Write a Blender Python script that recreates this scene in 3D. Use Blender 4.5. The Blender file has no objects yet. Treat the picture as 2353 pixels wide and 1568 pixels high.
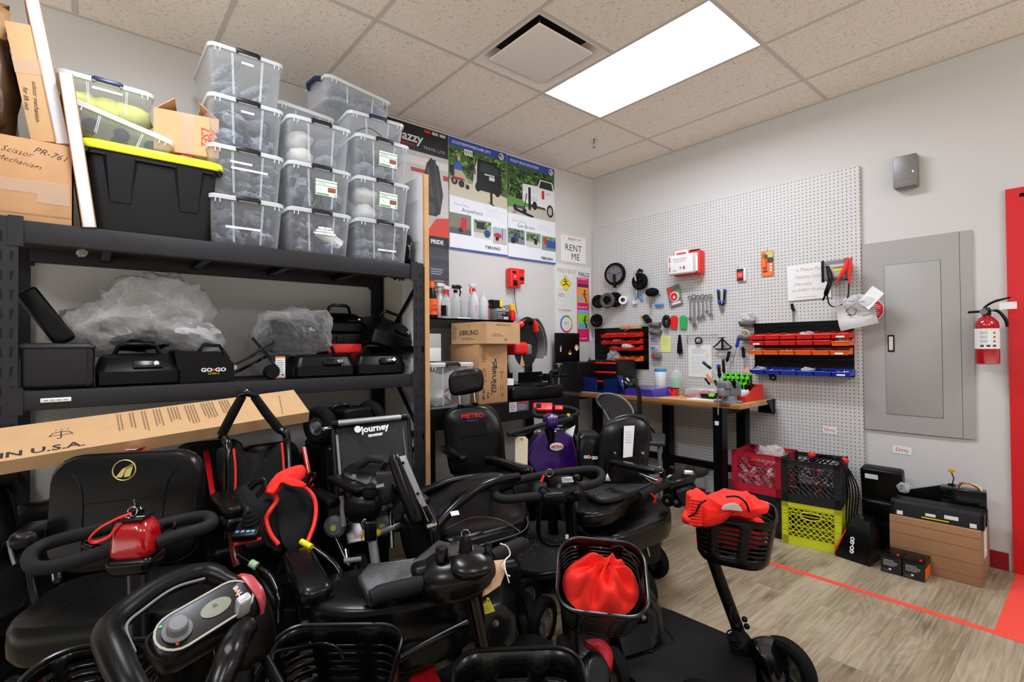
import bpy,math,random
from mathutils import Vector,Matrix,Euler
from mathutils import noise as mnoise
PI=math.pi
random.seed(7)
SC=bpy.context.scene
COL=SC.collection

# ------------------------------------------------------------------ camera
CAM=Vector((-4.040,-3.439,1.306))
YAW,PITCH,ROLL,FPX=0.70336,0.01265,-0.008875,1157.55
_f=Vector((math.sin(YAW)*math.cos(PITCH),math.cos(YAW)*math.cos(PITCH),math.sin(PITCH)))
_r0=Vector((math.cos(YAW),-math.sin(YAW),0));_u0=_r0.cross(_f)
_r=math.cos(ROLL)*_r0 + math.sin(ROLL)*_u0
_u=-math.sin(ROLL)*_r0 + math.cos(ROLL)*_u0
cd=bpy.data.cameras.new('camera');cam=bpy.data.objects.new('camera',cd);COL.objects.link(cam)
cd.sensor_width=36;cd.lens=FPX/2353*36;cd.clip_start=0.02
mw=Matrix.Identity(4)
for i in range(3):
    mw[i][0]=_r[i];mw[i][1]=_u[i];mw[i][2]=-_f[i];mw[i][3]=CAM[i]
cam.matrix_world=mw
SC.camera=cam
def ray(px,py): return _f + (px-1176.5)/FPX*_r - (py-784)/FPX*_u
def atx(px,py,v): d=ray(px,py);return CAM + (v-CAM.x)/d.x*d      # measured point on a plane x = v
def aty(px,py,v): d=ray(px,py);return CAM + (v-CAM.y)/d.y*d
def atz(px,py,v): d=ray(px,py);return CAM + (v-CAM.z)/d.z*d
def atd(px,py,v): return CAM + v*ray(px,py)

# ------------------------------------------------------------------ view, world
SC.view_settings.view_transform='Standard'
SC.view_settings.look='None'
SC.view_settings.exposure=-0.12
SC.view_settings.gamma=1.0
SC.view_settings.use_curve_mapping=False
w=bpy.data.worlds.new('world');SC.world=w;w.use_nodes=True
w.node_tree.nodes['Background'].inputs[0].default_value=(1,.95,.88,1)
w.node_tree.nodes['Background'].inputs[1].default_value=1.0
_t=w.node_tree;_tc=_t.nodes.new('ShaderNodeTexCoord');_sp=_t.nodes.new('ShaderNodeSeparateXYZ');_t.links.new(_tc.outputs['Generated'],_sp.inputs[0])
_mr=_t.nodes.new('ShaderNodeMapRange')                       # added glow below the horizon lights the ceiling through the open sides; dim above
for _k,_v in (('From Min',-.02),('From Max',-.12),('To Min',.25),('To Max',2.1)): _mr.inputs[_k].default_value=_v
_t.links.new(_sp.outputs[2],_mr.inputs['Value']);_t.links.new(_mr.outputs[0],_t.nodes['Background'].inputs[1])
SC.cycles.max_bounces=8;SC.cycles.transparent_max_bounces=24
SC.cycles.use_denoising=True
LIGHT_STRENGTH=50.0

# ------------------------------------------------------------------ materials
def lin(h):
    if isinstance(h,str):
        h=h.lstrip('#');c=[int(h[i:i+2],16)/255 for i in (0,2,4)]
    else: c=list(h)
    return tuple((x/12.92 if x <= .04045 else ((x+.055)/1.055)**2.4) for x in c)+(1,)
MATS={}
def nt(name):
    m=bpy.data.materials.new(name);m.use_nodes=True
    t=m.node_tree;b=t.nodes['Principled BSDF'];o=t.nodes['Material Output']
    return m,t,b,o
def mat(name,col='#808080',rough=.5,metal=0,spec=.5,var=0,vscale=8,bump=0,bscale=60,coat=0,emit=0,trans=0,sheen=0,var2=None):
    if name in MATS: return MATS[name]
    m,t,b,o=nt(name)
    b.inputs['Base Color'].default_value=lin(col)
    b.inputs['Roughness'].default_value=rough
    b.inputs['Metallic'].default_value=metal
    b.inputs['Specular IOR Level'].default_value=spec
    b.inputs['Coat Weight'].default_value=coat
    b.inputs['Coat Roughness'].default_value=.08
    if sheen: b.inputs['Sheen Weight'].default_value=sheen
    if emit:
        b.inputs['Emission Color'].default_value=lin(col);b.inputs['Emission Strength'].default_value=emit
    tc=t.nodes.new('ShaderNodeTexCoord')
    if var or var2:
        n=t.nodes.new('ShaderNodeTexNoise');n.inputs['Scale'].default_value=vscale;n.inputs['Detail'].default_value=5
        t.links.new(tc.outputs['Object'],n.inputs['Vector'])
        r=t.nodes.new('ShaderNodeValToRGB')
        c=lin(col)
        r.color_ramp.elements[0].position=.3;r.color_ramp.elements[1].position=.7
        r.color_ramp.elements[0].color=lin(var2) if var2 else tuple(x*(1-var) for x in c[:3])+(1,)
        r.color_ramp.elements[1].color=c if var2 else tuple(min(1,x*(1+var)) for x in c[:3])+(1,)
        t.links.new(n.outputs['Fac'],r.inputs['Fac']);t.links.new(r.outputs['Color'],b.inputs['Base Color'])
    if bump:
        n=t.nodes.new('ShaderNodeTexNoise');n.inputs['Scale'].default_value=bscale;n.inputs['Detail'].default_value=3
        bp=t.nodes.new('ShaderNodeBump');bp.inputs['Strength'].default_value=bump;bp.inputs['Distance'].default_value=.004
        t.links.new(tc.outputs['Object'],n.inputs['Vector']);t.links.new(n.outputs['Fac'],bp.inputs['Height'])
        t.links.new(bp.outputs['Normal'],b.inputs['Normal'])
    MATS[name]=m;return m
def clear_mat(name,col='#ffffff',op=.25,rough=.2,edge=.5,bump=0,bscale=20):
    """thin clear plastic: part transparent, part milky gloss, denser at grazing angles"""
    if name in MATS: return MATS[name]
    m,t,b,o=nt(name)
    b.inputs['Base Color'].default_value=lin(col);b.inputs['Roughness'].default_value=rough
    tr=t.nodes.new('ShaderNodeBsdfTransparent');tr.inputs[0].default_value=lin(col)[:3]+(1,)
    tr.inputs[0].default_value=tuple(.5+.5*x for x in lin(col)[:3])+(1,)
    lw=t.nodes.new('ShaderNodeLayerWeight');lw.inputs['Blend'].default_value=.35
    mr=t.nodes.new('ShaderNodeMapRange');mr.inputs['To Min'].default_value=op;mr.inputs['To Max'].default_value=min(1,op+edge)
    t.links.new(lw.outputs['Facing'],mr.inputs['Value'])
    mx=t.nodes.new('ShaderNodeMixShader')
    t.links.new(mr.outputs[0],mx.inputs[0]);t.links.new(tr.outputs[0],mx.inputs[1]);t.links.new(b.outputs[0],mx.inputs[2])
    t.links.new(mx.outputs[0],o.inputs['Surface'])
    if bump:
        tc=t.nodes.new('ShaderNodeTexCoord')
        n=t.nodes.new('ShaderNodeTexNoise');n.inputs['Scale'].default_value=bscale;n.inputs['Detail'].default_value=4
        bp=t.nodes.new('ShaderNodeBump');bp.inputs['Strength'].default_value=bump;bp.inputs['Distance'].default_value=.02
        t.links.new(tc.outputs['Object'],n.inputs['Vector']);t.links.new(n.outputs['Fac'],bp.inputs['Height'])
        t.links.new(bp.outputs['Normal'],b.inputs['Normal']);t.links.new(bp.outputs['Normal'],lw.inputs['Normal'])
    MATS[name]=m;return m

# ------------------------------------------------------------------ mesh builder
def fit(n0,n1):
    """grid parameters over [-1,1]"""
    return [n0+(n1-n0)*i for i in range(2)]
def frame(o,x=None,z=None,y=None):
    """matrix with origin o and given axes (two of x, y, z)"""
    o=Vector(o)
    if x is not None and z is not None:
        X=Vector(x).normalized();Z=Vector(z);Z=(Z-Z.dot(X)*X).normalized();Y=Z.cross(X)
    elif x is not None:
        X=Vector(x).normalized();Y=Vector(y);Y=(Y-Y.dot(X)*X).normalized();Z=X.cross(Y)
    else:
        Z=Vector(z).normalized();Y=Vector(y);Y=(Y-Y.dot(Z)*Z).normalized();X=Y.cross(Z)
    M=Matrix.Identity(4)
    for i in range(3): M[i][0]=X[i];M[i][1]=Y[i];M[i][2]=Z[i];M[i][3]=o[i]
    return M
def TR(x=0,y=0,z=0,rx=0,ry=0,rz=0):
    return Matrix.Translation((x,y,z)) @ Euler((rx,ry,rz)).to_matrix().to_4x4()
def catmull(pts,n=6,closed=False):
    pts=[Vector(p) for p in pts];out=[]
    N=len(pts)
    rng=range(N) if closed else range(N-1)
    for i in rng:
        p0=pts[(i-1) % N] if (closed or i > 0) else pts[0]*2-pts[1]
        p1=pts[i];p2=pts[(i+1) % N]
        p3=pts[(i+2) % N] if (closed or i+2 < N) else pts[-1]*2-pts[-2]
        for k in range(n):
            t=k/n
            out.append(.5*((2*p1)+(-p0+p2)*t+(2*p0-5*p1+4*p2-p3)*t*t+(-p0+3*p1-3*p2+p3)*t**3))
    if not closed: out.append(pts[-1])
    return out
class G:
    def __init__(s,T=None):
        s.v=[];s.f=[];s.mi=[];s.T=T or Matrix.Identity(4);s.m=0
    def add(s,vs,fs,M=None):
        M=s.T @ M if M is not None else s.T
        b=len(s.v);s.v += [tuple(M @ Vector(v)) for v in vs]
        s.f += [tuple(b+i for i in f) for f in fs];s.mi += [s.m]*len(fs)
        return s
    def box(s,c,d,M=None):
        x,y,z=(k/2 for k in d);cx,cy,cz=c
        vs=[(cx+a*x,cy+b*y,cz+e*z) for a in (-1,1) for b in (-1,1) for e in (-1,1)]
        return s.add(vs,[(0,1,3,2),(4,6,7,5),(0,4,5,1),(2,3,7,6),(0,2,6,4),(1,5,7,3)],M)
    def box2(s,a,b,M=None):
        return s.box([(a[i]+b[i])/2 for i in range(3)],[abs(b[i]-a[i]) for i in range(3)],M)
    def rbox(s,c,d,r=.01,n=3,M=None,puff=0,mid=1,fn=None):
        """box with rounded edges; puff bulges the faces; fn warps local points"""
        h=[k/2 for k in d];r=min(r,min(h)*.999)
        def samples(H):
            i=H-r;o=[-i-r*math.sin(PI/2*(1-k/n)) if 0 else -i-r*(1-k/n) for k in range(n)]
            inner=[-i+2*i*k/(mid) for k in range(mid+1)] if i > 1e-6 else [0.0]
            return o+inner+[-x for x in reversed(o)]
        S=[samples(H) for H in h]
        idx={};vs=[];fs=[]
        def V(p):
            key=tuple(round(k,6) for k in p)
            if key in idx: return idx[key]
            q=[max(-(h[k]-r),min(h[k]-r,p[k])) for k in range(3)]
            dd=Vector([p[k]-q[k] for k in range(3)])
            if dd.length > 1e-9: dd=dd.normalized()*r
            o=Vector(q)+dd
            if puff:
                a=[1-min(1,abs(o[k])/h[k])**2 for k in range(3)]
                for k in range(3):
                    j,l=(k+1) % 3,(k+2) % 3
                    o[k] += math.copysign(1,o[k])*puff*(abs(o[k])/h[k])*a[j]*a[l]
            if fn: o=Vector(fn(o))
            idx[key]=len(vs);vs.append((o[0]+c[0],o[1]+c[1],o[2]+c[2]));return idx[key]
        for k in range(3):
            j,l=(k+1) % 3,(k+2) % 3
            for sg in (-1,1):
                for a in range(len(S[j])-1):
                    for b in range(len(S[l])-1):
                        q=[]
                        for (A,B) in ((a,b),(a+1,b),(a+1,b+1),(a,b+1)):
                            p=[0,0,0];p[k]=sg*h[k];p[j]=S[j][A];p[l]=S[l][B];q.append(V(p))
                        if sg < 0: q.reverse()
                        if len(set(q)) >= 3:
                            qq=[]
                            for i_ in q:
                                if i_ not in qq: qq.append(i_)
                            fs.append(tuple(qq))
        return s.add(vs,fs,M)
    def tube(s,pts,r,seg=10,closed=False,cap=True,M=None,flat=1,up=None,smooth=0):
        if smooth: pts=catmull(pts,smooth,closed)
        pts=[Vector(p) for p in pts];N=len(pts)
        rr=r if isinstance(r,(list,tuple)) else [r]*N
        if len(rr) != N: rr=[rr[min(len(rr)-1,int(i*(len(rr)-1)/(N-1)+.5))] for i in range(N)]
        tang=[]
        for i in range(N):
            a=pts[(i-1) % N] if (closed or i) else pts[0];b=pts[(i+1) % N] if (closed or i < N-1) else pts[-1]
            t=b-a
            tang.append(t.normalized() if t.length > 1e-9 else Vector((0,0,1)))
        u=Vector(up) if up else (Vector((0,0,1)) if abs(tang[0].z) < .9 else Vector((1,0,0)))
        n=(u-u.dot(tang[0])*tang[0]).normalized();vs=[];fs=[]
        for i in range(N):
            n=(n-n.dot(tang[i])*tang[i]);n=n.normalized() if n.length > 1e-6 else Vector((1,0,0))
            b=tang[i].cross(n)
            for k in range(seg):
                a=2*PI*k/seg;vs.append(pts[i]+rr[i]*(math.cos(a)*n*flat+math.sin(a)*b))
        for i in range(N if closed else N-1):
            for k in range(seg):
                j=(i+1) % N;l=(k+1) % seg
                fs.append((i*seg+k,i*seg+l,j*seg+l,j*seg+k))
        if cap and not closed:
            fs.append(tuple(reversed(range(seg))));fs.append(tuple(range((N-1)*seg,N*seg)))
        return s.add(vs,fs,M)
    def cyl(s,a,b,r,seg=16,M=None,r2=None):
        return s.tube([a,b],[r,r if r2 is None else r2],seg,M=M)
    def lathe(s,prof,seg=20,M=None,cap=True,arc=2*PI):
        """profile [(r,z)...] about local z"""
        vs=[];fs=[];full=abs(arc-2*PI) < 1e-6;ns=seg if full else seg+1
        for (r,z) in prof:
            for k in range(ns):
                a=arc*k/seg;vs.append((r*math.cos(a),r*math.sin(a),z))
        for i in range(len(prof)-1):
            for k in range(seg):
                l=(k+1) % ns
                fs.append((i*ns+k,i*ns+l,(i+1)*ns+l,(i+1)*ns+k))
        if cap and full:
            fs.append(tuple(reversed(range(ns))));fs.append(tuple(range((len(prof)-1)*ns,len(prof)*ns)))
        return s.add(vs,fs,M)
    def torus(s,R,r,M=None,seg=28,seg2=8,arc=2*PI):
        pts=[(R*math.cos(2*PI*i/seg),R*math.sin(2*PI*i/seg),0) for i in range(seg)]
        return s.tube(pts,r,seg2,closed=True,M=M)
    def loft(s,rings,cap=True,M=None,closed=True):
        n=len(rings[0]);vs=[v for r in rings for v in r];fs=[]
        for i in range(len(rings)-1):
            for k in range(n if closed else n-1):
                l=(k+1) % n;fs.append((i*n+k,i*n+l,(i+1)*n+l,(i+1)*n+k))
        if cap and closed:
            fs.append(tuple(reversed(range(n))));fs.append(tuple(range((len(rings)-1)*n,len(rings)*n)))
        return s.add(vs,fs,M)
    def prism(s,poly,z0,z1,M=None):
        return s.loft([[(x,y,z0) for x,y in poly],[(x,y,z1) for x,y in poly]],M=M)
    def poly(s,pts,M=None): return s.add(pts,[tuple(range(len(pts)))],M)
    def sheet(s,fn,nu,nv,M=None,closed=False):
        vs=[fn(i/(nu),j/nv) for i in range(nu+1) for j in range(nv+1)]
        fs=[(i*(nv+1)+j,(i+1)*(nv+1)+j,(i+1)*(nv+1)+j+1,i*(nv+1)+j+1) for i in range(nu) for j in range(nv)]
        return s.add(vs,fs,M)
    def blob(s,c,d,n=8,amp=.15,fr=3,seed=0,M=None,sq=0):
        """lumpy closed blob"""
        vs=[];fs=[];N=n*2;off=Vector((seed*7.3,seed*3.1,seed*1.7))
        for i in range(n+1):
            th=PI*i/n
            for k in range(N):
                ph=2*PI*k/N
                p=Vector((math.sin(th)*math.cos(ph),math.sin(th)*math.sin(ph),math.cos(th)))
                if sq:
                    mx=max(abs(p.x),abs(p.y),abs(p.z));p=p.lerp(p/mx*.85,sq)
                a=1+amp*mnoise.fractal(p*fr+off,1.0,2.0,3)*2 + amp*(1-abs(mnoise.noise(p*fr*1.7+off*2))*2)*.6
                vs.append((c[0]+p.x*d[0]/2*a,c[1]+p.y*d[1]/2*a,c[2]+p.z*d[2]/2*a))
        for i in range(n):
            for k in range(N):
                l=(k+1) % N;fs.append((i*N+k,(i+1)*N+k,(i+1)*N+l,i*N+l))
        return s.add(vs,fs,M)
    def text(s,txt,size,M=None,align='CENTER',bold=0,ext=.0003,shear=0,sx=1,space=1):
        cu=bpy.data.curves.new('t','FONT');cu.body=txt;cu.size=size;cu.align_x=align;cu.align_y='CENTER'
        cu.extrude=ext;cu.offset=bold;cu.shear=shear;cu.resolution_u=2;cu.space_character=space
        o=bpy.data.objects.new('t',cu);me=bpy.data.meshes.new_from_object(o)
        S=Matrix.Diagonal((sx,1,1,1))
        s.add([v.co[:] for v in me.vertices],[tuple(p.vertices) for p in me.polygons],(M @ S) if M is not None else S)
        bpy.data.objects.remove(o);bpy.data.curves.remove(cu);bpy.data.meshes.remove(me)
        return s
    def build(s,name,mats,parent=None,angle=38,world=False,sub=0,solid=0,kind=None,label=None):
        me=bpy.data.meshes.new(name)
        vs=s.v
        if world and parent is not None:
            Wi=WM[parent.name].inverted();vs=[tuple(Wi @ Vector(v)) for v in vs]
        me.from_pydata(vs,[],s.f);me.validate()
        if not isinstance(mats,(list,tuple)): mats=[mats]
        for m in mats: me.materials.append(m)
        if len(mats) > 1 and len(me.polygons) == len(s.mi): me.polygons.foreach_set('material_index',s.mi)
        me.shade_smooth();me.set_sharp_from_angle(angle=math.radians(angle))
        o=bpy.data.objects.new(name,me);COL.objects.link(o)
        if parent is not None: o.parent=parent
        if solid: md=o.modifiers.new('solid','SOLIDIFY');md.thickness=solid;md.offset=0
        if sub: md=o.modifiers.new('sub','SUBSURF');md.levels=sub;md.render_levels=sub
        if kind: o['kind']=kind
        if label: o['label']=label
        WM[o.name]=WM[parent.name] if parent is not None else Matrix.Identity(4)
        return o
    def bw(s,*a,**k): return s.build(*a,world=True,**k)
WM={}
def thing(name,label,cat,loc=(0,0,0),rz=0,group=None,M=None):
    o=bpy.data.objects.new(name,None);COL.objects.link(o)
    T=M if M is not None else TR(*loc,rz=rz)
    o.matrix_world=T;WM[o.name]=T;o.empty_display_size=.05
    return tag(o,label,cat,group)
def tag(o,label,cat,group=None,kind=None):
    o['label']=label;o['category']=cat
    if group: o['group']=group
    if kind: o['kind']=kind
    return o
def place(o,T):
    """set a single-mesh thing's transform"""
    o.matrix_world=T;WM[o.name]=T;return o
def dup(root,T,label=None,group=None):
    r=root.copy();COL.objects.link(r);r.matrix_world=T;WM[r.name]=T
    if label: r['label']=label
    if group: r['group']=group
    for ch in list(root.children):
        c=ch.copy();COL.objects.link(c);c.parent=r;WM[c.name]=T
        for g in list(ch.children):
            d=g.copy();COL.objects.link(d);d.parent=c;WM[d.name]=T
    return r
def struct(g,name,m,**k):
    o=g.build(name,m,**k);o['kind']='structure';return o

# common materials
M_BLK=mat('black plastic','#090909',.24,spec=.32,bump=.04,bscale=400)
M_BLKM=mat('matte black plastic','#070707',.34,spec=.2,bump=.06,bscale=500)
M_BLKG=mat('gloss black','#060607',.14,spec=.4,coat=.25)
M_STEELB=mat('black painted steel','#0d0d0f',.42,spec=.25)
M_RACK=mat('charcoal painted rack steel','#262527',.5,spec=.25,var=.08)
M_LEA=mat('black vinyl upholstery','#0a0a0a',.27,spec=.32,bump=.06,bscale=260)
M_LEAG=mat('worn grey vinyl','#2c2c2b',.42,spec=.5,bump=.25,bscale=200,var=.15)
M_RUB=mat('black rubber','#090909',.75,spec=.15,bump=.2,bscale=200)
M_FOAM=mat('foam grip','#131313',.7,spec=.25)
M_CHR=mat('chrome','#d8d8d8',.12,metal=1)
M_STL=mat('brushed steel','#a5a5a8',.32,metal=1)
M_ALU=mat('silver painted tube','#a9a9ab',.35,metal=.6)
M_WHITE=mat('white plastic','#e6e6e4',.4)
M_PAPER=mat('white paper','#e9eae8',.8)
M_REDG=mat('glossy red paint','#a80610',.15,coat=.8)
M_RED=mat('red plastic','#e6201c',.4)
M_REDF=mat('coral red fabric','#f5281a',.85,bump=.1,bscale=300)
M_ORG=mat('orange plastic','#ff6a14',.4)
M_BLU=mat('blue plastic','#1238b8',.4)
M_YEL=mat('yellow plastic','#e6d81c',.4)
M_GREY=mat('grey plastic','#6e6e70',.5)
M_INK=mat('black print','#1a1a1a',.7)
M_INKR=mat('red print','#d0302c',.7)
M_INKG=mat('grey print','#8b8b8b',.7)
M_CARD=mat('corrugated cardboard','#b98d62',.85,var=.06,vscale=14,bump=.1,bscale=30)
M_CARDL=mat('light cardboard','#c39c70',.85,var=.05,vscale=10)
M_CARDD=mat('brown cardboard','#9c7350',.85,var=.05,vscale=10)
M_TAPE=clear_mat('packing tape','#f2e2cc',.25,.15,.3)
M_BAG=clear_mat('clear polythene','#f4f4f4',.16,.12,.75,bump=1.0,bscale=14)
M_BIN=clear_mat('clear storage plastic','#eef1f4',.12,.22,.45)
M_BINR=clear_mat('milky bin rim plastic','#eef1f4',.55,.25,.4)

# ------------------------------------------------------------------ room shell
H=3.055
XW,YW=-6.6,-6.6
m,t,b,o=nt('wall paint');MATS['wall']=m
b.inputs['Base Color'].default_value=lin('#cfcdca');b.inputs['Roughness'].default_value=.75
tc=t.nodes.new('ShaderNodeTexCoord');n=t.nodes.new('ShaderNodeTexNoise');n.inputs['Scale'].default_value=90;n.inputs['Detail'].default_value=4
bp=t.nodes.new('ShaderNodeBump');bp.inputs['Strength'].default_value=.06;bp.inputs['Distance'].default_value=.003
t.links.new(tc.outputs['Object'],n.inputs['Vector']);t.links.new(n.outputs['Fac'],bp.inputs['Height']);t.links.new(bp.outputs['Normal'],b.inputs['Normal'])
M_WALL=m
# floor: oak vinyl planks running along x
m,t,b,o=nt('oak vinyl planks');M_FLOOR=m
tc=t.nodes.new('ShaderNodeTexCoord')
br=t.nodes.new('ShaderNodeTexBrick');br.offset=.37;br.offset_frequency=2
br.inputs['Scale'].default_value=1;br.inputs['Brick Width'].default_value=1.22;br.inputs['Row Height'].default_value=.178
br.inputs['Mortar Size'].default_value=.0012;br.inputs['Mortar Smooth'].default_value=.1;br.inputs['Bias'].default_value=0
br.inputs['Color1'].default_value=(0,0,0,1);br.inputs['Color2'].default_value=(1,1,1,1);br.inputs['Mortar'].default_value=(.5,.5,.5,1)
t.links.new(tc.outputs['Object'],br.inputs['Vector'])
def mathn(t,op,a,b_=None):
    x=t.nodes.new('ShaderNodeMath');x.operation=op
    for i,v in enumerate((a,b_)):
        if v is None: continue
        if hasattr(v,'default_value') or hasattr(v,'is_linked'): t.links.new(v,x.inputs[i])
        else: x.inputs[i].default_value=v
    return x.outputs[0]
# per-plank offset so the grain breaks at every joint
cmb=t.nodes.new('ShaderNodeCombineXYZ');sh=t.nodes.new('ShaderNodeSeparateColor');t.links.new(br.outputs['Color'],sh.inputs[0])
t.links.new(mathn(t,'MULTIPLY',sh.outputs[0],13.0),cmb.inputs[0]);t.links.new(mathn(t,'MULTIPLY',sh.outputs[0],7.0),cmb.inputs[1])
va=t.nodes.new('ShaderNodeVectorMath');va.operation='ADD';t.links.new(tc.outputs['Object'],va.inputs[0]);t.links.new(cmb.outputs[0],va.inputs[1])
mp=t.nodes.new('ShaderNodeMapping');mp.inputs['Scale'].default_value=(.75,5.5,1);t.links.new(va.outputs[0],mp.inputs[0])
wv=t.nodes.new('ShaderNodeTexNoise');wv.inputs['Scale'].default_value=1.0;wv.inputs['Detail'].default_value=3;wv.inputs['Distortion'].default_value=.8
t.links.new(mp.outputs[0],wv.inputs['Vector'])
rings=mathn(t,'FRACT',mathn(t,'MULTIPLY',wv.outputs['Fac'],16.0))
ringp=mathn(t,'ABSOLUTE',mathn(t,'SUBTRACT',rings,.5))
mp2=t.nodes.new('ShaderNodeMapping');mp2.inputs['Scale'].default_value=(3,90,1);t.links.new(va.outputs[0],mp2.inputs[0])
fg=t.nodes.new('ShaderNodeTexNoise');fg.inputs['Scale'].default_value=1;fg.inputs['Detail'].default_value=4;t.links.new(mp2.outputs[0],fg.inputs['Vector'])
mp3=t.nodes.new('ShaderNodeMapping');mp3.inputs['Scale'].default_value=(.9,2.4,1);t.links.new(va.outputs[0],mp3.inputs[0])
bg=t.nodes.new('ShaderNodeTexNoise');bg.inputs['Scale'].default_value=1.5;bg.inputs['Detail'].default_value=3;t.links.new(mp3.outputs[0],bg.inputs['Vector'])
ramp=t.nodes.new('ShaderNodeValToRGB');e=ramp.color_ramp.elements
e[0].position=.34;e[0].color=lin('#807058');e[1].position=.67;e[1].color=lin('#b7a88f')
e2=e.new(.5);e2.color=lin('#9f9078')
s1=mathn(t,'ADD',mathn(t,'MULTIPLY',ringp,.16),mathn(t,'MULTIPLY',fg.outputs['Fac'],.46))
s2=mathn(t,'ADD',s1,mathn(t,'MULTIPLY',bg.outputs['Fac'],.42))
s3=mathn(t,'ADD',s2,mathn(t,'MULTIPLY',mathn(t,'SUBTRACT',sh.outputs[0],.5),.13))
t.links.new(mathn(t,'SUBTRACT',s3,.035),ramp.inputs['Fac'])
# knots
mp4=t.nodes.new('ShaderNodeMapping');mp4.inputs['Scale'].default_value=(1.6,4.2,1);t.links.new(va.outputs[0],mp4.inputs[0])
vo=t.nodes.new('ShaderNodeTexVoronoi');vo.inputs['Scale'].default_value=1.25;t.links.new(mp4.outputs[0],vo.inputs['Vector'])
kn=t.nodes.new('ShaderNodeMapRange');kn.inputs['From Min'].default_value=.03;kn.inputs['From Max'].default_value=.22
kn.inputs['To Min'].default_value=.42;kn.inputs['To Max'].default_value=1;t.links.new(mathn(t,'ADD',vo.outputs['Distance'],mathn(t,'MULTIPLY',mathn(t,'SUBTRACT',fg.outputs['Fac'],.5),.25)),kn.inputs['Value'])
mort=t.nodes.new('ShaderNodeMapRange');mort.inputs['To Min'].default_value=1;mort.inputs['To Max'].default_value=.72;t.links.new(br.outputs['Fac'],mort.inputs['Value'])
tot=mathn(t,'MULTIPLY',kn.outputs[0],mort.outputs[0])
mx=t.nodes.new('ShaderNodeMix');mx.data_type='RGBA';mx.blend_type='MULTIPLY';mx.inputs[0].default_value=1
t.links.new(ramp.outputs[0],mx.inputs[6]);cc=t.nodes.new('ShaderNodeCombineColor')
for i in range(3): t.links.new(tot,cc.inputs[i])
t.links.new(cc.outputs[0],mx.inputs[7]);t.links.new(mx.outputs[2],b.inputs['Base Color'])
b.inputs['Roughness'].default_value=.42;b.inputs['Specular IOR Level'].default_value=.35
bp=t.nodes.new('ShaderNodeBump');bp.inputs['Strength'].default_value=.12;bp.inputs['Distance'].default_value=.002
t.links.new(s2,bp.inputs['Height']);t.links.new(bp.outputs['Normal'],b.inputs['Normal'])
# ceiling tile: fissured mineral fibre
m,t,b,o=nt('mineral fibre ceiling tile');M_CEIL=m
tc=t.nodes.new('ShaderNodeTexCoord')
nz=t.nodes.new('ShaderNodeTexNoise');nz.inputs['Scale'].default_value=14;nz.inputs['Detail'].default_value=2
t.links.new(tc.outputs['Object'],nz.inputs['Vector'])
va=t.nodes.new('ShaderNodeVectorMath');va.operation='MULTIPLY_ADD';va.inputs[1].default_value=(.07,.07,.07)
t.links.new(nz.outputs['Color'],va.inputs[0]);t.links.new(tc.outputs['Object'],va.inputs[2])
v1=t.nodes.new('ShaderNodeTexNoise');v1.inputs['Scale'].default_value=85;v1.inputs['Detail'].default_value=1.5;v1.inputs['Distortion'].default_value=1.2
t.links.new(va.outputs[0],v1.inputs['Vector'])
r1=t.nodes.new('ShaderNodeValToRGB');r1.color_ramp.elements[0].position=.33;r1.color_ramp.elements[0].color=lin('#cfc0aa')
r1.color_ramp.elements[1].position=.405;r1.color_ramp.elements[1].color=lin('#f6ecdf')
t.links.new(v1.outputs['Fac'],r1.inputs['Fac']);t.links.new(r1.outputs[0],b.inputs['Base Color']);b.inputs['Roughness'].default_value=.9
bp=t.nodes.new('ShaderNodeBump');bp.inputs['Strength'].default_value=.4;bp.inputs['Distance'].default_value=.004
t.links.new(r1.outputs[0],bp.inputs['Height']);t.links.new(bp.outputs['Normal'],b.inputs['Normal'])

struct(G().box2((XW,YW,-.1),(.12,.12,0)),'floor',M_FLOOR)
struct(G().box2((XW,0,0),(.12,.12,H+.1)),'wall_left',M_WALL)
# right wall with a door opening y in (-4.06, -3.14)
g=G().box2((0,-3.14,0),(.12,.12,H+.1)).box2((0,YW,0),(.12,-4.09,H+.1)).box2((0,-4.09,2.12),(.12,-3.14,H+.1))
struct(g,'wall_right',M_WALL)
GX,GY=.425,.96
T2=.6096
# ceiling with openings for the diffuser and the troffers
lights=[(-GX-2*T2,-GY-2*T2),(-GX-6*T2,-GY-2*T2),(-GX-2*T2,-GY-8*T2),(-GX-6*T2,-GY-8*T2),(-GX-9*T2,-GY-5*T2)]
vent_c=(-GX-3*T2,-GY-T2)
xs=sorted(set([XW,0]+[round(-GX-k*T2,4) for k in range(0,11)]));xs=[x for x in xs if x >= XW]
ys=sorted(set([YW,0]+[round(-GY+T2-k*T2,4) for k in range(1,11)]));ys=[y for y in ys if y >= YW]
holes=[(x,y,x+T2,y+2*T2) for x,y in lights]+[(vent_c[0],vent_c[1],vent_c[0]+T2,vent_c[1]+T2)]
g=G()
for i in range(len(xs)-1):
    for j in range(len(ys)-1):
        cx,cy=(xs[i]+xs[i+1])/2,(ys[j]+ys[j+1])/2
        if any(a < cx < c and b_ < cy < d for a,b_,c,d in holes): continue
        g.box2((xs[i],ys[j],H),(xs[i+1],ys[j+1],H+.02))
struct(g,'ceiling',M_CEIL)
struct(G().box2((XW,YW,H+.18),(.12,.12,H+.2)),'ceiling',mat('plenum deck','#5a5a58',.9))
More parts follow.
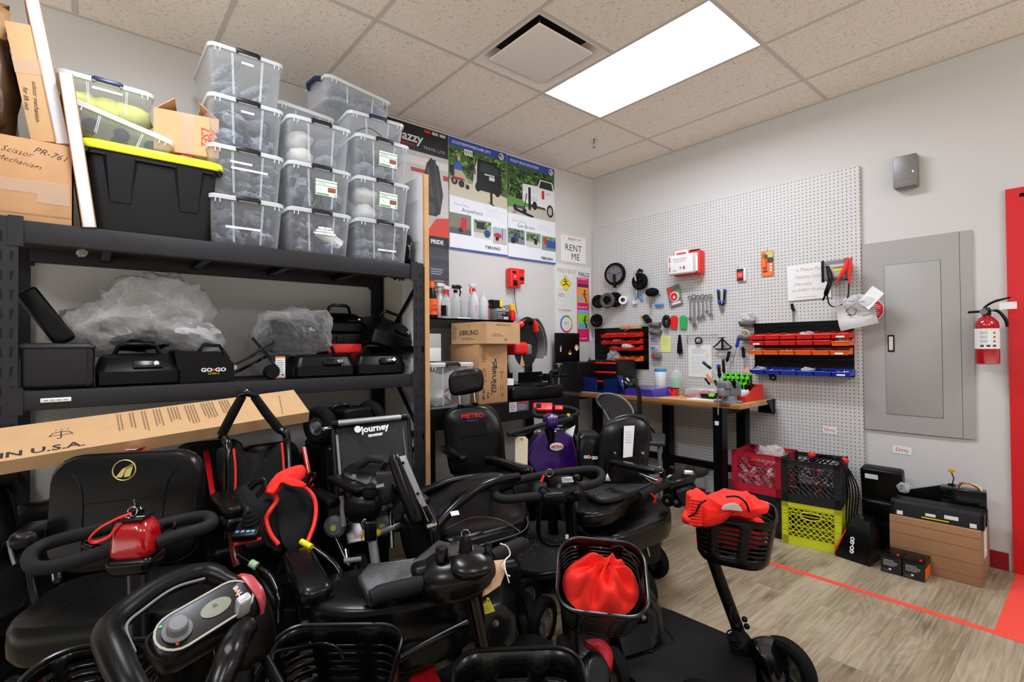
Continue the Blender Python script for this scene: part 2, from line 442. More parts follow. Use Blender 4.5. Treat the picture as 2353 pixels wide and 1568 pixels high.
# T-bar grid
M_TBAR=mat('ceiling grid paint','#cfc6bc',.6)
g=G();hb=.012
for x in [-GX-k*T2 for k in range(0,11)]:
    if x > XW: g.box2((x-hb,YW,H-.0025),(x+hb,0,H+.001))
for k in range(0,6):
    y=-GY-2*k*T2
    if y > YW: g.box2((XW,y-hb,H-.003),(0,y+hb,H+.001))
g.box2((-GX-3*T2,-GY-T2-hb,H-.003),(-GX-2*T2,-GY-T2+hb,H+.001))
struct(g,'trim_1',M_TBAR)
g=G().box2((XW,-.022,H-.006),(0,0,H)).box2((-.022,YW,H-.006),(0,-.022,H))
struct(g,'trim_2',M_TBAR)
M_BASE=mat('dark red skirting','#8e0b14',.45)
struct(G().box2((XW,-.012,0),(0,0,.1)),'baseboard_left',M_BASE)
struct(G().box2((-.012,-3.06,0),(0,-.012,.1)),'baseboard_right',M_BASE)
# door: red steel frame, white leaf
M_DRED=mat('red door frame paint','#d3121a',.45)
M_DOOR=mat('pale door leaf paint','#e2ded8',.5)
dr=struct(G().box2((.03,-4.05,.01),(.07,-3.18,2.08)),'door_1',M_DOOR)
g=G()
for (y0,y1) in ((-3.135,-3.078),(-4.15,-4.093)):
    g.box2((-.016,y0,0),(.0,y1,2.185))
g.box2((-.016,-4.093,2.13),(0,-3.135,2.185));
g.box2((-.016,-3.165,0),(.12,-3.135,2.15)).box2((-.016,-4.093,0),(.12,-4.06,2.15)).box2((-.016,-4.06,2.1),(.12,-3.165,2.15))
g.box2((.03,-3.185,0),(.045,-3.165,2.1))
fr=struct(g,'trim_3',M_DRED)

# ------------------------------------------------------------------ troffers, diffuser, sprinkler
M_LENS=mat('lit troffer lens','#eef3ff',.5,emit=LIGHT_STRENGTH)
M_REFL=mat('white troffer reflector','#f0f1f0',.35)
for i,(x,y) in enumerate(lights):
    lab='two-lamp recessed ceiling light with a bright curved lens, above the red-tape floor area' if i == 0 else 'recessed ceiling light behind the viewer'
    t_=thing('ceiling_light','lit recessed rectangular ceiling light beside the square air diffuser' if i == 0 else 'lit recessed ceiling light outside the picture, set over the camera side of the room',
               'ceiling light',(x+T2/2,y+T2,H),group='recessed ceiling lights')
    a,b_=T2/2-.014,T2-.014
    g=G()                              # frame and sloping side reflectors
    g.add([(-a,-b_,0),(-a,b_,0),(-a+.16,b_-.05,.085),(-a+.16,-b_+.05,.085)],[(0,1,2,3)])
    g.add([(a,-b_,0),(a,b_,0),(a-.16,b_-.05,.085),(a-.16,-b_+.05,.085)],[(3,2,1,0)])
    for s_ in (-1,1):
        g.add([(-a,s_*b_,0),(a,s_*b_,0),(a-.16,s_*(b_-.05),.085),(-a+.16,s_*(b_-.05),.085)],[(0,1,2,3)])
    g.box2((-a-.012,-b_-.012,.0855),(a+.012,b_+.012,.095))
    for s_ in (-1,1):
        g.box2((s_*a,-b_-.014,-.002),(s_*(a+.014),b_+.014,.09));g.box2((-a,s_*b_,-.002),(a,s_*(b_+.014),.09))
    g.build('reflector',M_REFL,t_)
    g=G();c=a-.16
    rr=[]
    for k in range(13):
        u=-1+2*k/12;rr.append([(c*u,yy,.084-.055*math.cos(u*PI/2)) for yy in (-b_+.05,b_-.05)])
    g.loft(rr,cap=False,closed=False)
    g.build('lens',M_LENS,t_)
t_=thing('air_diffuser','square white air diffuser panel in the ceiling beside the light','vent',(vent_c[0]+T2/2,vent_c[1]+T2/2,H))
M_VENT=mat('diffuser enamel','#f0e8e0',.45)
g=G();a=T2/2-.012
rings_=[(a,0),(a-.02,.002),(a-.05,.03),(a-.1,.075)]
g.loft([[(-k,-k,z),(k,-k,z),(k,k,z),(-k,k,z)] for k,z in rings_],cap=False)
g.build('frame',M_VENT,t_)
g=G().box2((-a-.01,-a-.01,.08),(a+.01,a+.01,.09));g.build('throat',mat('dark duct','#1c1a17',.8),t_)
g=G().rbox((0,0,.004),(.44,.44,.012),.004,2);g.build('face_panel',M_VENT,t_)
g=G()
for s_ in (-1,1): G().cyl((s_*.17,s_*.17,.008),(s_*.17,s_*.17,.082),.005,8).build('hanger',M_STL,t_)
p=atz(1365,322,H)
t_=thing('fire_sprinkler','small metal sprinkler head hanging from a ceiling tile','sprinkler',(p.x,p.y,H))
G().lathe([(.033,0),(.034,-.003),(.022,-.008),(.012,-.01)],18).build('escutcheon',M_CHR,t_)
g=G().cyl((0,0,-.008),(0,0,-.03),.008,10).tube([(-.009,0,-.028),(-.014,0,-.045),(-.003,0,-.062)],.0025,6).tube([(.009,0,-.028),(.014,0,-.045),(.003,0,-.062)],.0025,6)
g.lathe([(.004,-.06),(.015,-.063),(.015,-.065),(.003,-.067)],14);g.build('deflector',M_STL,t_)

# ================================================================== storage rack
RX0,RX1,RY0,RY1=-4.312,-2.408,-.65,-.04
M_SLOT=mat('slot shadow gap','#050505',.9)
rk=thing('storage_rack','wide charcoal steel storage rack against the left wall, holding clear bins on top','shelving',(RX0,RY0,0))
def post(x0,x1,y,sy,ztop=1.842):
    g=G();yy=y+sy*.002
    g.m=0;g.box2((x0,y,0),(x1,y+sy*.004,ztop))
    xo=x0 if abs(x0-RX0) < .01 else x1
    g.box2((xo-.002,y,0),(xo+.002,y+sy*.05,ztop))
    g.m=1
    z=.08
    while z < ztop-.04:
        for cx,fl in ((x0+.018,1),(x1-.018,-1)):
            q=[(cx-.006,z+.024),(cx+.006,z+.024),(cx+.004+fl*.004,z-.016),(cx-.003+fl*.004,z-.016)]
            g.add([(a,y-sy*.0006,b) for a,b in q],[(0,1,2,3)])
        z += .0762
    return g
for (x0,x1) in ((RX0,RX0+.07),(RX1-.07,RX1)):
    post(x0,x1,RY0,1).build('front_post',[M_RACK,M_SLOT],rk,world=True)
    post(x0,x1,RY1,-1).build('rear_post',[M_RACK,M_SLOT],rk,world=True)
for zt,h in ((1.832,.09),(1.147,.078)):
    for y,nm in ((RY0,'front_beam'),(RY1-.04,'rear_beam')):
        g=G().rbox(((RX0+RX1)/2,y+.02,zt-h/2),(RX1-RX0-.135,.036,h),.004,1)
        for sx in (RX0+.05,RX1-.05): g.box((sx+(.012 if sx < -3.5 else -.012),y+(.0 if y == RY0 else .04),zt-h/2),(.045,.006,h+.03))
        g.build(nm,M_RACK,rk,world=True)
    for k in range(4):
        x=RX0+.35+k*.4
        G().box((x,(RY0+RY1)/2,zt-.05),(.035,RY1-RY0-.06,.035)).build('cross_bar',M_STEELB,rk,world=True)
    G().box2((RX0+.03,RY0+.03,zt-.03),(RX1-.03,RY1-.03,zt-.012)).build('deck_board',mat('dark deck board','#2a211b',.8),rk,world=True)
for x in (RX0+.006,RX1-.006):
    g=G();zz=[.2,.75,1.3,1.75]
    for i in range(3):
        a,b_=((RY0+.02,RY1-.02) if i % 2 else (RY1-.02,RY0+.02))
        g.tube([(x,a,zz[i]),(x,b_,zz[i+1])],.012,6)
        g.box2((x-.004,RY0,zz[i]-.02),(x+.004,RY1,zz[i]+.02))
    g.build('side_brace',M_STEELB,rk,world=True)
g=G().rbox((-4.13,RY0-.001,1.107),(.095,.006,.018),.0085,2);g.build('capacity_label',M_WHITE,rk,world=True,label='small oval white label')
g=G()
for i in range(4): g.box((-4.13-.03+i*.02,RY0-.0046,1.107),(.014,.0008,.004))
g.build('label_print',M_INKG,rk,world=True)
p=aty(183,593,-.5);o=G().blob((0,0,0),(.035,.03,.03),6,.3,4).build('crumpled_wrap',M_BAG)
place(o,Matrix.Translation((-4.05,-.56,1.735)));tag(o,'small crumpled clear wrap stuck under the top shelf at left','wrap')

# ---------------------------------------------------------------- clear bins
M_LBL=mat('white label tape','#f2f2f0',.6)
M_LATCH=mat('black latch plastic','#101010',.35)
M_LGRN=mat('green label print','#3f9a46',.6)
def rrect(w,d,r,n=4,cx=0,cy=0,z=0):
    out=[]
    for (sx,sy,a0) in ((1,1,0),(-1,1,PI/2),(-1,-1,PI),(1,-1,1.5*PI)):
        for k in range(n+1):
            a=a0+PI/2*k/n
            out.append((cx+sx*(w/2-r)+r*math.cos(a),cy+sy*(d/2-r)+r*math.sin(a),z))
    return out
def clear_bin(label,T,w=.352,d=.46,h=.25,latch=M_LATCH,group=None,taper=.87,tags=(),green=False,latch_on='front'):
    """origin: centre of the bottom; front is -y"""
    t_=thing('storage_bin',label,'storage bin',group=group,M=T)
    g=G();bw,bd=w*taper,d*(taper+.04)
    R_=[rrect(bw*.97,bd*.97,.03,z=.002),rrect(bw,bd,.03,z=.012),rrect(w*.96,d*.97,.03,z=h-.03),rrect(w,d,.035,z=h-.026),rrect(w,d,.035,z=h-.012)]
    g.loft(R_,cap=False);g.poly(list(reversed(R_[0])))
    gb=g;gb.m=1
    g=G();g.loft([rrect(w*1.01,d*1.01,.035,z=h-.024),rrect(w*1.015,d*1.015,.035,z=h-.006),rrect(w*.96,d*.97,.03,z=h),rrect(w*.9,d*.9,.03,z=h-.004)],cap=False)
    g.poly(rrect(w*.9,d*.9,.03,z=h-.004))
    g.build('lid',M_BINR,t_)
    g=gb
    for fx in (-.2,.2):                                    # moulded ribs down the front
        for k in (-1,1):
            x0=fx*w+k*.003
            g.tube([(x0*taper,-bd/2-.001,.015),(x0*1.0,-d*.97/2-.002,h-.03)],.0016,5)
    for sx in (-.42,-.36,.36,.42): g.box((sx*w,-d/2,h-.034),(.004,.006,.018))
    g.build('body',[M_BIN,M_BINR],t_)
    if latch:
        for s_ in ((-1,) if latch_on == 'front' else (-1,1)):
            g=G().rbox((.0,s_*(d/2+.006),h-.011),(.115,.014,.016),.004,1)
            g.box((-.05,s_*(d/2+.006),h-.02),(.01,.01,.012)).box((.05,s_*(d/2+.006),h-.02),(.01,.01,.012))
            g.rbox((0,s_*(d/2-.012),h+.001),(.1,.03,.006),.002,1)
            g.build('latch',latch,t_)
    def front(x,z,wd,ht,y_=0):
        y=-(bd/2+(d*.97/2-bd/2)*(z/h))-.0035
        tilt=math.atan2(d*.97/2-bd/2,h)
        return frame((x,y-y_,z),x=(1,0,0),z=(0,-math.cos(tilt),-math.sin(tilt)))
    for (x,z,wd) in tags:
        F=front(x,z,0,0)
        G().box((0,0,0),(wd,.011,.0008),F).build('label',M_LBL,t_)
        G().text('IIIII II IIIII'[:max(4,int(wd/.012))],.0075,F @ Matrix.Translation((0,0,.0006)),space=1.3).build('label_print',M_INK,t_)
    if green:
        F=front(.03,h*.52,0,0)
        G().box((0,0,0),(.125,.088,.0008),F).build('product_label',M_LBL,t_)
        g=G().box((0,.033,.0007),(.118,.004,.0004),F).box((0,.012,.0007),(.118,.003,.0004),F).box((-.02,-.036,.0007),(.07,.008,.0004),F)
        g.box((-.0605,0,.0007),(.003,.086,.0004),F).box((.0605,0,.0007),(.003,.086,.0004),F).text('Latching',.013,F @ Matrix.Translation((-.028,.023,.0008)))
        g.text('62 L',.01,F @ Matrix.Translation((-.03,-.01,.0008)))
        g.build('label_print',M_LGRN,t_)
        g=G().rbox((.03,-.008,.0012),(.045,.026,.0008),.0004,1,M=F)
        for k in range(4): g.box((.045+.0022*k,-.034,.0009),(.001,.01,.0004),F)
        g.build('label_picture',mat('label picture brown','#8c4a3a',.6),t_)
    return t_
M_NAVY=mat('navy bagged foam','#111d3a',.6,var=.25,vscale=20)
M_NAVY2=mat('slate bagged part','#24344e',.5,var=.25,vscale=25)
M_LWRAP=clear_mat('crinkled part bag','#dfe6ec',.14,.1,.6,bump=1.2,bscale=45)
M_PART=mat('dark small part','#22262c',.5)
M_WROLL=mat('white foam roll','#dedcd6',.8)
def bagged(n,M_,dims,grp,label,kind='bag',seed=0):
    """n separate lumps lying in a w x d x h volume"""
    rnd=random.Random(seed);w,d,h=dims;out=[]
    nx=3 if n > 5 else 2;lay=max(1,math.ceil(n/(nx*1.0)))
    for i in range(n):
        ix,iz=i % nx,i//nx
        sx,sz=w/nx*.95,h/max(1,lay)*1.02
        loc=Vector((-w/2+w/nx*(ix+.5),-d*.2+rnd.uniform(-.02,.03),h/lay*(iz+.5)+.006))
        T=M_ @ Matrix.Translation(loc) @ Euler((0,rnd.uniform(-.3,.3),rnd.uniform(-.4,.4))).to_matrix().to_4x4()
        g=G();s_=seed*13+i
        if kind == 'bag':
            o=g.blob((0,0,0),(sx,d*.5,sz),9,.2,2.6,s_).build('bagged_part',M_LWRAP,angle=80)
            G().blob((0,0,0),(sx*.62,d*.3,sz*.5),6,.3,2,s_+5,sq=.4).build('contents',rnd.choice([M_PART,M_NAVY2,M_GREY]),o)
        elif kind == 'foam':
            o=g.blob((0,0,0),(sx,d*.55,sz),9,.12,1.8,s_,sq=.5).build('wrapped_cushion',rnd.choice([M_NAVY,M_NAVY,M_NAVY2]),angle=80)
            G().blob((0,0,0),(sx*1.04,d*.58,sz*1.05),9,.16,2.6,s_+3).build('wrap',M_LWRAP,o)
        elif kind == 'white':
            o=g.blob((0,0,0),(sx,d*.5,sz),9,.12,1.5,s_).build('wrapped_white_part',M_WROLL if i % 2 == 0 else M_LWRAP,angle=80)
        elif kind == 'wheel':
            a=frame((0,0,0),x=(1,0,.3),z=(.2,-1,.5))
            o=g.torus(.022,.011,a,18,8).lathe([(.004,-.008),(.014,-.01),(.015,.01),(.004,.008)],12,a).build('wheel',M_RUB)
        else:
            o=g.tube([(-.06,0,-sz*.6),(0,0,0),(.05,.02,sz*.7)],[sx*.18,sx*.28,sx*.12],8,flat=.4).build('bagged_bracket',M_PART)
            G().tube([(-.07,0,-sz*.7),(0,0,0),(.06,.02,sz*.75)],[sx*.3,sx*.4,sx*.25],10,flat=.7).build('wrap',M_LWRAP,o)
        place(o,T);tag(o,label,'spare part',grp);WM[o.name]=T
    return out
zb=1.834
LV=[zb+.2505*k for k in range(4)]
CX=[-3.405,-3.032,-2.652]
rows=['bottom','second','third','top']
side=['left','middle','right']
what={(0,0): 'holding dark slate parts, one long label',(0,1): 'full of crinkled small clear bags, two white labels',(0,2): 'full of navy wrapped cushions, short white label',(0,3): 'of dark bagged brackets standing up',
        (1,0): 'of navy cables and a white sleeve, three label strips',(1,1): 'with green product label and navy cushions',(1,2): 'with round white wrapped parts',
        (2,0): 'full of crinkled clear bags, one long label',(2,1): 'with green product label and white rolls',(2,2): 'with green product label and small fittings'}
kinds={(0,0): ('foam',4),(0,1): ('bag',12),(0,2): ('foam',4),(0,3): ('bracket',5),(1,0): ('foam',4),(1,1): ('foam',2),(1,2): ('white',4),
         (2,0): ('bag',9),(2,1): ('white',3),(2,2): ('bag',6)}
tg={(0,0): ((-.02,.09,.16),),(0,1): ((-.03,.17,.1),(.01,.14,.17)),(0,2): ((0,.185,.062),),(0,3): ((0,.185,.055),),(1,0): ((.02,.15,.075),(.02,.135,.1),(.02,.12,.12)),
      (2,0): ((.02,.07,.12),),(1,2): (),(1,1): (),(2,1): (),(2,2): ()}
for (c,l),wh in sorted(what.items()):
    w_,y_=.352,-.62+.23
    T=TR(CX[c],y_,LV[l],rz=0)
    top={0: 3,1: 2,2: 2}[c]
    nm='clear bin %s, %s of %s stack' % (wh,rows[l] if l < top else 'topmost',side[c])
    clear_bin(nm,T,w_,.46,.247,green=(c,l) in ((1,1),(2,1),(2,2)),tags=tg[(c,l)],group='clear bins stacked on the rack')
    k,n_=kinds[(c,l)]
    bagged(n_,T,(w_*.82,.4,.205 if k != 'foam' else .2),'parts packed in the %s bin of the %s stack' % (rows[l],side[c]),
           {'bag': 'crinkled clear bag of small parts','foam': 'dark wrapped cushion','white': 'white wrapped part','bracket': 'upright dark bagged bracket'}[k]+' inside the %s bin of the %s clear stack' % (rows[l] if l < top else 'topmost',side[c]),k,seed=c*5+l+1)
o=G().tube([(0,0,-.06),(.12,0,-.13)],.035,12).build('foam_sleeve',M_WROLL);place(o,TR(CX[1],-.57,LV[0]+.2));tag(o,'white foam sleeve slanting inside the bottom bin of the middle stack','foam sleeve')
# small odd bins above the stacks
M_NLATCH=mat('navy latch plastic','#16264c',.3)
clear_bin('low clear bin with dark wedge parts, behind the middle stack top',TR(-3.06,-.28,LV[3]+.002,rz=.12),.36,.3,.13,latch=None)
for k in range(3):
    o=G().rbox((0,0,0),(.1,.03,.04),.006,1).build('wedge_part',M_PART);place(o,TR(-3.14+k*.08,-.36,LV[3]+.05+.01*k,ry=.5*k,rz=.3));tag(o,'dark wedge part in the low clear bin behind the middle stack','spare part','wedges in the low clear bin')
o_=clear_bin('clear bin with navy end latches, tilted on the very top between two stacks',TR(-2.80,-.42,LV[3]+.15,rz=.1,rx=.0,ry=.06),.43,.3,.14,latch=None,taper=.92)
for s_ in (-1,1): G().tube([(s_*.215,-.08,.125),(s_*.235,-.05,.13),(s_*.235,.05,.13),(s_*.215,.08,.125)],.013,8,flat=1.3).build('latch',M_NLATCH,o_)
bagged(4,WMx := TR(-2.80,-.42,LV[3]+.15,rz=.1,ry=.06),(.38,.26,.11),'bagged tubing in the tilted bin','clear bagged tubing inside the tilted navy-latched bin','bag',77)
clear_bin('low clear bin with navy front latch and white card, on the right stack',TR(-2.67,-.38,LV[3]+.002,rz=-.05),.36,.42,.135,latch=M_NLATCH,taper=.9)
o=G().box((0,0,0),(.12,.1,.002)).build('white_card',M_PAPER);place(o,TR(-2.60,-.50,LV[3]+.03,rx=.3));tag(o,'white card lying in the low navy-latched bin on the right stack','card')
o=G().tube([(-.1,0,0),(-.03,-.02,.03),(.05,0,.02),(.1,.03,.0)],.004,6,smooth=5).build('black_cable',M_BLK);place(o,TR(-2.68,-.5,LV[3]+.05));tag(o,'black cable in the low navy-latched bin on the right stack','cable')
# ---------------------------------------------------------------- tote, boxes at the left end
tt=thing('storage_tote','large black tote with a yellow-green lid on the rack top','storage tote',(-3.79,-.40,zb))
g=G();M_TOTE=mat('tote black','#141413',.5,spec=.25,bump=.1,bscale=200)
R_=[rrect(.43,.36,.03,z=.0),rrect(.44,.37,.035,z=.02),rrect(.50,.43,.035,z=.325),rrect(.525,.455,.04,z=.33),rrect(.525,.455,.04,z=.35)]
g.loft(R_,cap=True)
for sx in (-.13,.13):
    g.add([(sx-.042,-.188,.13),(sx+.042,-.188,.13),(sx+.062,-.219,.335),(sx-.062,-.219,.335),(sx-.036,-.2,.135),(sx+.036,-.2,.135),(sx+.05,-.232,.335),(sx-.05,-.232,.335)],
          [(0,1,5,4),(1,2,6,5),(3,0,4,7),(4,5,6,7)])
g.build('body',M_TOTE,tt)
g=G();g.loft([rrect(.545,.475,.05,z=.35),rrect(.555,.485,.05,z=.362),rrect(.55,.48,.05,z=.385),rrect(.52,.45,.05,z=.392),rrect(.5,.43,.05,z=.385)])
g.build('lid',mat('lime lid plastic','#d9e02a',.4),tt)
g=G()
for sx in (-1,1):
    g.rbox((sx*.262,0,.32),(.03,.12,.07),.008,1);g.cyl((sx*.255,-.222,.338),(sx*.255,-.236,.338),.014,12)
g.build('lid_clip',M_BLK,tt)
# small card box on top of the tote
def carton(name_label,T,w,d,h,m=M_CARD,flaps=False,cat='cardboard box',group=None,tape=True,nm='cardboard_box'):
    """origin bottom centre"""
    t_=thing(nm,name_label,cat,M=T,group=group)
    th=.004
    if not flaps: G().rbox((0,0,h/2),(w,d,h),.003,1).build('body',m,t_)
    else:
        g=G().box((0,0,th/2),(w,d,th))
        for s_ in (-1,1): g.box((s_*(w/2-th/2),0,h/2),(th,d,h)).box((0,s_*(d/2-th/2),h/2),(w-2*th,th,h))
        g.build('body',m,t_)
        for s_ in (-1,1):
            F=TR(0,s_*d/2,h,rx=-s_*.25)
            G().box((0,-s_*d*.22,0),(w,d*.44,th),F).build('flap',m,t_)
            F=TR(s_*w/2,0,h,ry=s_*.7)
            G().box((-s_*w*.2,0,0),(w*.4,d*.9,th),F).build('flap',m,t_)
    if tape:
        g=G().box((0,-d/2-.0004,h/2),(w*.2,.0006,h*.98));g.build('tape_strip',M_TAPE,t_)
    return t_
b1=carton('small tan cardboard box with red handwriting and open flaps, above the black tote',TR(-3.635,-.40,2.27,rz=-.17),.27,.27,.20,M_CARDL,flaps=True)
for i,(s_,z_) in enumerate((('LSE2',.14),('A/22',.15))):
    G().text(s_,.05,frame((.075+.035*i,-.1365,.1),x=(0,0,-1),z=(0,-1,0)),bold=.0004,shear=.3).build('handwriting',M_INKR,b1)
# red packet + clear packet under it
o=G().blob((0,0,0),(.12,.09,.045),8,.25,3,4).build('plastic_packet',M_RED);place(o,TR(-3.66,-.5,2.245));tag(o,'red plastic packet squeezed under the tan box on the tote lid','packet')
o=G().blob((0,0,0),(.13,.08,.06),8,.3,3,9).build('clear_packet',M_LWRAP);place(o,TR(-3.60,-.48,2.255));tag(o,'crumpled clear packet beside the red packet on the tote lid','packet')
# tilted clear bin of wheels, and yellow bin
T=TR(-3.93,-.40,2.235,ry=.27,rz=-.05)
clear_bin('clear shallow bin full of small black wheels, tilted on the tote lid',T,.40,.36,.125,latch=None,taper=.93)
bagged(9,T,(.36,.3,.10),'small wheels in the tilted shallow bin','small black wheel in the tilted shallow bin above the tote','wheel',31)
T=TR(-3.97,-.30,2.40,rz=0.05)
yb=clear_bin('clear bin with yellow contents and a navy latch, behind the tilted wheel bin',T,.36,.34,.16,latch=M_NLATCH,taper=.92,tags=((0,.11,.11),))
M_YELF=mat('pale yellow foam','#e6ea6e',.8)
for k in range(3):
    o=G().blob((0,0,0),(.18,.2,.1),8,.1,2,k+40,sq=.3).build('yellow_cushion',M_YELF,angle=80);place(o,TR(-4.06+k*.09,-.33,2.46));tag(o,'soft yellow packing cushion inside the navy-latched bin','packing','yellow cushions in the clear bin')
# left carton
p0=aty(0,310,-.63);p1=aty(165,515,-.63)
bx=carton('worn cardboard carton with handwriting and clear tape, at the left end of the rack top',TR(-4.24,-.42,zb),.315,.42,.335,M_CARD,tape=False)
F=frame((0,-.2106,.0),x=(1,0,0),z=(0,-1,0))
g=G();g.text('Scissor',.032,F @ TR(-.01,.275,.0004,rz=-.12),shear=.4,bold=-.0006).text('Mechanism',.030,F @ TR(-.005,.235,.0004,rz=-.16),shear=.4,bold=-.0006).text('PR-761',.036,F @ TR(.09,.285,.0004,rz=-.2),shear=.4,bold=-.0006)
g.build('handwriting',M_INK,bx)
g=G().box((.1,.125,.0006),(.1,.09,.0006),F).box((-.05,.14,.0005),(.2,.05,.0006),F);g.build('tape_strip',M_TAPE,bx)
G().box((0,.03,.0003),(.31,.006,.0006),F).build('seam',M_CARDD,bx)
# leaning narrow white cartons
M_WCARD=mat('white coated carton','#e4e3e6',.5)
def lean(label,pb,pt,wd,dp,yb=-.655,edge=True,m=M_WCARD,nm='flat_carton'):
    A=aty(pb[0],pb[1],yb);B=aty(pt[0],pt[1],yb)
    L=(B-A).length
    T=frame(A+Vector((0,dp/2,0)),y=(0,1,0),z=(B-A))
    t_=thing(nm,label,'cardboard box',M=T)
    G().rbox((0,0,L/2),(wd,dp,L),.002,1).build('body',m,t_)
    if edge:
        for s_ in (-1,1): G().box((s_*(wd/2+.001),0,L/2),(.003,dp+.003,L+.002)).build('edge',M_CARDD,t_)
    return t_
lean('narrow white flat carton leaning at the tote, the shorter of the two white ones',(206,522),(151,168),.042,.30)
lean('tall white flat carton with brown edges leaning towards the ceiling',(144,330),(62,-60),.042,.34,yb=-.60)
b2=lean('narrow brown carton with scribbled writing standing on the handwritten carton',(103,325),(42,52),.085,.2,yb=-.60,edge=False,m=M_CARDL)
g=G().text('scissor mechanism',.022,frame((.0,-.1008,.16),x=(-.1,0,-1),z=(0,-1,0)),shear=.3).text('for lift out',.022,frame((-.028,-.1008,.17),x=(-.1,0,-1),z=(0,-1,0)),shear=.3)
g.build('handwriting',M_INK,b2);G().box((0,-.1012,.3),(.088,.0008,.06)).build('tape_strip',M_TAPE,b2)
A=aty(125,320,-.5)
lean('brown carton strip behind the scribbled one, leaning left',(118,322),(75,90),.04,.25,yb=-.52,edge=False,m=M_CARD)
o=G().blob((0,0,0),(.16,.3,.5),12,.14,2.2,3).build('brown_bag',mat('brown wrapping film','#4b3322',.3,coat=.3),angle=70);place(o,TR(-4.34,-.42,2.38));tag(o,'brown plastic-wrapped bundle behind the cartons at the left edge','bag')
o=G().blob((0,0,0),(.14,.26,.3),10,.15,2.2,5,sq=.5).build('taped_bundle',M_CARDL,angle=60);place(o,TR(-4.37,-.38,2.66,rz=.3));tag(o,'taped cardboard bundle at the top left corner','bundle')
o=G().rbox((0,0,0),(.02,.3,.35),.003,1).build('leaning_sheet',M_WCARD);place(o,TR(-4.23,-.35,2.40,ry=-.25));tag(o,'white panel edge behind the brown carton strips','panel')
# board leaning at the right end of the rack
bd=thing('leaning_board','tall white board with a raw wood edge standing beside the rack','board',(-2.375,-.36,0))
G().box((0,.01,1.21),(.03,.54,2.42)).build('board_face',M_WCARD,bd)
G().box((.0,-.272,1.21),(.032,.022,2.42)).build('wood_edge',mat('raw pine edge','#c89a66',.7,var=.12,vscale=6),bd)
G().box((-.006,.15,1.19),(.03,.3,2.38)).build('second_board',mat('cream board','#dcd8cc',.6),bd)
o=G().blob((0,0,0),(.1,.3,.3),10,.16,2.5,8).build('black_bag',M_BLKG,angle=70);place(o,TR(-2.455,-.42,1.93));tag(o,'black plastic bag bulging at the right end of the rack top','bag')

# ================================================================== printed artwork helper
PM={}
def pmat(c):
    if c not in PM: PM[c]=mat('print '+c,c,.55)
    return PM[c]
class Art:
    def __init__(s,F): s.F=F;s.g=G();s.cols=[];s.n=0
    def c(s,col):
        if col not in s.cols: s.cols.append(col)
        s.g.m=s.cols.index(col);return s
    def L(s,x=0,y=0,rz=0): s.n += 1;return s.F @ TR(x,y,.0004+s.n*.00003,rz=rz)
    def rect(s,col,x0,y0,x1,y1): s.c(col);s.g.add([(x0,y0,0),(x1,y0,0),(x1,y1,0),(x0,y1,0)],[(0,1,2,3)],s.L());return s
    def poly(s,col,pts): s.c(col);s.g.add([(x,y,0) for x,y in pts],[tuple(range(len(pts)))],s.L());return s
    def circ(s,col,x,y,r,ry=None,n=20): return s.poly(col,[(x+r*math.cos(2*PI*k/n),y+(ry or r)*math.sin(2*PI*k/n)) for k in range(n)])
    def line(s,col,pts,w):
        s.c(col);M_=s.L()
        for (a,b_) in zip(pts,pts[1:]):
            d=Vector((b_[0]-a[0],b_[1]-a[1])).normalized();q=Vector((-d.y,d.x))*w/2
            s.g.add([(a[0]+q.x,a[1]+q.y,0),(a[0]-q.x,a[1]-q.y,0),(b_[0]-q.x,b_[1]-q.y,0),(b_[0]+q.x,b_[1]+q.y,0)],[(0,1,2,3)],M_)
        return s
    def text(s,col,t_,size,x,y,align='CENTER',bold=0,shear=0,sx=1,rz=0,space=1):
        s.c(col);s.g.text(t_,size,s.L(x,y,rz),align=align,bold=bold,ext=0,shear=shear,sx=sx,space=space);return s
    def lines(s,col,x0,y0,x1,n,dy,h=.002,seed=1):
        rnd=random.Random(seed)
        for k in range(n): s.rect(col,x0,y0-k*dy-h,x0+(x1-x0)*rnd.uniform(.65,1),y0-k*dy)
        return s
    def foliage(s,x0,y0,x1,y1,n,seed,cols=('#27401f','#3c6128','#5b8a35','#1a2b16','#7ea94c'),r=.03):
        rnd=random.Random(seed)
        for k in range(n):
            rr=rnd.uniform(.3,1)*r;x=rnd.uniform(x0+rr,x1-rr);y=rnd.uniform(y0+rr*.8,y1-rr*.8)
            s.poly(rnd.choice(cols),[(x+rr*rnd.uniform(.5,1)*math.cos(2*PI*q/9),y+rr*.8*rnd.uniform(.5,1)*math.sin(2*PI*q/9)) for q in range(9)])
        return s
    def build(s,name,parent,world=True): return s.g.build(name,[pmat(c) for c in s.cols],parent,world=world)
def w1(x,z,y=-.003): return frame((x,y,z),x=(1,0,0),z=(0,-1,0))
def w2(y,z,x=-.003): return frame((x,y,z),x=(0,-1,0),z=(-1,0,0))      # local x runs to the right (towards -y)
def sheetthing(name,label,cat,F,w_,h_,m=M_PAPER,th=.001,group=None):
    t_=thing(name,label,cat,M=F,group=group)
    G().box2((0,0,-.001),(w_,h_,0)).build('sheet',m,t_);return t_

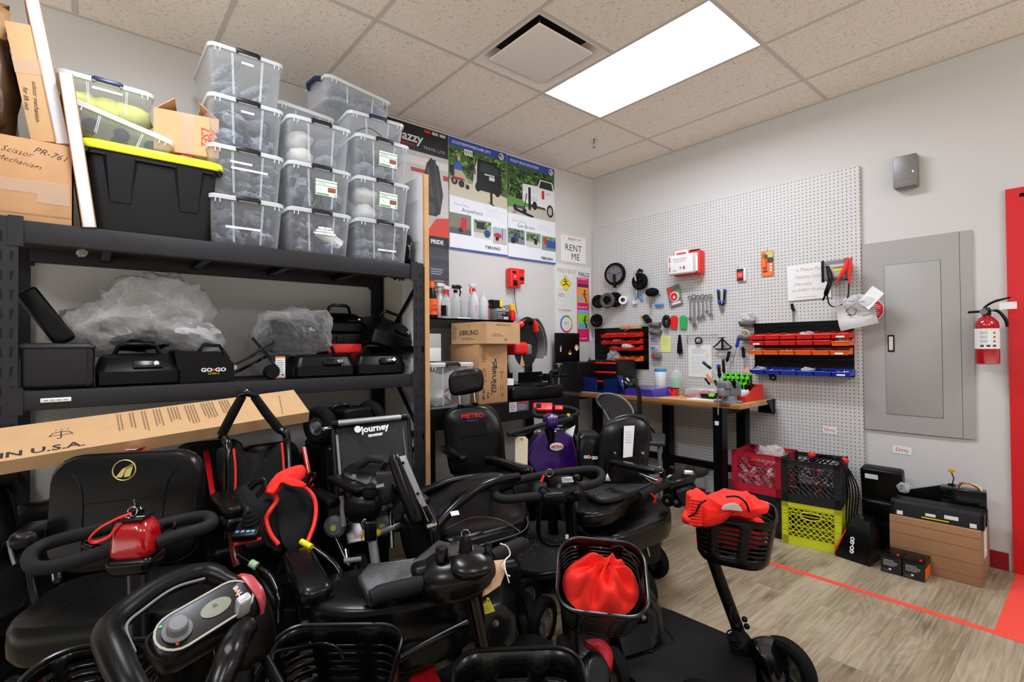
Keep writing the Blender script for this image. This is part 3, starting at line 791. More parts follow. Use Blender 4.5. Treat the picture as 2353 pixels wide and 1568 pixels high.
# ---------------------------------------------------------------- product posters on the left wall
F=w1(-1.786,2.112);PW,PH=.612,.922
pt=sheetthing('poster','poster headed SCOOTER/POWERCHAIR LIFTS with a black van and seated man','poster',F,PW,PH,group='lift posters on the left wall')
a=Art(F)
a.rect('#2a4fb0',0,PH-.065,PW,PH).text('#f2f4fa','SCOOTER/POWERCHAIR LIFTS',.034,.235,PH-.036,bold=.0004,sx=.85)
a.rect('#4c6b35',0,.48,PW,PH-.065).foliage(0,.58,PW,PH-.065,260,3)
a.poly('#c9c2ab',[(0,.40),(PW,.40),(PW,.52),(.3,.57),(0,.60)]).poly('#8f9a6a',[(0,.57),(.3,.57),(.2,.61),(0,.62)])
a.poly('#15171a',[(.27,.56),(.27,.74),(.30,.80),(.46,.80),(.54,.76),(.555,.56),(.52,.53),(.3,.535)]).poly('#c8ccd0',[(.235,.56),(.25,.70),(.285,.795),(.275,.57)])
a.poly('#2f3b3f',[(.31,.70),(.32,.775),(.45,.775),(.51,.745),(.52,.70)]).rect('#b9bec4',.36,.675,.47,.69).rect('#d8dde0',.41,.64,.47,.67).rect('#8a1a14',.25,.66,.265,.71)
a.circ('#0c0d0e',.29,.56,.03,.04).circ('#0c0d0e',.50,.545,.03,.035).rect('#16171a',.42,.44,.445,.63).poly('#3a3d42',[(.39,.455),(.45,.44),(.555,.385),(.50,.385)]).rect('#d0271c',.52,.385,.56,.392)
a.circ('#caa083',.095,.755,.018,.022).poly('#2c62a8',[(.045,.66),(.05,.715),(.09,.735),(.125,.71),(.13,.66)]).poly('#b7ab94',[(.05,.60),(.05,.66),(.13,.66),(.18,.60),(.185,.55),(.16,.55),(.155,.60)])
a.circ('#181818',.05,.565,.033).circ('#181818',.12,.55,.03).circ('#8c8f92',.05,.565,.014).rect('#a81d1c',.04,.58,.14,.60).poly('#181818',[(.01,.60),(.05,.60),(.04,.69),(.015,.69)]).circ('#181818',.18,.535,.02).rect('#181818',.17,.63,.2,.64)
a.rect('#e9ecea',.15,.80,.235,.85)
for k in range(3): a.rect('#9aa39b',.16+.025*k,.81,.175+.025*k,.84)
a.rect('#e6e8ee',0,0,PW,.41).poly('#e6e8ee',[(0,.40),(PW,.38),(PW,.42),(0,.44)])
a.text('#9aa0ae','Next Stop,',.033,.05,.375,'LEFT').text('#3b465f','Anywhere',.052,.12,.335,'LEFT')
a.lines('#a9aeb9',.37,.385,.56,2,.016).lines('#a9aeb9',.37,.345,.58,2,.016,seed=4)
def thumb(x0,y0,x1,y1,bg,k):
    a.rect(bg,x0,y0,x1,y1);w_,h_=x1-x0,y1-y0
    if k == 0: a.rect('#54585e',x0,y0,x1,y0+h_*.3).poly('#bc2330',[(x0+w_*.45,y0+h_*.2),(x0+w_*.55,y0+h_*.85),(x0+w_*.8,y0+h_*.8),(x0+w_*.75,y0+h_*.2)]).circ('#17181a',x0+w_*.5,y0+h_*.2,w_*.1)
    if k == 1: a.rect('#c9cbc6',x0,y0,x1,y0+h_*.3).foliage(x0,y0+h_*.5,x1,y1,30,6,r=.02).rect('#22272e',x0+w_*.15,y0+h_*.5,x0+w_*.6,y1-h_*.1).circ('#23467a',x0+w_*.75,y0+h_*.3,w_*.18)
    if k == 2: a.rect('#b9b6ad',x0,y0,x1,y0+h_*.4).circ('#c3262a',x0+w_*.35,y0+h_*.5,w_*.28,h_*.16).circ('#17181a',x0+w_*.3,y0+h_*.3,w_*.12).rect('#17181a',x0+w_*.65,y0+h_*.3,x0+w_*.7,y1-h_*.05)
    if k == 3: a.foliage(x0,y0+h_*.3,x1,y1,40,9,r=.02).rect('#3c3f6a',x0+w_*.3,y0+h_*.1,x0+w_*.6,y0+h_*.7).circ('#17181a',x0+w_*.3,y0+h_*.2,w_*.14)
    if k == 4: a.foliage(x0,y0+h_*.4,x1,y1,40,10,r=.02).rect('#c6c8c2',x0,y0,x1,y0+h_*.35).rect('#17181a',x0+w_*.55,y0+h_*.2,x0+w_*.75,y0+h_*.6)
    if k == 5: a.foliage(x0,y0+h_*.5,x1,y1,30,12,r=.02).rect('#2a50a0',x0+w_*.3,y0+h_*.2,x1,y0+h_*.7).rect('#c3262a',x0+w_*.15,y0+h_*.4,x0+w_*.3,y1-h_*.1)
thumb(0,.13,.215,.30,'#7b7568',0);thumb(.24,.125,.43,.28,'#99a08e',1);thumb(.445,.10,.60,.245,'#a9b7c6',2)
def bruno(A,x,y,s_,col='#2b3440'):
    A.text(col,'BRUNO',s_,x+s_*.6,y,'LEFT',bold=.0006,sx=1.1).poly('#2b3440',[(x,y-s_*.4),(x+s_*.2,y+s_*.5),(x+s_*.45,y+s_*.35),(x+s_*.2,y-.1*s_)]).circ('#8ab54a',x+s_*.1,y+s_*.35,s_*.1)
bruno(a,.36,.055,.038);a.rect('#2a4fb0',0,-.001,PW,.014).circ('#eef0f4',.545,PH-.045,.03)
for k in range(5): a.rect('#b5343c',.523,PH-.065+k*.008,.567,PH-.061+k*.008)
a.rect('#2b3566',.523,PH-.045,.543,PH-.026)
a.build('print',pt)
F=w1(-1.17,2.105)
pt=sheetthing('poster','poster headed PICKUP TRUCK SOLUTIONS with a white pickup truck','poster',F,.598,PH,group='lift posters on the left wall')
a=Art(F);PW=.598
a.rect('#2a4fb0',0,PH-.065,PW,PH).text('#f2f4fa','PICKUP TRUCK SOLUTIONS',.034,.215,PH-.036,bold=.0004,sx=.82)
a.rect('#3d5a2c',0,.45,PW,PH-.065).foliage(0,.56,PW,PH-.065,260,8,cols=('#27401f','#335626','#4d7a30','#1a2b16','#131c12','#6a9c44'))
a.poly('#5f9140',[(0,.44),(.25,.47),(.25,.56),(0,.56)]).poly('#bdb6aa',[(0,.40),(PW,.38),(PW,.5),(.3,.5),(0,.46)])
a.poly('#e4e6e8',[(.18,.55),(.18,.70),(.37,.71),(.40,.78),(.56,.78),(.59,.70),(.59,.50),(.5,.48),(.46,.52),(.2,.53)]).poly('#23282d',[(.385,.70),(.41,.77),(.55,.77),(.57,.70)])
a.rect('#cfd2d5',.19,.56,.36,.60).rect('#c52a20',.42,.60,.455,.68).text('#333333','#1500',.02,.50,.66)
a.circ('#15171a',.53,.50,.045,.06).circ('#aeb2b6',.53,.50,.028,.04).circ('#15171a',.33,.52,.03,.04).rect('#17181b',.25,.47,.28,.68).poly('#17181b',[(.07,.44),(.30,.40),(.32,.42),(.1,.46)])
a.circ('#15171a',.09,.47,.026).circ('#15171a',.20,.45,.026).poly('#1b1c1f',[(.1,.55),(.17,.55),(.17,.58),(.1,.60)]).rect('#4a3a68',.1,.465,.2,.49).line('#15171a',[(.2,.48),(.23,.62)],.01).rect('#c52a20',.06,.415,.10,.425).rect('#c52a20',.3,.39,.35,.4)
a.rect('#e6e8ee',0,0,PW,.405)
a.text('#9aa0ae','Get it Done,',.033,.05,.345,'LEFT').text('#3b465f','Get Bruno',.05,.11,.305,'LEFT').lines('#a9aeb9',.36,.345,.56,3,.018,seed=7)
thumb(0,.135,.20,.27,'#7d858a',3);thumb(.215,.13,.40,.265,'#8d958a',4);thumb(.415,.12,.598,.255,'#7a8f72',5)
bruno(a,.40,.04,.036);a.rect('#2a4fb0',0,-.001,PW,.012).circ('#eef0f4',.54,PH-.045,.03)
for k in range(5): a.rect('#b5343c',.518,PH-.065+k*.008,.562,PH-.061+k*.008)
a.rect('#2b3566',.518,PH-.045,.538,PH-.026)
a.build('print',pt)
p0=aty(888,270,0);p1=aty(1031,645,0);x0,x1=p0.x,-1.79;z0=p1.z;PH=3.035-z0;PW=x1-x0
F=w1(x0,z0)
pt=sheetthing('poster','dark tall poster headed with a travel scooter name, left of the blue posters','poster',F,PW,PH)
a=Art(F)
a.rect('#17181b',0,PH-.20,PW,PH).text('#dfe1e4','jazzy',.105,.20,PH-.10,bold=.002,shear=.15).text('#d42a24','carbon',.045,.17,PH-.155,shear=.1).text('#c9cbd0','TRAVEL LITE',.03,PW-.13,PH-.155,space=1.2)
for k,c_ in enumerate(('#d42a24','#c9cbd0','#c9cbd0')): a.rect(c_,PW-.22+k*.07,PH-.035,PW-.165+k*.07,PH-.012)
a.rect('#c6c4c1',0,PH-.68,PW,PH-.20).rect('#dedcda',0,PH-.30,PW,PH-.24)
a.rect('#b53b30',.2,PH-.36,PW*.72,PH-.33).rect('#d9d2ca',.22,PH-.46,PW*.7,PH-.37).rect('#b53b30',PW-.05,PH-.38,PW,PH-.34)
a.poly('#262729',[(PW-.2,PH-.6),(PW-.24,PH-.42),(PW-.2,PH-.27),(PW-.16,PH-.22),(PW-.09,PH-.28),(PW-.05,PH-.5),(PW-.08,PH-.66),(PW-.16,PH-.68)])
a.line('#3c3d40',[(PW-.13,PH-.23),(PW-.08,PH-.6)],.02).line('#4a4b4e',[(PW-.19,PH-.3),(PW-.14,PH-.6)],.015).circ('#141416',PW-.16,PH-.62,.07,.09).circ('#3a3b3d',PW-.16,PH-.62,.04,.05)
a.line('#2a2b2e',[(.25,PH-.5),(.3,PH-.42),(.4,PH-.44),(.43,PH-.56)],.014)
a.rect('#b9b2ab',0,PH-.84,PW,PH-.68).poly('#cf3d2b',[(PW-.22,PH-.84),(PW-.12,PH-.70),(PW,PH-.68),(PW,PH-.84)]).circ('#77787a',PW-.3,PH-.76,.07)
a.rect('#1b1c1f',0,PH-.93,PW,PH-.84).text('#d7d9dd','PRIDE',.045,PW-.11,PH-.885,bold=.002).circ('#8a8c90',PW-.235,PH-.885,.016)
a.rect('#34353b',0,0,PW,PH-.93)
for k in range(8): a.rect(('#3b3c43','#41424a','#4a4b54')[k % 3],0,PH-.93-.03*(k+1),PW,PH-.93-.03*k)
for k in range(4): a.rect(('#5a4038','#3c302c','#6a4c40','#7a5c4c')[k],PW-.2,PH-1.18-.035*k-.03,PW,PH-1.18-.035*k).rect('#b9bac0',PW-.14,PH-1.18-.035*k-.018,PW-.05,PH-1.18-.035*k-.012)
for k,(n_,dz) in enumerate(((3,0),(4,.22),(3,.35),(1,.5))): a.lines('#b9bac0',PW-.17,PH-1.10-dz,PW-.05,n_,.018,.006,seed=k)
a.circ('#565761',PW-.2,PH-1.5,.06,.09).line('#8d8f98',[(PW-.3,PH-1.02),(PW-.27,PH-1.12)],.012)
a.build('print',pt)
# rent-me sign
p0=aty(1286,606,0);p1=aty(1347,537,0)
F=w1(-.5,2.14);PW,PH=.385,.285
pt=sheetthing('sign','white sheet reading RENT ME inside a thin red border','sign',F,PW,PH)
a=Art(F);e_=.006
for q in ((e_,e_,PW-e_,e_+.003),(e_,PH-e_-.003,PW-e_,PH-e_),(e_,e_,e_+.003,PH-e_),(PW-e_-.003,e_,PW-e_,PH-e_)): a.rect('#c0453c',*q)
a.text('#1d1d1f','RENT',PH*.33,PW/2,PH*.53,space=1.1).text('#1d1d1f','ME',PH*.33,PW*.57,PH*.23,space=1.1)
a.text('#c23a34','MOBILITY CITY',PH*.105,PW*.55,PH*.845,bold=.0005,sx=.95).line('#c23a34',[(PW*.13,PH*.77),(PW*.15,PH*.87),(PW*.1,PH*.9)],.003).lines('#c99a94',PW*.2,PH*.78,PW*.85,1,.01)
a.build('print',pt)
# prevent-falls poster
p0=aty(1271,775,0);p1=aty(1358,612,0)
F=w1(-.583,1.36) @ Matrix.Diagonal((.95,.8,1,1));PW,PH=.56,.95
pt=sheetthing('poster','safety poster headed PREVENT FALLS with a yellow diamond and pink column','poster',F,PW,PH,m=mat('satin poster','#dfe3df',.5))
a=Art(F)
a.text('#c08a8a','PREVENT',.075,.04,PH-.085,'LEFT',sx=.95).text('#202226','FALLS',.075,.535,PH-.1,'RIGHT',bold=.001,sx=.9)
cx,cy,r_=.165,PH-.235,.085
a.poly('#3a3517',[(cx-r_-.004,cy),(cx,cy-r_*1.15-.004),(cx+r_+.004,cy),(cx,cy+r_*1.15+.004)]).poly('#e7d31e',[(cx-r_,cy),(cx,cy-r_*1.15),(cx+r_,cy),(cx,cy+r_*1.15)])
a.circ('#202020',cx-.01,cy+.05,.012).line('#202020',[(cx-.005,cy+.035),(cx+.005,cy),(cx+.03,cy-.01),(cx+.045,cy-.03)],.014).line('#202020',[(cx-.045,cy+.02),(cx-.01,cy+.025),(cx+.04,cy+.03)],.009).line('#202020',[(cx+.005,cy),(cx-.02,cy-.025),(cx-.045,cy-.015)],.012)
for q in ((.05,.50,.28,.503),(.05,.64,.28,.643),(.05,.50,.053,.64),(.277,.50,.28,.64)): a.rect('#b9bcb8',*q)
a.text('#c94a4a','60%',.07,.105,.565,sx=.8).lines('#aeb1ae',.17,.61,.27,5,.02).lines('#c99a9a',.06,.632,.27,1,.01).rect('#cf8f8f',.05,.44,.28,.442)
a.text('#9aa09a','Be',.035,.06,.385,'LEFT').text('#b83a3a','proactive',.036,.105,.385,'LEFT',bold=.0006).lines('#aeb1ae',.06,.36,.27,1,.01)
cx,cy=.17,.215
cols=['#d8345c','#e05c30','#e0902c','#d8c02c','#8cbc3c','#48a048','#2c9880','#3878b0','#4858a8','#7848a0','#a84090','#c83874']
for k in range(12):
    a0,a1=2*PI*k/12,2*PI*(k+1)/12
    a.poly(cols[(k+3) % 12],[(cx+.095*math.cos(a0),cy+.11*math.sin(a0)),(cx+.095*math.cos(a1),cy+.11*math.sin(a1)),(cx+.075*math.cos(a1),cy+.088*math.sin(a1)),(cx+.075*math.cos(a0),cy+.088*math.sin(a0))])
a.text('#8890a8','365',.055,cx,cy+.01,sx=.9).lines('#a8a8b8',cx-.03,cy-.03,cx+.03,1,.01)
a.rect('#d81b6a',.335,0,.525,PH-.14)
for k,(zc,col,col2) in enumerate(((.545,'#eb9a2c','#7fb4d8'),(.215,'#8fd021','#5aa6e0'))):
    a.text('#f6dbe8','Diet type #%d' % (k+1),.028,.35,zc+.25-.03*k,'LEFT',bold=.0004).rect('#f0c040' if k == 0 else '#b8e060',.345,zc-.055,.515,zc+.14).rect(col,.348,zc-.052,.512,zc+.137)
    a.rect('#4c2050' if k == 0 else '#6db8e8',.345,zc+.145,.515,zc+.185).poly(col2,[(.37,zc-.04),(.43,zc-.04),(.44,zc+.02),(.40,zc+.03),(.365,zc+.02)] if k == 0 else [(.352,zc-.045),(.50,zc-.045),(.49,zc+.01),(.36,zc+.02)])
    a.circ('#2a1a2a',.46+.005*k,zc+.10,.012).line('#8a2840' if k == 0 else '#14202c',[(.455,zc+.09),(.45,zc+.03),(.475,zc),(.48,zc-.045)],.022).line('#2a1a3a',[(.42,zc+.05),(.45,zc+.06),(.49,zc+.05)],.01)
a.text('#f6dbe8','Diet type #3',.026,.35,.04,'LEFT',bold=.0004)
a.build('print',pt)

# ---------------------------------------------------------------- red charger on the left wall
t_=thing('battery_charger','red twin battery charger hung on the white left wall','charger',(-1.115,-.002,1.305+.55+.0))
t_.matrix_world=TR(-1.11,-.002,3.245-1.306+.0-.02+.0);WM[t_.name]=t_.matrix_world.copy()
g=G().rbox((-.03,-.04,.0),(.11,.07,.175),.012,2).rbox((.045,-.035,.02),(.08,.065,.13),.01,2)
for k in range(6): g.box((.015+.012*k,-.07,.07),(.005,.006,.03))
g.build('housing',M_RED,t_)
for c_,d_ in (((-.035,-.077,-.045),(.05,.004,.05)),((-.045,-.077,.05),(.04,.004,.02)),((.05,-.068,-.0),(.05,.004,.03))): G().rbox(c_,d_,.002,1).build('contact_panel',M_BLK,t_)
G().text('M',.02,w1(-.035,.012,-.0755),shear=.2,bold=.001).build('lettering',M_WHITE,t_)
G().tube([(-.01,-.03,-.085),(0,-.03,-.2),(.03,-.04,-.36),(.05,-.06,-.42)],.003,6,smooth=5).build('power_cord',M_BLK,t_)

# ================================================================== black steel bench with hutch shelf
TX0,TX1=-2.36,-.93
tb=thing('work_table','black steel work table between the rack and the corner, saw and cartons on it','workbench',(TX0,-.62,0))
M_TBL=mat('black table steel','#0d0d10',.35,spec=.3)
G().box2((TX0,-.62,.875),(TX1,-.02,.905)).build('table_top',M_TBL,tb,world=True)
g=G().box2((TX0,-.622,.77),(TX1,-.61,.875))
for k in range(5): g.cyl((TX0+.05,-.624,.86-.05*k) if 0 else (TX0+.06,-.624,.86-.02*k),(TX0+.06,-.621,.86-.02*k),.003,6)
g.build('apron',M_TBL,tb,world=True)
for x in (TX0+.03,TX1-.03):
    for y in (-.59,-.05): G().box((x,y,.44),(.05,.05,.875)).build('leg',M_TBL,tb,world=True)
    G().box2((x-.025,-.06,.9),(x+.025,-.02,1.5)).build('upright',M_TBL,tb,world=True)
G().box2((TX0+.03,-.6,.2),(TX1-.03,-.03,.225)).build('lower_shelf',M_TBL,tb,world=True)
g=G().box2((TX0,-.30,1.515),(-1.19,-.02,1.525)).box2((TX0,-.30,1.45),(-1.19,-.292,1.525));g.build('hutch_shelf',M_TBL,tb,world=True)
p0=aty(1170,948,-.623);p1=aty(1210,930,-.623)
g=Art(w1(p0.x,p0.z,-.6235));wd,hh=p1.x-p0.x+.02,.07
g.rect('#c9c9c7',0,0,wd*.38,hh).rect('#55565a',wd*.38,0,wd,hh).rect('#b5252a',wd*.38,hh-.012,wd,hh).lines('#44464a',.006,hh-.01,wd*.34,5,.012,.004).lines('#b8b8b8',wd*.42,hh-.02,wd*.95,4,.011,.003)
g.build('warning_label',tb)
lb=G().rbox((-1.3,-.4,.42),(.26,.2,.38),.02,2)
# slim things on the hutch shelf
SZ=1.526
def shelfx(px,y=-.15): return aty(px,725,y).x
def spray(label,px,y,h,r,body,head,liquid=None,hd=1,capc=None,lab=None,group=None):
    t_=thing('spray_bottle',label,'bottle',(shelfx(px,y),y,SZ),rz=hd,group=group)
    hb=h*.72
    G().lathe([(r*.9,0),(r,.006),(r,hb*.62),(r*.75,hb*.8),(.014,hb*.92),(.013,hb)],18).build('body',body,t_)
    g=G().lathe([(.016,hb-.005),(.016,hb+.016),(.012,hb+.02)],14)
    g.build('collar',capc or head,t_)
    g=G().rbox((.008,0,hb+.042),(.075,.024,.032),.008,2).tube([(.04,0,hb+.04),(.055,0,hb+.045)],.009,8)
    g.build('nozzle',head,t_)
    G().tube([(.032,0,hb+.03),(.045,0,hb+.005),(.036,0,hb-.03)],[.005,.007,.005],8).build('trigger',capc or head,t_)
    if lab: G().lathe([(r+.0008,hb*.12),(r+.0008,hb*.52)],18,cap=False,arc=PI*1.2).build('label',lab,t_)
    return t_
M_TBOT=clear_mat('translucent bottle','#e9edf0',.5,.25,.4);M_CBOT=clear_mat('clear bottle','#eef2f4',.22,.1,.6)
o=thing('spray_bottle','black spray bottle with orange cap and label beside the wooden board edge','bottle',(shelfx(992),-.15,SZ))
G().lathe([(.042,0),(.045,.01),(.044,.14),(.028,.21),(.016,.24)],18).build('body',M_BLK,o);G().lathe([(.02,.235),(.022,.26),(.016,.285)],14).build('cap',M_ORG,o)
G().lathe([(.0455,.03),(.0455,.15)],18,cap=False).build('label',M_ORG,o);G().box((-.0,-.046,.07),(.05,.002,.02)).box((0,-.046,.1),(.03,.002,.012)).build('label_print',M_INKR,o)
spray('white spray bottle with white head, next to the orange-capped one',1011,-.13,.31,.034,M_WHITE,M_WHITE,hd=.3)
spray('clear spray bottle with black label and red collar on the black shelf',1024,-.17,.28,.036,M_CBOT,M_WHITE,hd=.5,capc=M_RED,lab=M_BLK)
spray('clear spray bottle with a black trigger head',1047,-.15,.30,.034,M_CBOT,M_BLK,hd=-.1)
t_=spray('translucent spray bottle with a raised red trigger and red print',1089,-.16,.33,.044,M_TBOT,M_TBOT,hd=PI+.2,capc=M_RED)
g=Art(w1(0,0));g.F=frame((-.025,-.0455,.04),x=(1,0,0),z=(0,-1,0))
g.rect('#d98a88',0,0,.05,.002).rect('#d98a88',0,.075,.05,.077).lines('#d98a88',.002,.07,.048,5,.012,.003)
o=g.g.build('print',[pmat(c) for c in g.cols],t_);o.rotation_euler=(0,0,-PI-.2)
o=thing('plastic_bottle','capless translucent bottle with a red strip, right of the red-trigger bottle','bottle',(shelfx(1110,-.15),-.15,SZ))
G().lathe([(.038,0),(.042,.008),(.042,.13),(.03,.18),(.014,.20),(.014,.235)],18).build('body',M_TBOT,o);G().box((.03,-.032,.07),(.008,.004,.11)).build('stripe',M_INKR,o)
o=G().rbox((0,0,.006),(.13,.06,.012),.005,1).build('folded_cloth',M_WHITE);place(o,TR(shelfx(1062,-.25),-.25,SZ));tag(o,'flat white folded cloth at the front edge of the black shelf','cloth')
# small charger, boxes
t_=thing('battery_pack','black and yellow tool battery lying on a small printed box','battery',(shelfx(1140),-.14,SZ+.105))
G().rbox((0,0,.035),(.09,.08,.07),.01,2).rbox((-.045,0,.06),(.03,.05,.025),.005,1).build('case',M_BLK,t_);G().rbox((.03,-.042,.04),(.032,.006,.055),.003,1).build('badge',M_YEL,t_)
t_=thing('product_box','small box with a black printed label under the yellow battery','box',(shelfx(1147),-.15,SZ))
G().rbox((0,0,.052),(.13,.1,.104),.002,1).build('carton',mat('grey printed carton','#8d8e8a',.6),t_)
a=Art(frame((-.064,-.0512,.005),x=(1,0,0),z=(0,-1,0)));a.rect('#202022',0,.0,.128,.075).text('#e8e8e8','Strong & Tough',.013,.006,.062,'LEFT',bold=.0003).lines('#dddddd',.006,.048,.06,3,.014,.004).rect('#d8d8d8',.07,.01,.12,.03)
a.g.build('print',[pmat(c) for c in a.cols],t_)
t_=thing('product_jar','small jar, yellow above and red below, at the end of the black shelf','jar',(shelfx(1176),-.15,SZ))
G().rbox((0,0,.045),(.05,.05,.09),.006,1).build('base',M_RED,t_);G().rbox((0,0,.12),(.048,.048,.06),.01,2).build('top',mat('amber plastic','#f0b020',.3),t_)
o=G()
for k in range(4): o.torus(.018,.007,TR(-.02+.014*k,0,.012+.004*k,rx=.9,rz=k))
o=o.build('wire_coil',M_STL);place(o,TR(shelfx(1165,-.1),-.1,SZ+.105));tag(o,'small tangled metal coils on the printed box','wire')
t_=thing('candle_jars','pale ribbed packet at the right end of the black shelf','packet',(shelfx(1195),-.12,SZ))
for k in range(4): G().rbox((-.03+k*.018,0,.035),(.014,.04,.07),.004,1).build('tube',M_TBOT,t_)

# ---------------------------------------------------------------- cartons and saw on the table
def umbrella(a_,x,y,s_,col='#2c2926'):
    a_.line(col,[(x-s_,y),(x-s_*.7,y+s_*.6),(x,y+s_*.85),(x+s_*.7,y+s_*.6),(x+s_,y)],s_*.1).line(col,[(x-s_,y),(x-s_*.5,y+s_*.12),(x,y),(x+s_*.5,y+s_*.12),(x+s_,y)],s_*.08)
    a_.line(col,[(x,y+s_*.8),(x,y-s_*.5),(x-s_*.15,y-s_*.65),(x-s_*.35,y-s_*.5)],s_*.12)
    for k in range(3): a_.line(col,[(x+(k-1)*s_*.5,y+s_*1.1),(x+(k-1)*s_*.5+s_*.15,y+s_*1.35)],s_*.07)
c1=aty(1100,850,-.58);r1=aty(1166,850,-.58)
bw=r1.x-c1.x;bl=.36
b2=carton('tall tan carton printed sideways, under the askew flat carton on the table',TR((c1.x+r1.x)/2,-.58+bl/2,.906),bw,bl,.425,M_CARD,tape=False)
a=Art(frame((-bw/2,-bl/2-.0006,0),x=(1,0,0),z=(0,-1,0)))
a.text('#2c2926','BRUNO',.05,bw*.52,.17,rz=-PI/2,bold=.0012,sx=1.1).line('#2c2926',[(bw*.45,.30),(bw*.62,.25),(bw*.58,.32),(bw*.5,.27)],.007)
a.lines('#4a4038',bw*.1,.40,bw*.28,9,.012,.003).lines('#4a4038',bw*.1,.25,bw*.28,9,.012,.003,seed=3).text('#2c2926','CE UK',.03,bw*.15,.07,rz=-PI/2,bold=.0006).text('#2c2926','CA',.03,bw*.3,.06,rz=-PI/2,bold=.0006)
umbrella(a,bw*.8,.05,.018);a.line('#2c2926',[(bw*.74,.13),(bw*.74,.09)],.003).line('#2c2926',[(bw*.82,.13),(bw*.82,.09)],.003)
a.line('#2c2926',[(bw*.72,.22),(bw*.86,.22)],.003).line('#2c2926',[(bw*.79,.22),(bw*.79,.17)],.003).lines('#4a4038',bw*.42,.16,bw*.46,1,.01,.1)
a.g.build('print',[pmat(c) for c in a.cols],b2)
cn=atz(1118,785,1.333);lf=atz(1024,785,1.333)
cn=aty(1118,785,-.66);lf=aty(1022,786,-.45);rt=aty(1198,787,-.45)
dx=Vector((.15,-.99,0)).normalized();L1,L2=.36,.36
b1_=thing('cardboard_box','flat tan carton lying askew on the tall printed carton','cardboard box',M=frame(Vector((cn.x,cn.y,1.333)),x=dx,z=(0,0,1)))
G().box2((-L1,0,0),(0,L2,.155)).build('body',M_CARDL,b1_)
a=Art(frame((-L1,-.0006,0),x=(1,0,0),z=(0,-1,0)))
a.text('#2c2926','BRUNO',.05,L1*.55,.078,bold=.0008,sx=.95).line('#2c2926',[(L1*.24,.05),(L1*.28,.10),(L1*.3,.065),(L1*.25,.075)],.005).lines('#4a4038',.01,.13,.06,9,.012,.003).lines('#4a4038',L1*.3,.045,L1*.7,2,.01,.003)
umbrella(a,L1*.52,.125,.012)
a.g.build('print',[pmat(c) for c in a.cols],b1_)
a=Art(frame((.0006,0,0),x=(0,1,0),z=(1,0,0)))
a.text('#6b5238','MADE IN U.S.A.',.024,L2*.5,.135).text('#3a332c','CE',.024,L2*.55,.03).lines('#6b5238',.06,.07,.18,2,.012,.003)
a.g.build('print',[pmat(c) for c in a.cols],b1_)
# lidded document bin at the left end of the table
dbx=aty(1030,900,-.62)
T=TR(-2.17,-.42,.906,rz=0)
dbn=clear_bin('clear bin of papers and coiled wire on the black table behind the headrest',T,.37,.40,.30,taper=.88)
for k in range(4):
    o=G().box((0,0,0),(.2,.002,.15)).build('paper_sheet',M_PAPER);place(o,TR(-2.2+.03*k,-.5+.03*k,1.05,ry=.3-.2*k,rx=.2));tag(o,'white paper standing inside the clear bin on the black table','paper','papers in the clear table bin')
o=G();o.torus(.06,.004,TR(rx=.9)).torus(.055,.004,TR(rx=.9,ry=.2));o=o.build('wire_coil',mat('copper wire','#a8643c',.35,metal=.8));place(o,TR(-2.12,-.54,.98));tag(o,'coil of copper-coloured wire in the clear table bin','wire')
o=G().blob((0,0,0),(.2,.2,.1),9,.2,3,12).build('crumpled_paper',M_PAPER,angle=60);place(o,TR(-2.2,-.46,.965));tag(o,'crumpled paper at the bottom of the clear table bin','paper')
for k in range(2):
    o=G().rbox((0,0,.05),(.3,.26,.1),.003,1).build('carton',M_WHITE if k == 0 else mat('pale grey carton','#b8bab8',.6));place(o,TR(-2.2,-.16,1.21+.101*k));tag(o,['white','pale grey'][k]+' flat carton in the stack behind the clear table bin','cardboard box')
o=G().box((0,0,.15),(.22,.2,.3)).build('carton',M_CARDD);place(o,TR(-2.2,-.16,.906));tag(o,'brown carton under the pale flat cartons behind the clear table bin','cardboard box')
# mitre saw
S0=Vector((-1.42,-.38,.897))
ms=thing('mitre_saw','large red and black mitre saw with a steel blade guard on the black table','saw',M=TR(*S0,rz=-.05))
M_SAWG=mat('saw guard aluminium','#9b9694',.35,metal=.5)
G().rbox((.06,-.02,.06),(.52,.42,.10),.02,2).lathe([(.2,.11),(.2,.125)],24,TR(.08,-.03,0)).build('base',M_BLK,ms)
G().box2((-.2,.08,.11),(.04,.11,.2)).box2((.12,.08,.11),(.36,.11,.2)).build('fence',M_BLKM,ms)
G().tube([(.02,.15,.1),(.0,.17,.3),(-.02,.12,.42)],[.05,.045,.05],12).build('arm',M_BLKM,ms)
C_=Vector((.10,-.02,.42));Fg=frame(C_,x=(.95,.3,0),z=(.3,-.95,0))
G().lathe([(.02,-.002),(.175,-.0015),(.175,.0015),(.02,.002)],40,Fg).build('blade',mat('dark blade','#2b2a2c',.35,metal=.6),ms)
g=G()                                                                     # curved guard: arc band
for rr_,wd,a0,a1,off in ((.21,.05,-.5,2.3,0),(.235,.03,-.35,1.2,.03)):
    pr_=[]
    for k in range(19):
        an=a0+(a1-a0)*k/18
        c_,s_=math.cos(an),math.sin(an)
        pr_.append([(rr_*c_,rr_*s_,-wd+off),((rr_+.008)*c_,(rr_+.008)*s_,-wd+off),((rr_+.008)*c_,(rr_+.008)*s_,wd+off),(rr_*c_,rr_*s_,wd+off)])
    g.loft(pr_,M=Fg)
pl=[(.205*math.cos(2.3-k*1.5/10),.205*math.sin(2.3-k*1.5/10)) for k in range(11)]+[(.08,.05),(-.1,.0)]
g.prism(pl,-.045,-.035,Fg)
g.build('blade_guard',M_SAWG,ms)
G().rbox((-.03,-.06,.40),(.14,.16,.10),.03,3).build('motor_housing',M_RED,ms);G().rbox((.05,-.06,.39),(.07,.13,.09),.02,2).build('motor_cap',M_GREY,ms)
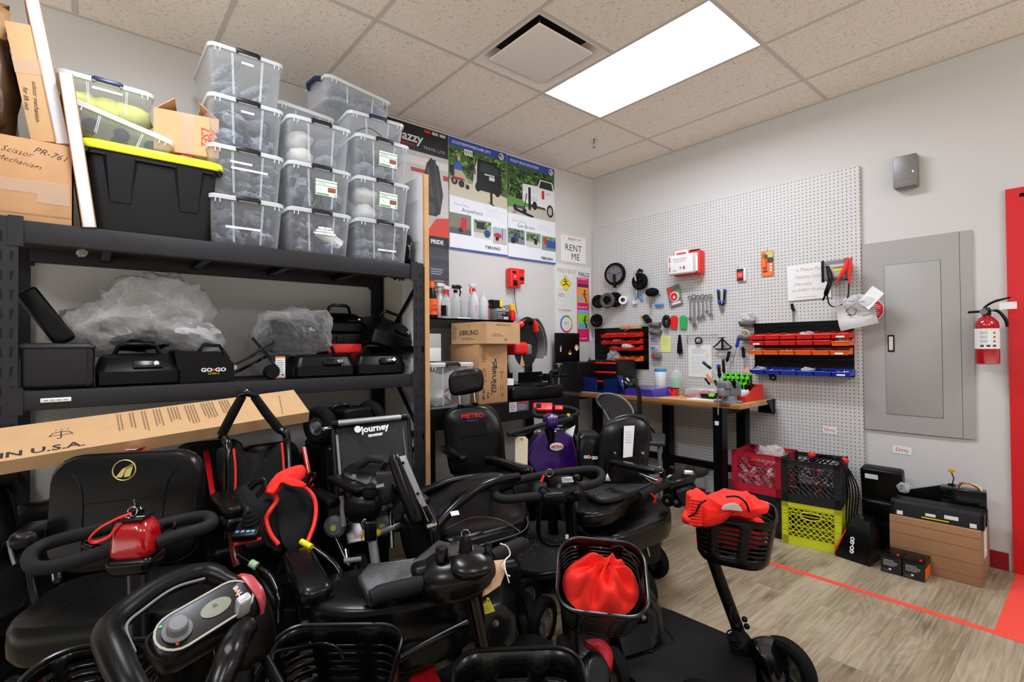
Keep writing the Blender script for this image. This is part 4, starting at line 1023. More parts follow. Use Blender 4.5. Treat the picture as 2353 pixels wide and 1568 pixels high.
g=G().tube([(-.03,-.1,.58),(.05,-.1,.62),(.12,-.1,.60),(.15,-.09,.54)],.026,12,smooth=4);g.build('handle',M_RED,ms)
G().tube([(-.0,-.1,.60),(.05,-.1,.622),(.1,-.1,.61)],.029,12,smooth=3).build('grip',M_BLK,ms)
G().prism([(0,0),(.05,.005),(.02,.09)],0,.003,frame((-.06,-.14,.26),x=(1,0,0),z=(0,-1,0))).build('guard_sticker',M_CARDL,ms)
G().box((.28,-.05,.16),(.02,.05,.06)).tube([(.2,-.05,.17),(.55,-.05,.165)],.012,8).tube([(.42,-.05,.15),(.44,-.05,.22),(.47,-.05,.25)],[.02,.02,.01],8).build('clamp_bar',M_BLKM,ms)
t_=thing('card_stack','short fan of white printed cards at the front of the saw base','cards',(-1.70,-.54,1.02))
for k in range(5): G().box((k*.012,.01-k*.004,.03),(.11,.002,.05),TR(rz=-.1*k)).build('card',M_PAPER,t_)
G().box((.05,-.012,.03),(.02,.001,.008)).box((.07,-.012,.03),(.012,.001,.008)).build('print',M_INK,t_)
o=G().rbox((0,0,.05),(.24,.3,.1),.006,1).build('parts_case',M_BLK);place(o,TR(-1.71,-.42,.906));tag(o,'flat black plastic case under the white cards','case')

# ================================================================== things on the middle rack shelf
MZ=1.148
def battery_case(label,x0,x1,y,h,d=.3,keyx=.6,T=None,logo=None,group=None,handle=True,slope=.35,nm='battery_case'):
    w_=x1-x0
    t_=thing(nm,label,'battery case',M=T or TR((x0+x1)/2,y,MZ),group=group)
    n=10;R_=[]
    def sec(z,dx,fy):                                    # rounded outline, front pulled back with height
        return [(a[0],a[1]+fy/2,z) for a in rrect(w_-2*dx,d-fy,.035,3)]
    R_=[sec(0,.012,.01),sec(.01,.0,0),sec(h*.45,0,0),sec(h*.5,.004,.006),sec(h*.85,.02,slope*h),sec(h*.96,.035,slope*h+.03),sec(h,.06,slope*h+.08)]
    G().loft(R_).build('shell',M_BLKM,t_,angle=30)
    if handle:
        g=G().tube([(-w_*.28,-.02,h*.9),(-w_*.22,-.03,h+.035),(-w_*.15,-.035,h+.045),(w_*.15,-.035,h+.045),(w_*.22,-.03,h+.035),(w_*.28,-.02,h*.9)],.010,8)
        g.build('carry_handle',M_BLK,t_)
    kx=(keyx-.5)*w_
    F=frame((kx,-d/2-.001,h*.62),x=(1,0,0),z=(0,-1,.55))
    F.translation=Vector((kx,-d/2+slope*h*.42-.006,h*.66))
    G().rbox((0,0,.001),(.11,.036,.006),.0028,1,M=F).build('charge_port',M_BLK,t_)
    G().lathe([(.0,.004),(.012,.004),(.013,.010),(.008,.014),(0,.014)],14,F @ TR(.03,0,0),cap=False).build('lock',M_CHR,t_)
    if logo: G().text(logo,.03,frame((-.0,-d/2-.0012,h*.25),x=(1,0,0),z=(0,-1,0)),bold=.0012).build('lettering',M_WHITE,t_)
    return t_
t_=thing('battery_box','big square charcoal battery box at the left of the middle shelf','battery case',(-4.125,-.45,MZ))
g=G().rbox((0,0,.098),(.235,.34,.19),.018,3);g.rbox((.0,0,.175),(.245,.345,.02),.009,2)
g.build('shell',mat('charcoal plastic','#1b1a1c',.42,spec=.3,bump=.1,bscale=300),t_)
g=G().box((.1175,0,.09),(.003,.33,.17)).box((.095,-.171,.09),(.003,.003,.16));g.build('seam',M_BLKG,t_)
o=G().rbox((0,0,0),(.08,.25,.26),.015,2,fn=lambda p: (p[0],p[1],p[2]));o=o.build('shroud_panel',M_BLKM);place(o,TR(-4.17,-.36,MZ+.31,ry=-.55));tag(o,'black plastic shroud leaning on the big battery box','shroud')
battery_case('low battery case with handle and round lock, left of the white-lettered cover',-4.01,-3.69,-.46,.145,keyx=.6)
t_=thing('battery_cover','black white-lettered scooter cover with sloping top on the middle shelf','scooter cover',(-3.585,-.46,MZ))
g=G();g.loft([[(-.11,y,0),(.12,y,0),(.12,y,.09),(.06,y,.15),(-.13,y,.155),(-.13,y,.14)] for y in (-.13,.13)]);g.build('shell',M_BLKM,t_)
G().text('GO',.026,w1(-.0,.06,-.131),bold=.001,sx=1.2).text('GO',.026,w1(.06,.06,-.131),bold=.001,sx=1.2).build('lettering',M_WHITE,t_)
G().rbox((.03,-.132,.06),(.010,.003,.012),.001,1).build('red_dot',M_RED,t_,label='red dot');G().text('ULTRA X',.012,w1(.03,.042,-.131)).build('sub_lettering',M_YEL,t_)
G().tube([(-.02,-.05,.15),(0,-.05,.185),(.07,-.05,.18),(.11,-.05,.11)],.009,6).build('carry_handle',M_BLK,t_)
# hitch / lift parts
t_=thing('lift_bracket','jumble of black hitch bracket arms and a rubber hub on the middle shelf','bracket',(-3.36,-.5,MZ))
for i,(a_,b_,c_) in enumerate((((-.1,0,.03),(.08,.05,.12),.018),((-.05,-.02,.1),(.1,-.03,.2),.012),((.0,.0,.22),(.12,-.04,.05),.016),((-.12,.02,.06),(.02,.03,.13),.014))):
    G().tube([a_,b_],c_,6,flat=.5).build('arm',M_BLKG,t_)
G().lathe([(.012,-.03),(.035,-.03),(.04,0),(.035,.03),(.012,.03)],18,frame((.07,-.09,.04),x=(1,0,0),z=(0,-1,.1))).build('rubber_hub',M_RUB,t_)
G().cyl((-.1,-.06,.07),(-.1,-.075,.07),.012,12).build('bolt',M_CHR,t_)
t_=thing('instruction_card','upright printed card with orange stripes among the hitch parts','card',(-3.225,-.52,MZ))
G().box((0,0,.06),(.05,.002,.12)).build('card',M_PAPER,t_)
a=Art(frame((-.025,-.0015,0),x=(1,0,0),z=(0,-1,0)));a.rect('#e07a30',.0,.112,.05,.12).rect('#e07a30',0,0,.05,.006).lines('#8a8a8a',.006,.1,.044,6,.012,.003).circ('#d8c020',.014,.02,.006).circ('#3060a0',.036,.02,.006)
a.g.build('print',[pmat(c) for c in a.cols],t_)
battery_case('battery case with grey lock, first of two at the right of the middle shelf',-3.17,-2.825,-.44,.13,keyx=.62,slope=.2)
battery_case('battery case with brass cable port at the right end of the middle shelf',-2.815,-2.49,-.44,.13,keyx=.62,slope=.2)
T=TR(-3.11,-.36,MZ+.145,ry=-.03,rz=.05)
t_=battery_case('scooter battery case wrapped in a clear bag, on top of the lower case',-3.28,-2.95,-.4,.19,.26,T=T,slope=.3,handle=False)
G().blob((0,-.02,.11),(.44,.34,.30),14,.10,2.2,21,sq=.5).build('clear_wrap',clear_mat('thin clear bag','#f4f4f4',.05,.1,.6,bump=1.0,bscale=20),t_,angle=80)
battery_case('battery case with raised handle at the back of the middle shelf',-2.94,-2.66,-.26,.13,.24,T=TR(-2.80,-.24,MZ+.26),keyx=.75,slope=.3)
t_=thing('tool_case','small black latched case standing on a red case at the back of the middle shelf','case',(-2.80,-.26,MZ+.165))
G().rbox((0,0,.045),(.24,.2,.09),.01,2).rbox((-.03,-.105,.055),(.05,.012,.05),.004,1).build('case',M_BLKM,t_)
o=G().rbox((0,0,.03),(.22,.2,.06),.01,2).build('tool_case',M_RED);place(o,TR(-2.80,-.27,MZ+.13));tag(o,'flat red case between two battery cases','case')
T=TR(-2.56,-.36,MZ+.155,ry=.28,rz=.1)
battery_case('battery case tilted to the right against the rack post',-2.7,-2.4,-.4,.2,.28,T=T,keyx=.7,slope=.25)
# big crumpled clear bags
o=G().blob((0,0,0),(.46,.34,.38),26,.13,2.3,2).build('plastic_bag',M_BAG,angle=50);place(o,TR(-3.75,-.34,MZ+.35,ry=.1));tag(o,'large crumpled clear bag heaped on the battery cases','bag')
o=G().blob((0,0,0),(.36,.3,.24),20,.13,2.3,6).build('plastic_bag',M_BAG,angle=50);place(o,TR(-3.98,-.32,MZ+.27,ry=-.35));tag(o,'lower crumpled clear bag, left of the large one','bag')
o=G().blob((0,0,0),(.30,.28,.16),18,.14,2.6,11).build('plastic_bag',M_BAG,angle=50);place(o,TR(-3.62,-.36,MZ+.24,ry=.25));tag(o,'clear bag tail hanging right over the white-lettered cover','bag')
o=G().tube([(-.2,0,.05),(-.05,-.02,.0),(.08,0,-.03),(.2,.0,.02)],[.03,.045,.04,.02],8,smooth=3).build('seat_bracket',M_BLKM);place(o,TR(-3.78,-.34,MZ+.23));tag(o,'dark bent part inside the large clear bag','spare part')
o=G().blob((0,0,0),(.3,.24,.10),8,.1,2,5,sq=.4).build('dark_cushion',M_BLKM);place(o,TR(-3.80,-.3,MZ+.2));tag(o,'flat dark part under the large clear bag','spare part')

# ================================================================== long carton lying under the shelf
fl,fr_,nl,nr=aty(-90,996,-.70),aty(681,906,-.70),aty(-90,1076,-.92),aty(711,947,-.92)
X_=(nr-nl).normalized();Y_=(fl-nl);
F=frame(nl,x=X_,y=Y_);L_=(nr-nl).length;D_=Y_.dot(Vector(F.col[1][:3]))
lc=thing('long_carton','long tan carton printed IN U.S.A. lying across the chairs under the rack','cardboard box',M=F)
G().box2((0,0,-.055),(L_,D_,0)).build('body',M_CARDL,lc)
a=Art(F @ TR(0,0,.0002))
a.text('#2c2722','MADE IN U.S.A.',.05,.325,.035,'RIGHT',bold=.0012,sx=1.25)
umbrella(a,.255,.12,.035)
xx=.43;rnd=random.Random(4)
while xx < min(1.2,L_-.32):
    h_=rnd.uniform(.13,.2);n_=rnd.randint(2,5)
    for k in range(n_): a.rect('#8a6c4c',xx,D_-.015-h_*rnd.uniform(.8,1),xx+.0055,D_-.015);xx += .011
    xx += .02
for k in range(10): a.rect('#5a4430',L_-.12+.0035*k,.02+k*.018,L_-.115+.0035*k,.028+k*.018)
a.g.build('print',[pmat(c) for c in a.cols],lc,world=True)

# ================================================================== pegboard on the right wall
m,t,b,o=nt('pegboard');M_PEG=m
b.inputs['Roughness'].default_value=.55
tc=t.nodes.new('ShaderNodeTexCoord');sp=t.nodes.new('ShaderNodeSeparateXYZ');t.links.new(tc.outputs['Object'],sp.inputs[0])
def cell(s_): return mathn(t,'SUBTRACT',mathn(t,'FRACT',mathn(t,'MULTIPLY',s_,1/.0254)),.5)
cy_,cz_=cell(sp.outputs[1]),cell(sp.outputs[2])
dd=mathn(t,'SQRT',mathn(t,'ADD',mathn(t,'MULTIPLY',cy_,cy_),mathn(t,'MULTIPLY',cz_,cz_)))
mr=t.nodes.new('ShaderNodeMapRange');mr.inputs['From Min'].default_value=.105;mr.inputs['From Max'].default_value=.145
t.links.new(dd,mr.inputs['Value'])
mx=t.nodes.new('ShaderNodeMix');mx.data_type='RGBA';mx.inputs[6].default_value=lin('#141210');mx.inputs[7].default_value=lin('#cdcbc8')
t.links.new(mr.outputs[0],mx.inputs[0]);t.links.new(mx.outputs[2],b.inputs['Base Color'])
bp=t.nodes.new('ShaderNodeBump');bp.inputs['Strength'].default_value=.8;bp.inputs['Distance'].default_value=.003
t.links.new(mr.outputs[0],bp.inputs['Height']);t.links.new(bp.outputs['Normal'],b.inputs['Normal'])
pb=thing('pegboard','tall white perforated pegboard covering the right wall beside the electrical panel','pegboard',(-.02,-1.19,.09))
G().box2((-.026,-2.372,.09),(-.02,-.004,2.525)).build('perforated_board',M_PEG,pb,world=True)
for y in (-2.355,-1.19,-.02): G().box2((-.02,y-.015,.09),(0,y+.015,2.52)).build('batten',M_WALL,pb,world=True)
PX=-.027
def pk(px,py,x=-.04): v=atx(px,py,x);return v
def hook(T=None,l=.05): return G().tube([(.012,0,0),(-l*.2,0,0),(-l*.9,0,-.004),(-l,0,.012)],.0022,6)
def onpeg(name,label,cat,px,py,x=-.04,group=None,rx=0):
    v=pk(px,py,x)
    # local frame: x to the right along the wall, y up, z out of the wall
    F=frame(v,x=(0,-1,0),z=(-1,0,0)) @ TR(rz=rx)
    t_=thing(name,label,cat,M=F,group=group)
    return t_
def wheel(t_,R,w_,F=None,tyre=M_RUB,hub=M_GREY,spokes=5,rim=None):
    F=F or Matrix.Identity(4)
    r=w_/2
    G().lathe([(R-2*r*.8,-r*.7),(R-r*.7,-r),(R-r*.2,-r*.7),(R,0),(R-r*.2,r*.7),(R-r*.7,r),(R-2*r*.8,r*.7)],32,F,cap=False).build('tire',tyre,t_)
    g=G().lathe([(R-2*r*.8-.006,-r*.5),(R-2*r*.8+.003,-r*.72),(R-2*r*.8+.003,r*.72),(R-2*r*.8-.006,r*.5),(R-2*r*.8-.006,-r*.5)],28,F,cap=False)
    g.lathe([(.001,-r*.9),(R*.16,-r*.9),(R*.2,0),(R*.16,r*.9),(.001,r*.9)],16,F,cap=False).lathe([(.001,-r*.2),(R-2*r*.8,-r*.2),(R-2*r*.8,-r*.1),(.001,-r*.1)],24,F,cap=False)
    for k in range(spokes):
        a=2*PI*k/spokes
        g.tube([(R*.15*math.cos(a),R*.15*math.sin(a),0),((R-2*r)*.7*math.cos(a+.25),(R-2*r)*.7*math.sin(a+.25),0),((R-2*r*.8)*math.cos(a+.3),(R-2*r*.8)*math.sin(a+.3),0)],R*.07,6,M=F)
    g.build('hub',hub,t_)
def pegwheel(label,px,py,R,w_,hub,x=-.07,tilt=0,**k):
    t_=onpeg('wheel',label,'wheel',px,py,x,group='spare wheels hung on the pegboard')
    wheel(t_,R,w_,TR(ry=tilt),hub=hub,**k)
    o=hook(l=abs(x)*.9)
    g=G().tube([(0,R*.55,-abs(x)+.02),(0,R*.55,.02),(0,R*.62,.03)],.003,6);g.build('peg_hook',M_STL,t_)
    return t_
pegwheel('large grey spoked wheel with a thin black tyre, highest wheel on the pegboard',1413,630,.112,.035,M_GREY,tilt=.2)
t_=onpeg('fork_lever','black fork lever hanging in front of the large grey wheel','bracket',1411,640,-.10)
G().tube([(0,.04,0),(.005,-.03,0),(0,-.09,-.01)],[.014,.012,.018],8).build('lever',M_BLK,t_);G().tube([(0,-.09,0),(.02,-.14,0)],.005,6).build('pin',M_CHR,t_)
t_=pegwheel('chunky black caster wheel with its metal fork, right of the large grey wheel',1470,647,.082,.05,M_BLK,x=-.08)
G().tube([(-.01,.09,.03),(-.03,.06,.04),(-.012,0,.035)],[.016,.014,.01],8).build('fork',M_STL,t_);G().tube([(-.02,.09,0),(0,.11,0),(.03,.09,0)],.014,8).build('fork_crown',M_BLK,t_)
pegwheel('small black wheel at the far left of the wheel cluster',1375,693,.068,.04,M_BLKM,x=-.06,tilt=.5)
pegwheel('black wheel with grey tyre sidewall at the front of the cluster',1396,691,.078,.045,M_BLKM,x=-.14,tilt=.3,tyre=mat('grey tyre','#4a4a49',.7))
pegwheel('black wheel partly hidden behind the cluster front wheel',1413,689,.076,.045,M_BLKM,x=-.09,tilt=.3)
t_=pegwheel('black wheel with a white hub side, lowest wheel on the pegboard',1371,737,.068,.04,M_BLKM,x=-.09,tilt=.4)
G().lathe([(.0,-.05),(.05,-.05),(.055,-.02),(.05,0)],18,TR(.02,0,0,ry=.4),cap=False).build('white_hub',M_WHITE,t_)
t_=onpeg('tape_roll','roll of white tape on a peg beside the wheel cluster','tape',1433,690,-.06)
G().lathe([(.022,-.03),(.042,-.03),(.042,.03),(.022,.03),(.022,-.03)],22,TR(ry=.4),cap=False).build('roll',M_WHITE,t_);G().lathe([(.019,-.028),(.0222,-.028),(.0222,.028),(.019,.028)],18,TR(ry=.4),cap=False).build('core',M_CARDD,t_)
G().box((0,-.06,.03),(.012,.05,.004)).build('tag',M_STL,t_)
t_=onpeg('cable_cutter','cutter with light blue handles hung below the caster wheel','pliers',1463,680,-.045)
g=G().tube([(-.005,.05,0),(0,.02,0),(-.005,-.02,0)],[.01,.014,.006],6);g.build('jaw',M_STL,t_)
M_LBLU=mat('light blue grip','#3c8fd0',.5)
G().tube([(0,.01,0),(.03,0,0),(.065,-.05,0)],.009,6,smooth=3).build('handle',M_LBLU,t_);G().tube([(0,.01,0),(-.008,-.03,0),(-.012,-.09,0)],.008,6,smooth=3).build('handle',M_LBLU,t_)
G().box((-.02,-.06,.005),(.05,.035,.002)).build('price_tag',M_PAPER,t_)
t_=onpeg('cable_bundle','coiled black cable with a silver tool hanging below it','cable',1498,677,-.07)
G().blob((0,.02,0),(.13,.08,.07),10,.1,3,3).build('coil',M_RUB,t_);G().tube([(-.005,-.02,.01),(-.012,-.12,.01)],.011,8).build('tool_shaft',M_GREY,t_)
t_=onpeg('blister_pack','clear pack with blue cable clips right of the black cable coil','packet',1515,690,-.04)
G().box((0,0,0),(.06,.12,.006)).build('pack',M_CBOT,t_);G().rbox((0,-.045,.006),(.09,.022,.014),.005,1).rbox((.0,.05,.006),(.03,.02,.014),.004,1).build('clip',M_LBLU,t_)
t_=onpeg('blister_pack','red and green blister pack, tilted, left of the wrenches','packet',1550,680,-.045,rx=.22)
G().rbox((0,0,0),(.125,.18,.008),.003,1).build('pack',M_GREY,t_)
a=Art(TR(-.06,-.088,.0045));a.rect('#c63a36',0,.11,.06,.17).rect('#5aa860',.09,.06,.12,.14).circ('#e8e4e2',.06,.08,.045).circ('#d8281e',.055,.08,.037).circ('#e8e4e2',.055,.075,.012).rect('#e4e0de',.01,.01,.11,.03).circ('#c83030',.018,.02,.007)
a.g.build('print',[pmat(c) for c in a.cols],t_)
# first-aid kits
t_=onpeg('first_aid_kit','red plastic kit box hung behind the white one','first aid kit',1580,607,-.07)
G().rbox((0.01,0,0),(.255,.2,.08),.012,2).build('case',M_RED,t_);G().rbox((.0,0,.045),(.24,.16,.02),.008,2).build('lid',M_WHITE,t_);G().rbox((.07,.105,0),(.09,.02,.03),.006,1).build('handle',M_BLK,t_)
t_=onpeg('first_aid_kit','white first aid kit case with red print in front of the red one','first aid kit',1566,608,-.15)
G().rbox((0,0,0),(.235,.165,.06),.014,3).build('case',M_WHITE,t_)
G().tube([(-.06,.07,0),(-.05,.11,0),(.05,.11,0),(.06,.07,0)],.012,8).build('handle',M_WHITE,t_)
a=Art(TR(-.117,-.082,.0305));a.rect('#c8302a',.018,.02,.028,.15).circ('#f4f4f4',.022,.085,.016).circ('#333333',.022,.085,.006).text('#a8605c','BLOOD BORNE',.018,.12,.125).text('#a8605c','PATHOGEN KIT',.016,.12,.105).rect('#9a9a98',.05,.025,.085,.033).poly('#c8302a',[(.15,.035),(.165,.035),(.168,.048),(.158,.068),(.147,.048)]).circ('#c8302a',.125,.05,.008)
a.g.build('print',[pmat(c) for c in a.cols],t_)
t_=onpeg('brass_fitting','small brass fitting on a cord under the first aid kits','fitting',1606,643,-.05)
G().tube([(0,.04,0),(.002,0,0)],.002,6).tube([(0,.01,0),(.005,-.015,0)],.012,8).build('fitting',mat('brass','#a8823c',.3,metal=1),t_)
t_=onpeg('glue_pack','orange carded glue pack hung high on the pegboard','packet',1763,606,-.035)
G().box((0,0,0),(.088,.19,.003)).build('card',mat('orange card','#e8722a',.6),t_)
a=Art(TR(-.044,-.095,.0018));a.rect('#c8c060',.03,.14,.088,.185).circ('#5a4a20',.03,.15,.02).rect('#3c3c46',.045,.10,.088,.14).text('#f0e8d8','clear',.014,.065,.155).circ('#e8ddd0',.07,.085,.009).circ('#e8ddd0',.07,.062,.009).circ('#e8ddd0',.07,.04,.009).rect('#24303c',.01,.03,.045,.04)
a.g.build('print',[pmat(c) for c in a.cols],t_);G().lathe([(.014,-.03),(.014,.02),(.005,.04),(.003,.055)],12,TR(-.018,.0,.012,rx=-PI/2)).build('glue_bottle',M_ORG,t_)
G().tube([(0,.095,0),(0,.12,-.01)],.0015,5).build('peg_hook',M_STL,t_)
t_=onpeg('battery_pack','small red and black carded battery pack left of the orange glue','packet',1702,632,-.04)
G().rbox((.006,0,-.003),(.07,.105,.016),.003,1).build('pack',M_WHITE,t_);a=Art(TR(-.03,-.05,.006));a.rect('#d83028',0,0,.055,.098).rect('#1c1c1e',0,.075,.055,.098).rect('#1c1c1e',.005,.002,.05,.025).circ('#e87068',.028,.05,.016)
a.g.build('print',[pmat(c) for c in a.cols],t_);G().tube([(0,.05,0),(-.04,.085,0)],.0012,5).build('string',M_STL,t_)
# wrenches
def wrench(label,px,ptop,pbot,s_=1.0):
    v=pk(px,ptop,-.05);v2=pk(px,pbot,-.05);L=v.z-v2.z
    t_=thing('combination_wrench',label,'wrench',M=frame(v,x=(0,-1,0),z=(-1,0,0)),group='wrenches hung in a row')
    G().tube([(0,-.012*s_,0),(.002,-L+.018*s_,0)],.0055*s_,8,flat=.55).build('shaft',M_STL,t_)
    G().lathe([(.009*s_,-.004),(.016*s_,-.005),(.016*s_,.005),(.009*s_,.004),(.009*s_,-.004)],16,TR(0,0,0),cap=False).build('ring_end',M_STL,t_)
    g=G().prism([(-.006,.016),(.008,.016),(.017,0),(.014,-.016),(.006,-.016),(.006,-.002),(-.004,-.002),(-.006,-.016),(-.014,-.014),(-.015,0)],-.004,.004,TR(.002,-L,0,rz=.25) @ Matrix.Diagonal((s_,s_,1,1)))
    g.build('open_end',M_STL,t_)
    return t_
for i,(px,a_,b_,s_,lab) in enumerate(((1585,684,733,1.1,'first wrench from the left, large ring end'),(1594,682,747,1.3,'longest wrench, second from the left'),(1604,683,731,1.2,'third wrench of the row, beside the longest'),
        (1614,681,728,1.1,'fourth wrench, brightest chrome in the row'),(1623,681,717,.85,'shortest wrench of the row, fifth from left'),(1632,680,724,1.0,'last wrench at the right end of the row'))):
    wrench(lab+' on the pegboard',px,a_,b_,s_)
t_=onpeg('pliers','pliers with black and blue handles hung jaw down right of the wrenches','pliers',1658,690,-.045)
for s_ in (-1,1):
    G().tube([(s_*.028,.085,0),(s_*.024,.03,0),(s_*.02,-.02,0),(0,-.05,0)],.010,8,smooth=3).build('handle',M_BLK,t_)
    G().tube([(s_*.028,.088,0),(s_*.027,.07,0)],.0125,8).tube([(s_*.022,.0,0),(s_*.018,-.02,0)],.013,8).build('grip_cap',M_BLU,t_)
G().tube([(0,-.04,0),(.0,-.065,0),(0,-.095,0)],[.016,.02,.01],8,flat=.6).build('jaw',M_GREY,t_)
# key tags
for px,c_,m_,x_ in ((1549,'red',M_RED,.06),(1570,'green',mat('green tag','#2fae58',.5),.06)):
    t_=onpeg('key_tag','big %s plastic tag hung on a peg' % c_,'tag',px,741,-.04)
    G().prism([(-.032,-.058),(.032,-.058),(.034,.04),(.02,.058),(-.02,.058),(-.034,.04)],-.004,.004,TR(rz=-.05)).build('tag',m_,t_)
    G().tube([(0,.045,.005),(0,.08,0)],.0015,5).build('peg_hook',M_STL,t_)
t_=onpeg('air_hose_fitting','dark round motor fitting hung above the grey bins','fitting',1484,733,-.06)
G().lathe([(.012,-.03),(.032,-.03),(.034,0),(.026,.03),(.012,.03)],18,TR(-.0,.01,0,ry=.5)).lathe([(.012,0),(.03,0),(.03,.02),(.01,.02)],16,TR(.03,-.02,-.01)).build('body',M_BLKM,t_);G().torus(.018,.006,TR(-.008,.012,.03,ry=.5)).build('brass_ring',mat('brass ring','#b89c5c',.4,metal=.7),t_)
def graybin(label,px,py,x=-.06,w_=.09,group=None):
    t_=onpeg('parts_cup',label,'small bin',px,py,x)
    h=.045
    R_=[[(-w_*.42,-h/2,-.03),(w_*.42,-h/2,-.03),(w_*.42,-h/2,.035),(-w_*.42,-h/2,.035)],[(-w_/2,h/2,-.035),(w_/2,h/2,-.035),(w_/2,h/2*.8,.05),(-w_/2,h/2*.8,.05)]]
    g=G();g.loft(R_,cap=False);g.poly(list(reversed(R_[0])));g.build('cup',M_GREY,t_,solid=.002)
    return t_
graybin('small grey cup bin, upper one beside the black coil',1506,747);graybin('small grey cup bin directly under another near the red bin rack',1507,764)
graybin('grey cup bin holding a plastic bag near the second bin rack',1717,744,w_=.1);graybin('grey cup bin holding a tape roll near the second bin rack',1716,776,w_=.1)
t_=onpeg('tape_roll','yellow tape roll sitting in the lower grey cup bin','tape',1713,767,-.07);G().torus(.028,.008,TR(rx=.3)).build('roll',mat('masking tape','#d8c48c',.6),t_)
o=G().blob((0,0,0),(.09,.09,.06),10,.25,2.5,51).build('clear_bag',M_BAG);place(o,Matrix.Translation(pk(1719,728,-.08)));tag(o,'clear bag puffed above the upper right grey cup bin','bag')
t_=onpeg('tape_measure','grey tape measure with a red centre beside the first bin rack','tape measure',1508,817,-.06)
G().rbox((0,0,0),(.1,.065,.04),.018,3).build('case',M_GREY,t_);G().cyl((-.015,0,.018),(-.015,0,.023),.012,14).build('badge',M_RED,t_)
t_=onpeg('cable_coil','black coiled cable with plug, left of the red tag','cable',1531,741,-.06)
G().torus(.025,.014,TR(0,.01,0,ry=.3) @ Matrix.Diagonal((1,1.5,1,1))).tube([(0,-.01,0),(.01,-.05,0)],.016,8).tube([(0,.03,0),(-.04,.02,0)],.007,6).build('coil',M_BLK,t_)
for py,lb in ((778,'upper'),(799,'lower')):
    t_=onpeg('blister_pack','%s small clear pack with blue clips under the grey cups' % lb,'packet',1503,py,-.04)
    G().box((0,0,0),(.075,.04,.005)).build('pack',M_CBOT,t_);G().rbox((-.01,0,.006),(.045,.018,.01),.004,1).build('clip',M_LBLU,t_)
t_=onpeg('note','yellow-green paper note pinned on the pegboard','note',1530,791,-.03)
G().box((0,0,0),(.10,.15,.001),TR(rz=-.03)).build('paper',mat('yellow note paper','#e2eb90',.8),t_);a=Art(TR(-.05,-.075,.001));a.lines('#9a9c70',.015,.13,.085,4,.018,.002);a.g.build('print',[pmat(c) for c in a.cols],t_)
t_=onpeg('cable_ties','bunch of black straps hanging beside the yellow note','strap',1562,792,-.05)
for k in range(5): G().tube([(.002*k-.004,.085,0),(-.012+.007*k,.0,.006),(-.02+.011*k,-.075-.008*(k % 3),.004)],.007,6,flat=.5,smooth=3).build('strap',M_RUB,t_)
t_=onpeg('hook_rail','thin wire hook rail under the wrenches','hook rail',1612,771,-.045)
g=G().tube([(-.15,0,0),(.15,-.0,0)],.002,6)
for k in range(8): g.tube([(-.14+.04*k,0,0),(-.14+.04*k,0,.02),(-.14+.04*k,.012,.026)],.0016,5)
g.build('rail',M_STL,t_)
t_=onpeg('hose_clamp','black ring clamp hanging on the wire hook rail','clamp',1605,783,-.05);G().torus(.026,.006,TR(ry=.3)).build('ring',M_BLK,t_);G().rbox((-.012,-.022,0),(.03,.015,.015),.004,1).build('buckle',M_BLK,t_)
t_=onpeg('key_ring','small dangling keys at the left of the wire hook rail','keys',1581,781,-.05);G().tube([(0,.03,0),(-.012,0,0),(-.004,-.035,0)],.003,6,smooth=3).build('key',M_GREY,t_)
t_=onpeg('notice_sheet','printed notice sheet taped to the pegboard above the bench','notice',1608,830,-.03)
G().box((0,0,0),(.215,.275,.001)).build('paper',M_PAPER,t_);a=Art(TR(-.1,-.13,.001));a.lines('#b6bcb2',.03,.235,.17,4,.012,.003).lines('#c4c8c2',.02,.17,.18,10,.015,.002).rect('#dce86a',.155,.165,.18,.19);a.g.build('print',[pmat(c) for c in a.cols],t_)
t_=onpeg('gear_puller','black metal gear puller hung above the screwdrivers','puller',1660,793,-.07)
G().tube([(0,.055,0),(0,-.045,0)],.009,8).tube([(-.03,.055,0),(.025,.06,0)],.004,6).build('spindle',M_BLKG,t_)
for s_ in (-1,1): G().tube([(0,.05,0),(s_*.05,.0,0),(s_*.075,-.02,0),(s_*.04,-.035,0),(0,-.035,0)],.007,6,smooth=3).build('jaw',M_BLKG,t_)
for k,(px,py,px2,py2,c_,lb) in enumerate(((1698,775,1684,835,M_BLU,'long screwdriver with a blue handle leaning on the pegboard'),(1707,798,1712,850,M_BLK,'black-handled screwdriver upright right of the blue one'),(1676,808,1668,840,M_BLK,'short black bar under the gear puller'))):
    A=pk(px,py,-.08);B=pk(px2,py2,-.08);d=(B-A)
    t_=thing('screwdriver',lb,'screwdriver',M=frame(A,x=(1,0,0),z=d));L=d.length
    G().lathe([(.006,0),(.013,.006),(.012,.05),(.014,.07),(.008,.085)],12).build('handle',c_,t_);G().cyl((0,0,.08),(0,0,L),.003,8).build('shaft',M_STL,t_)
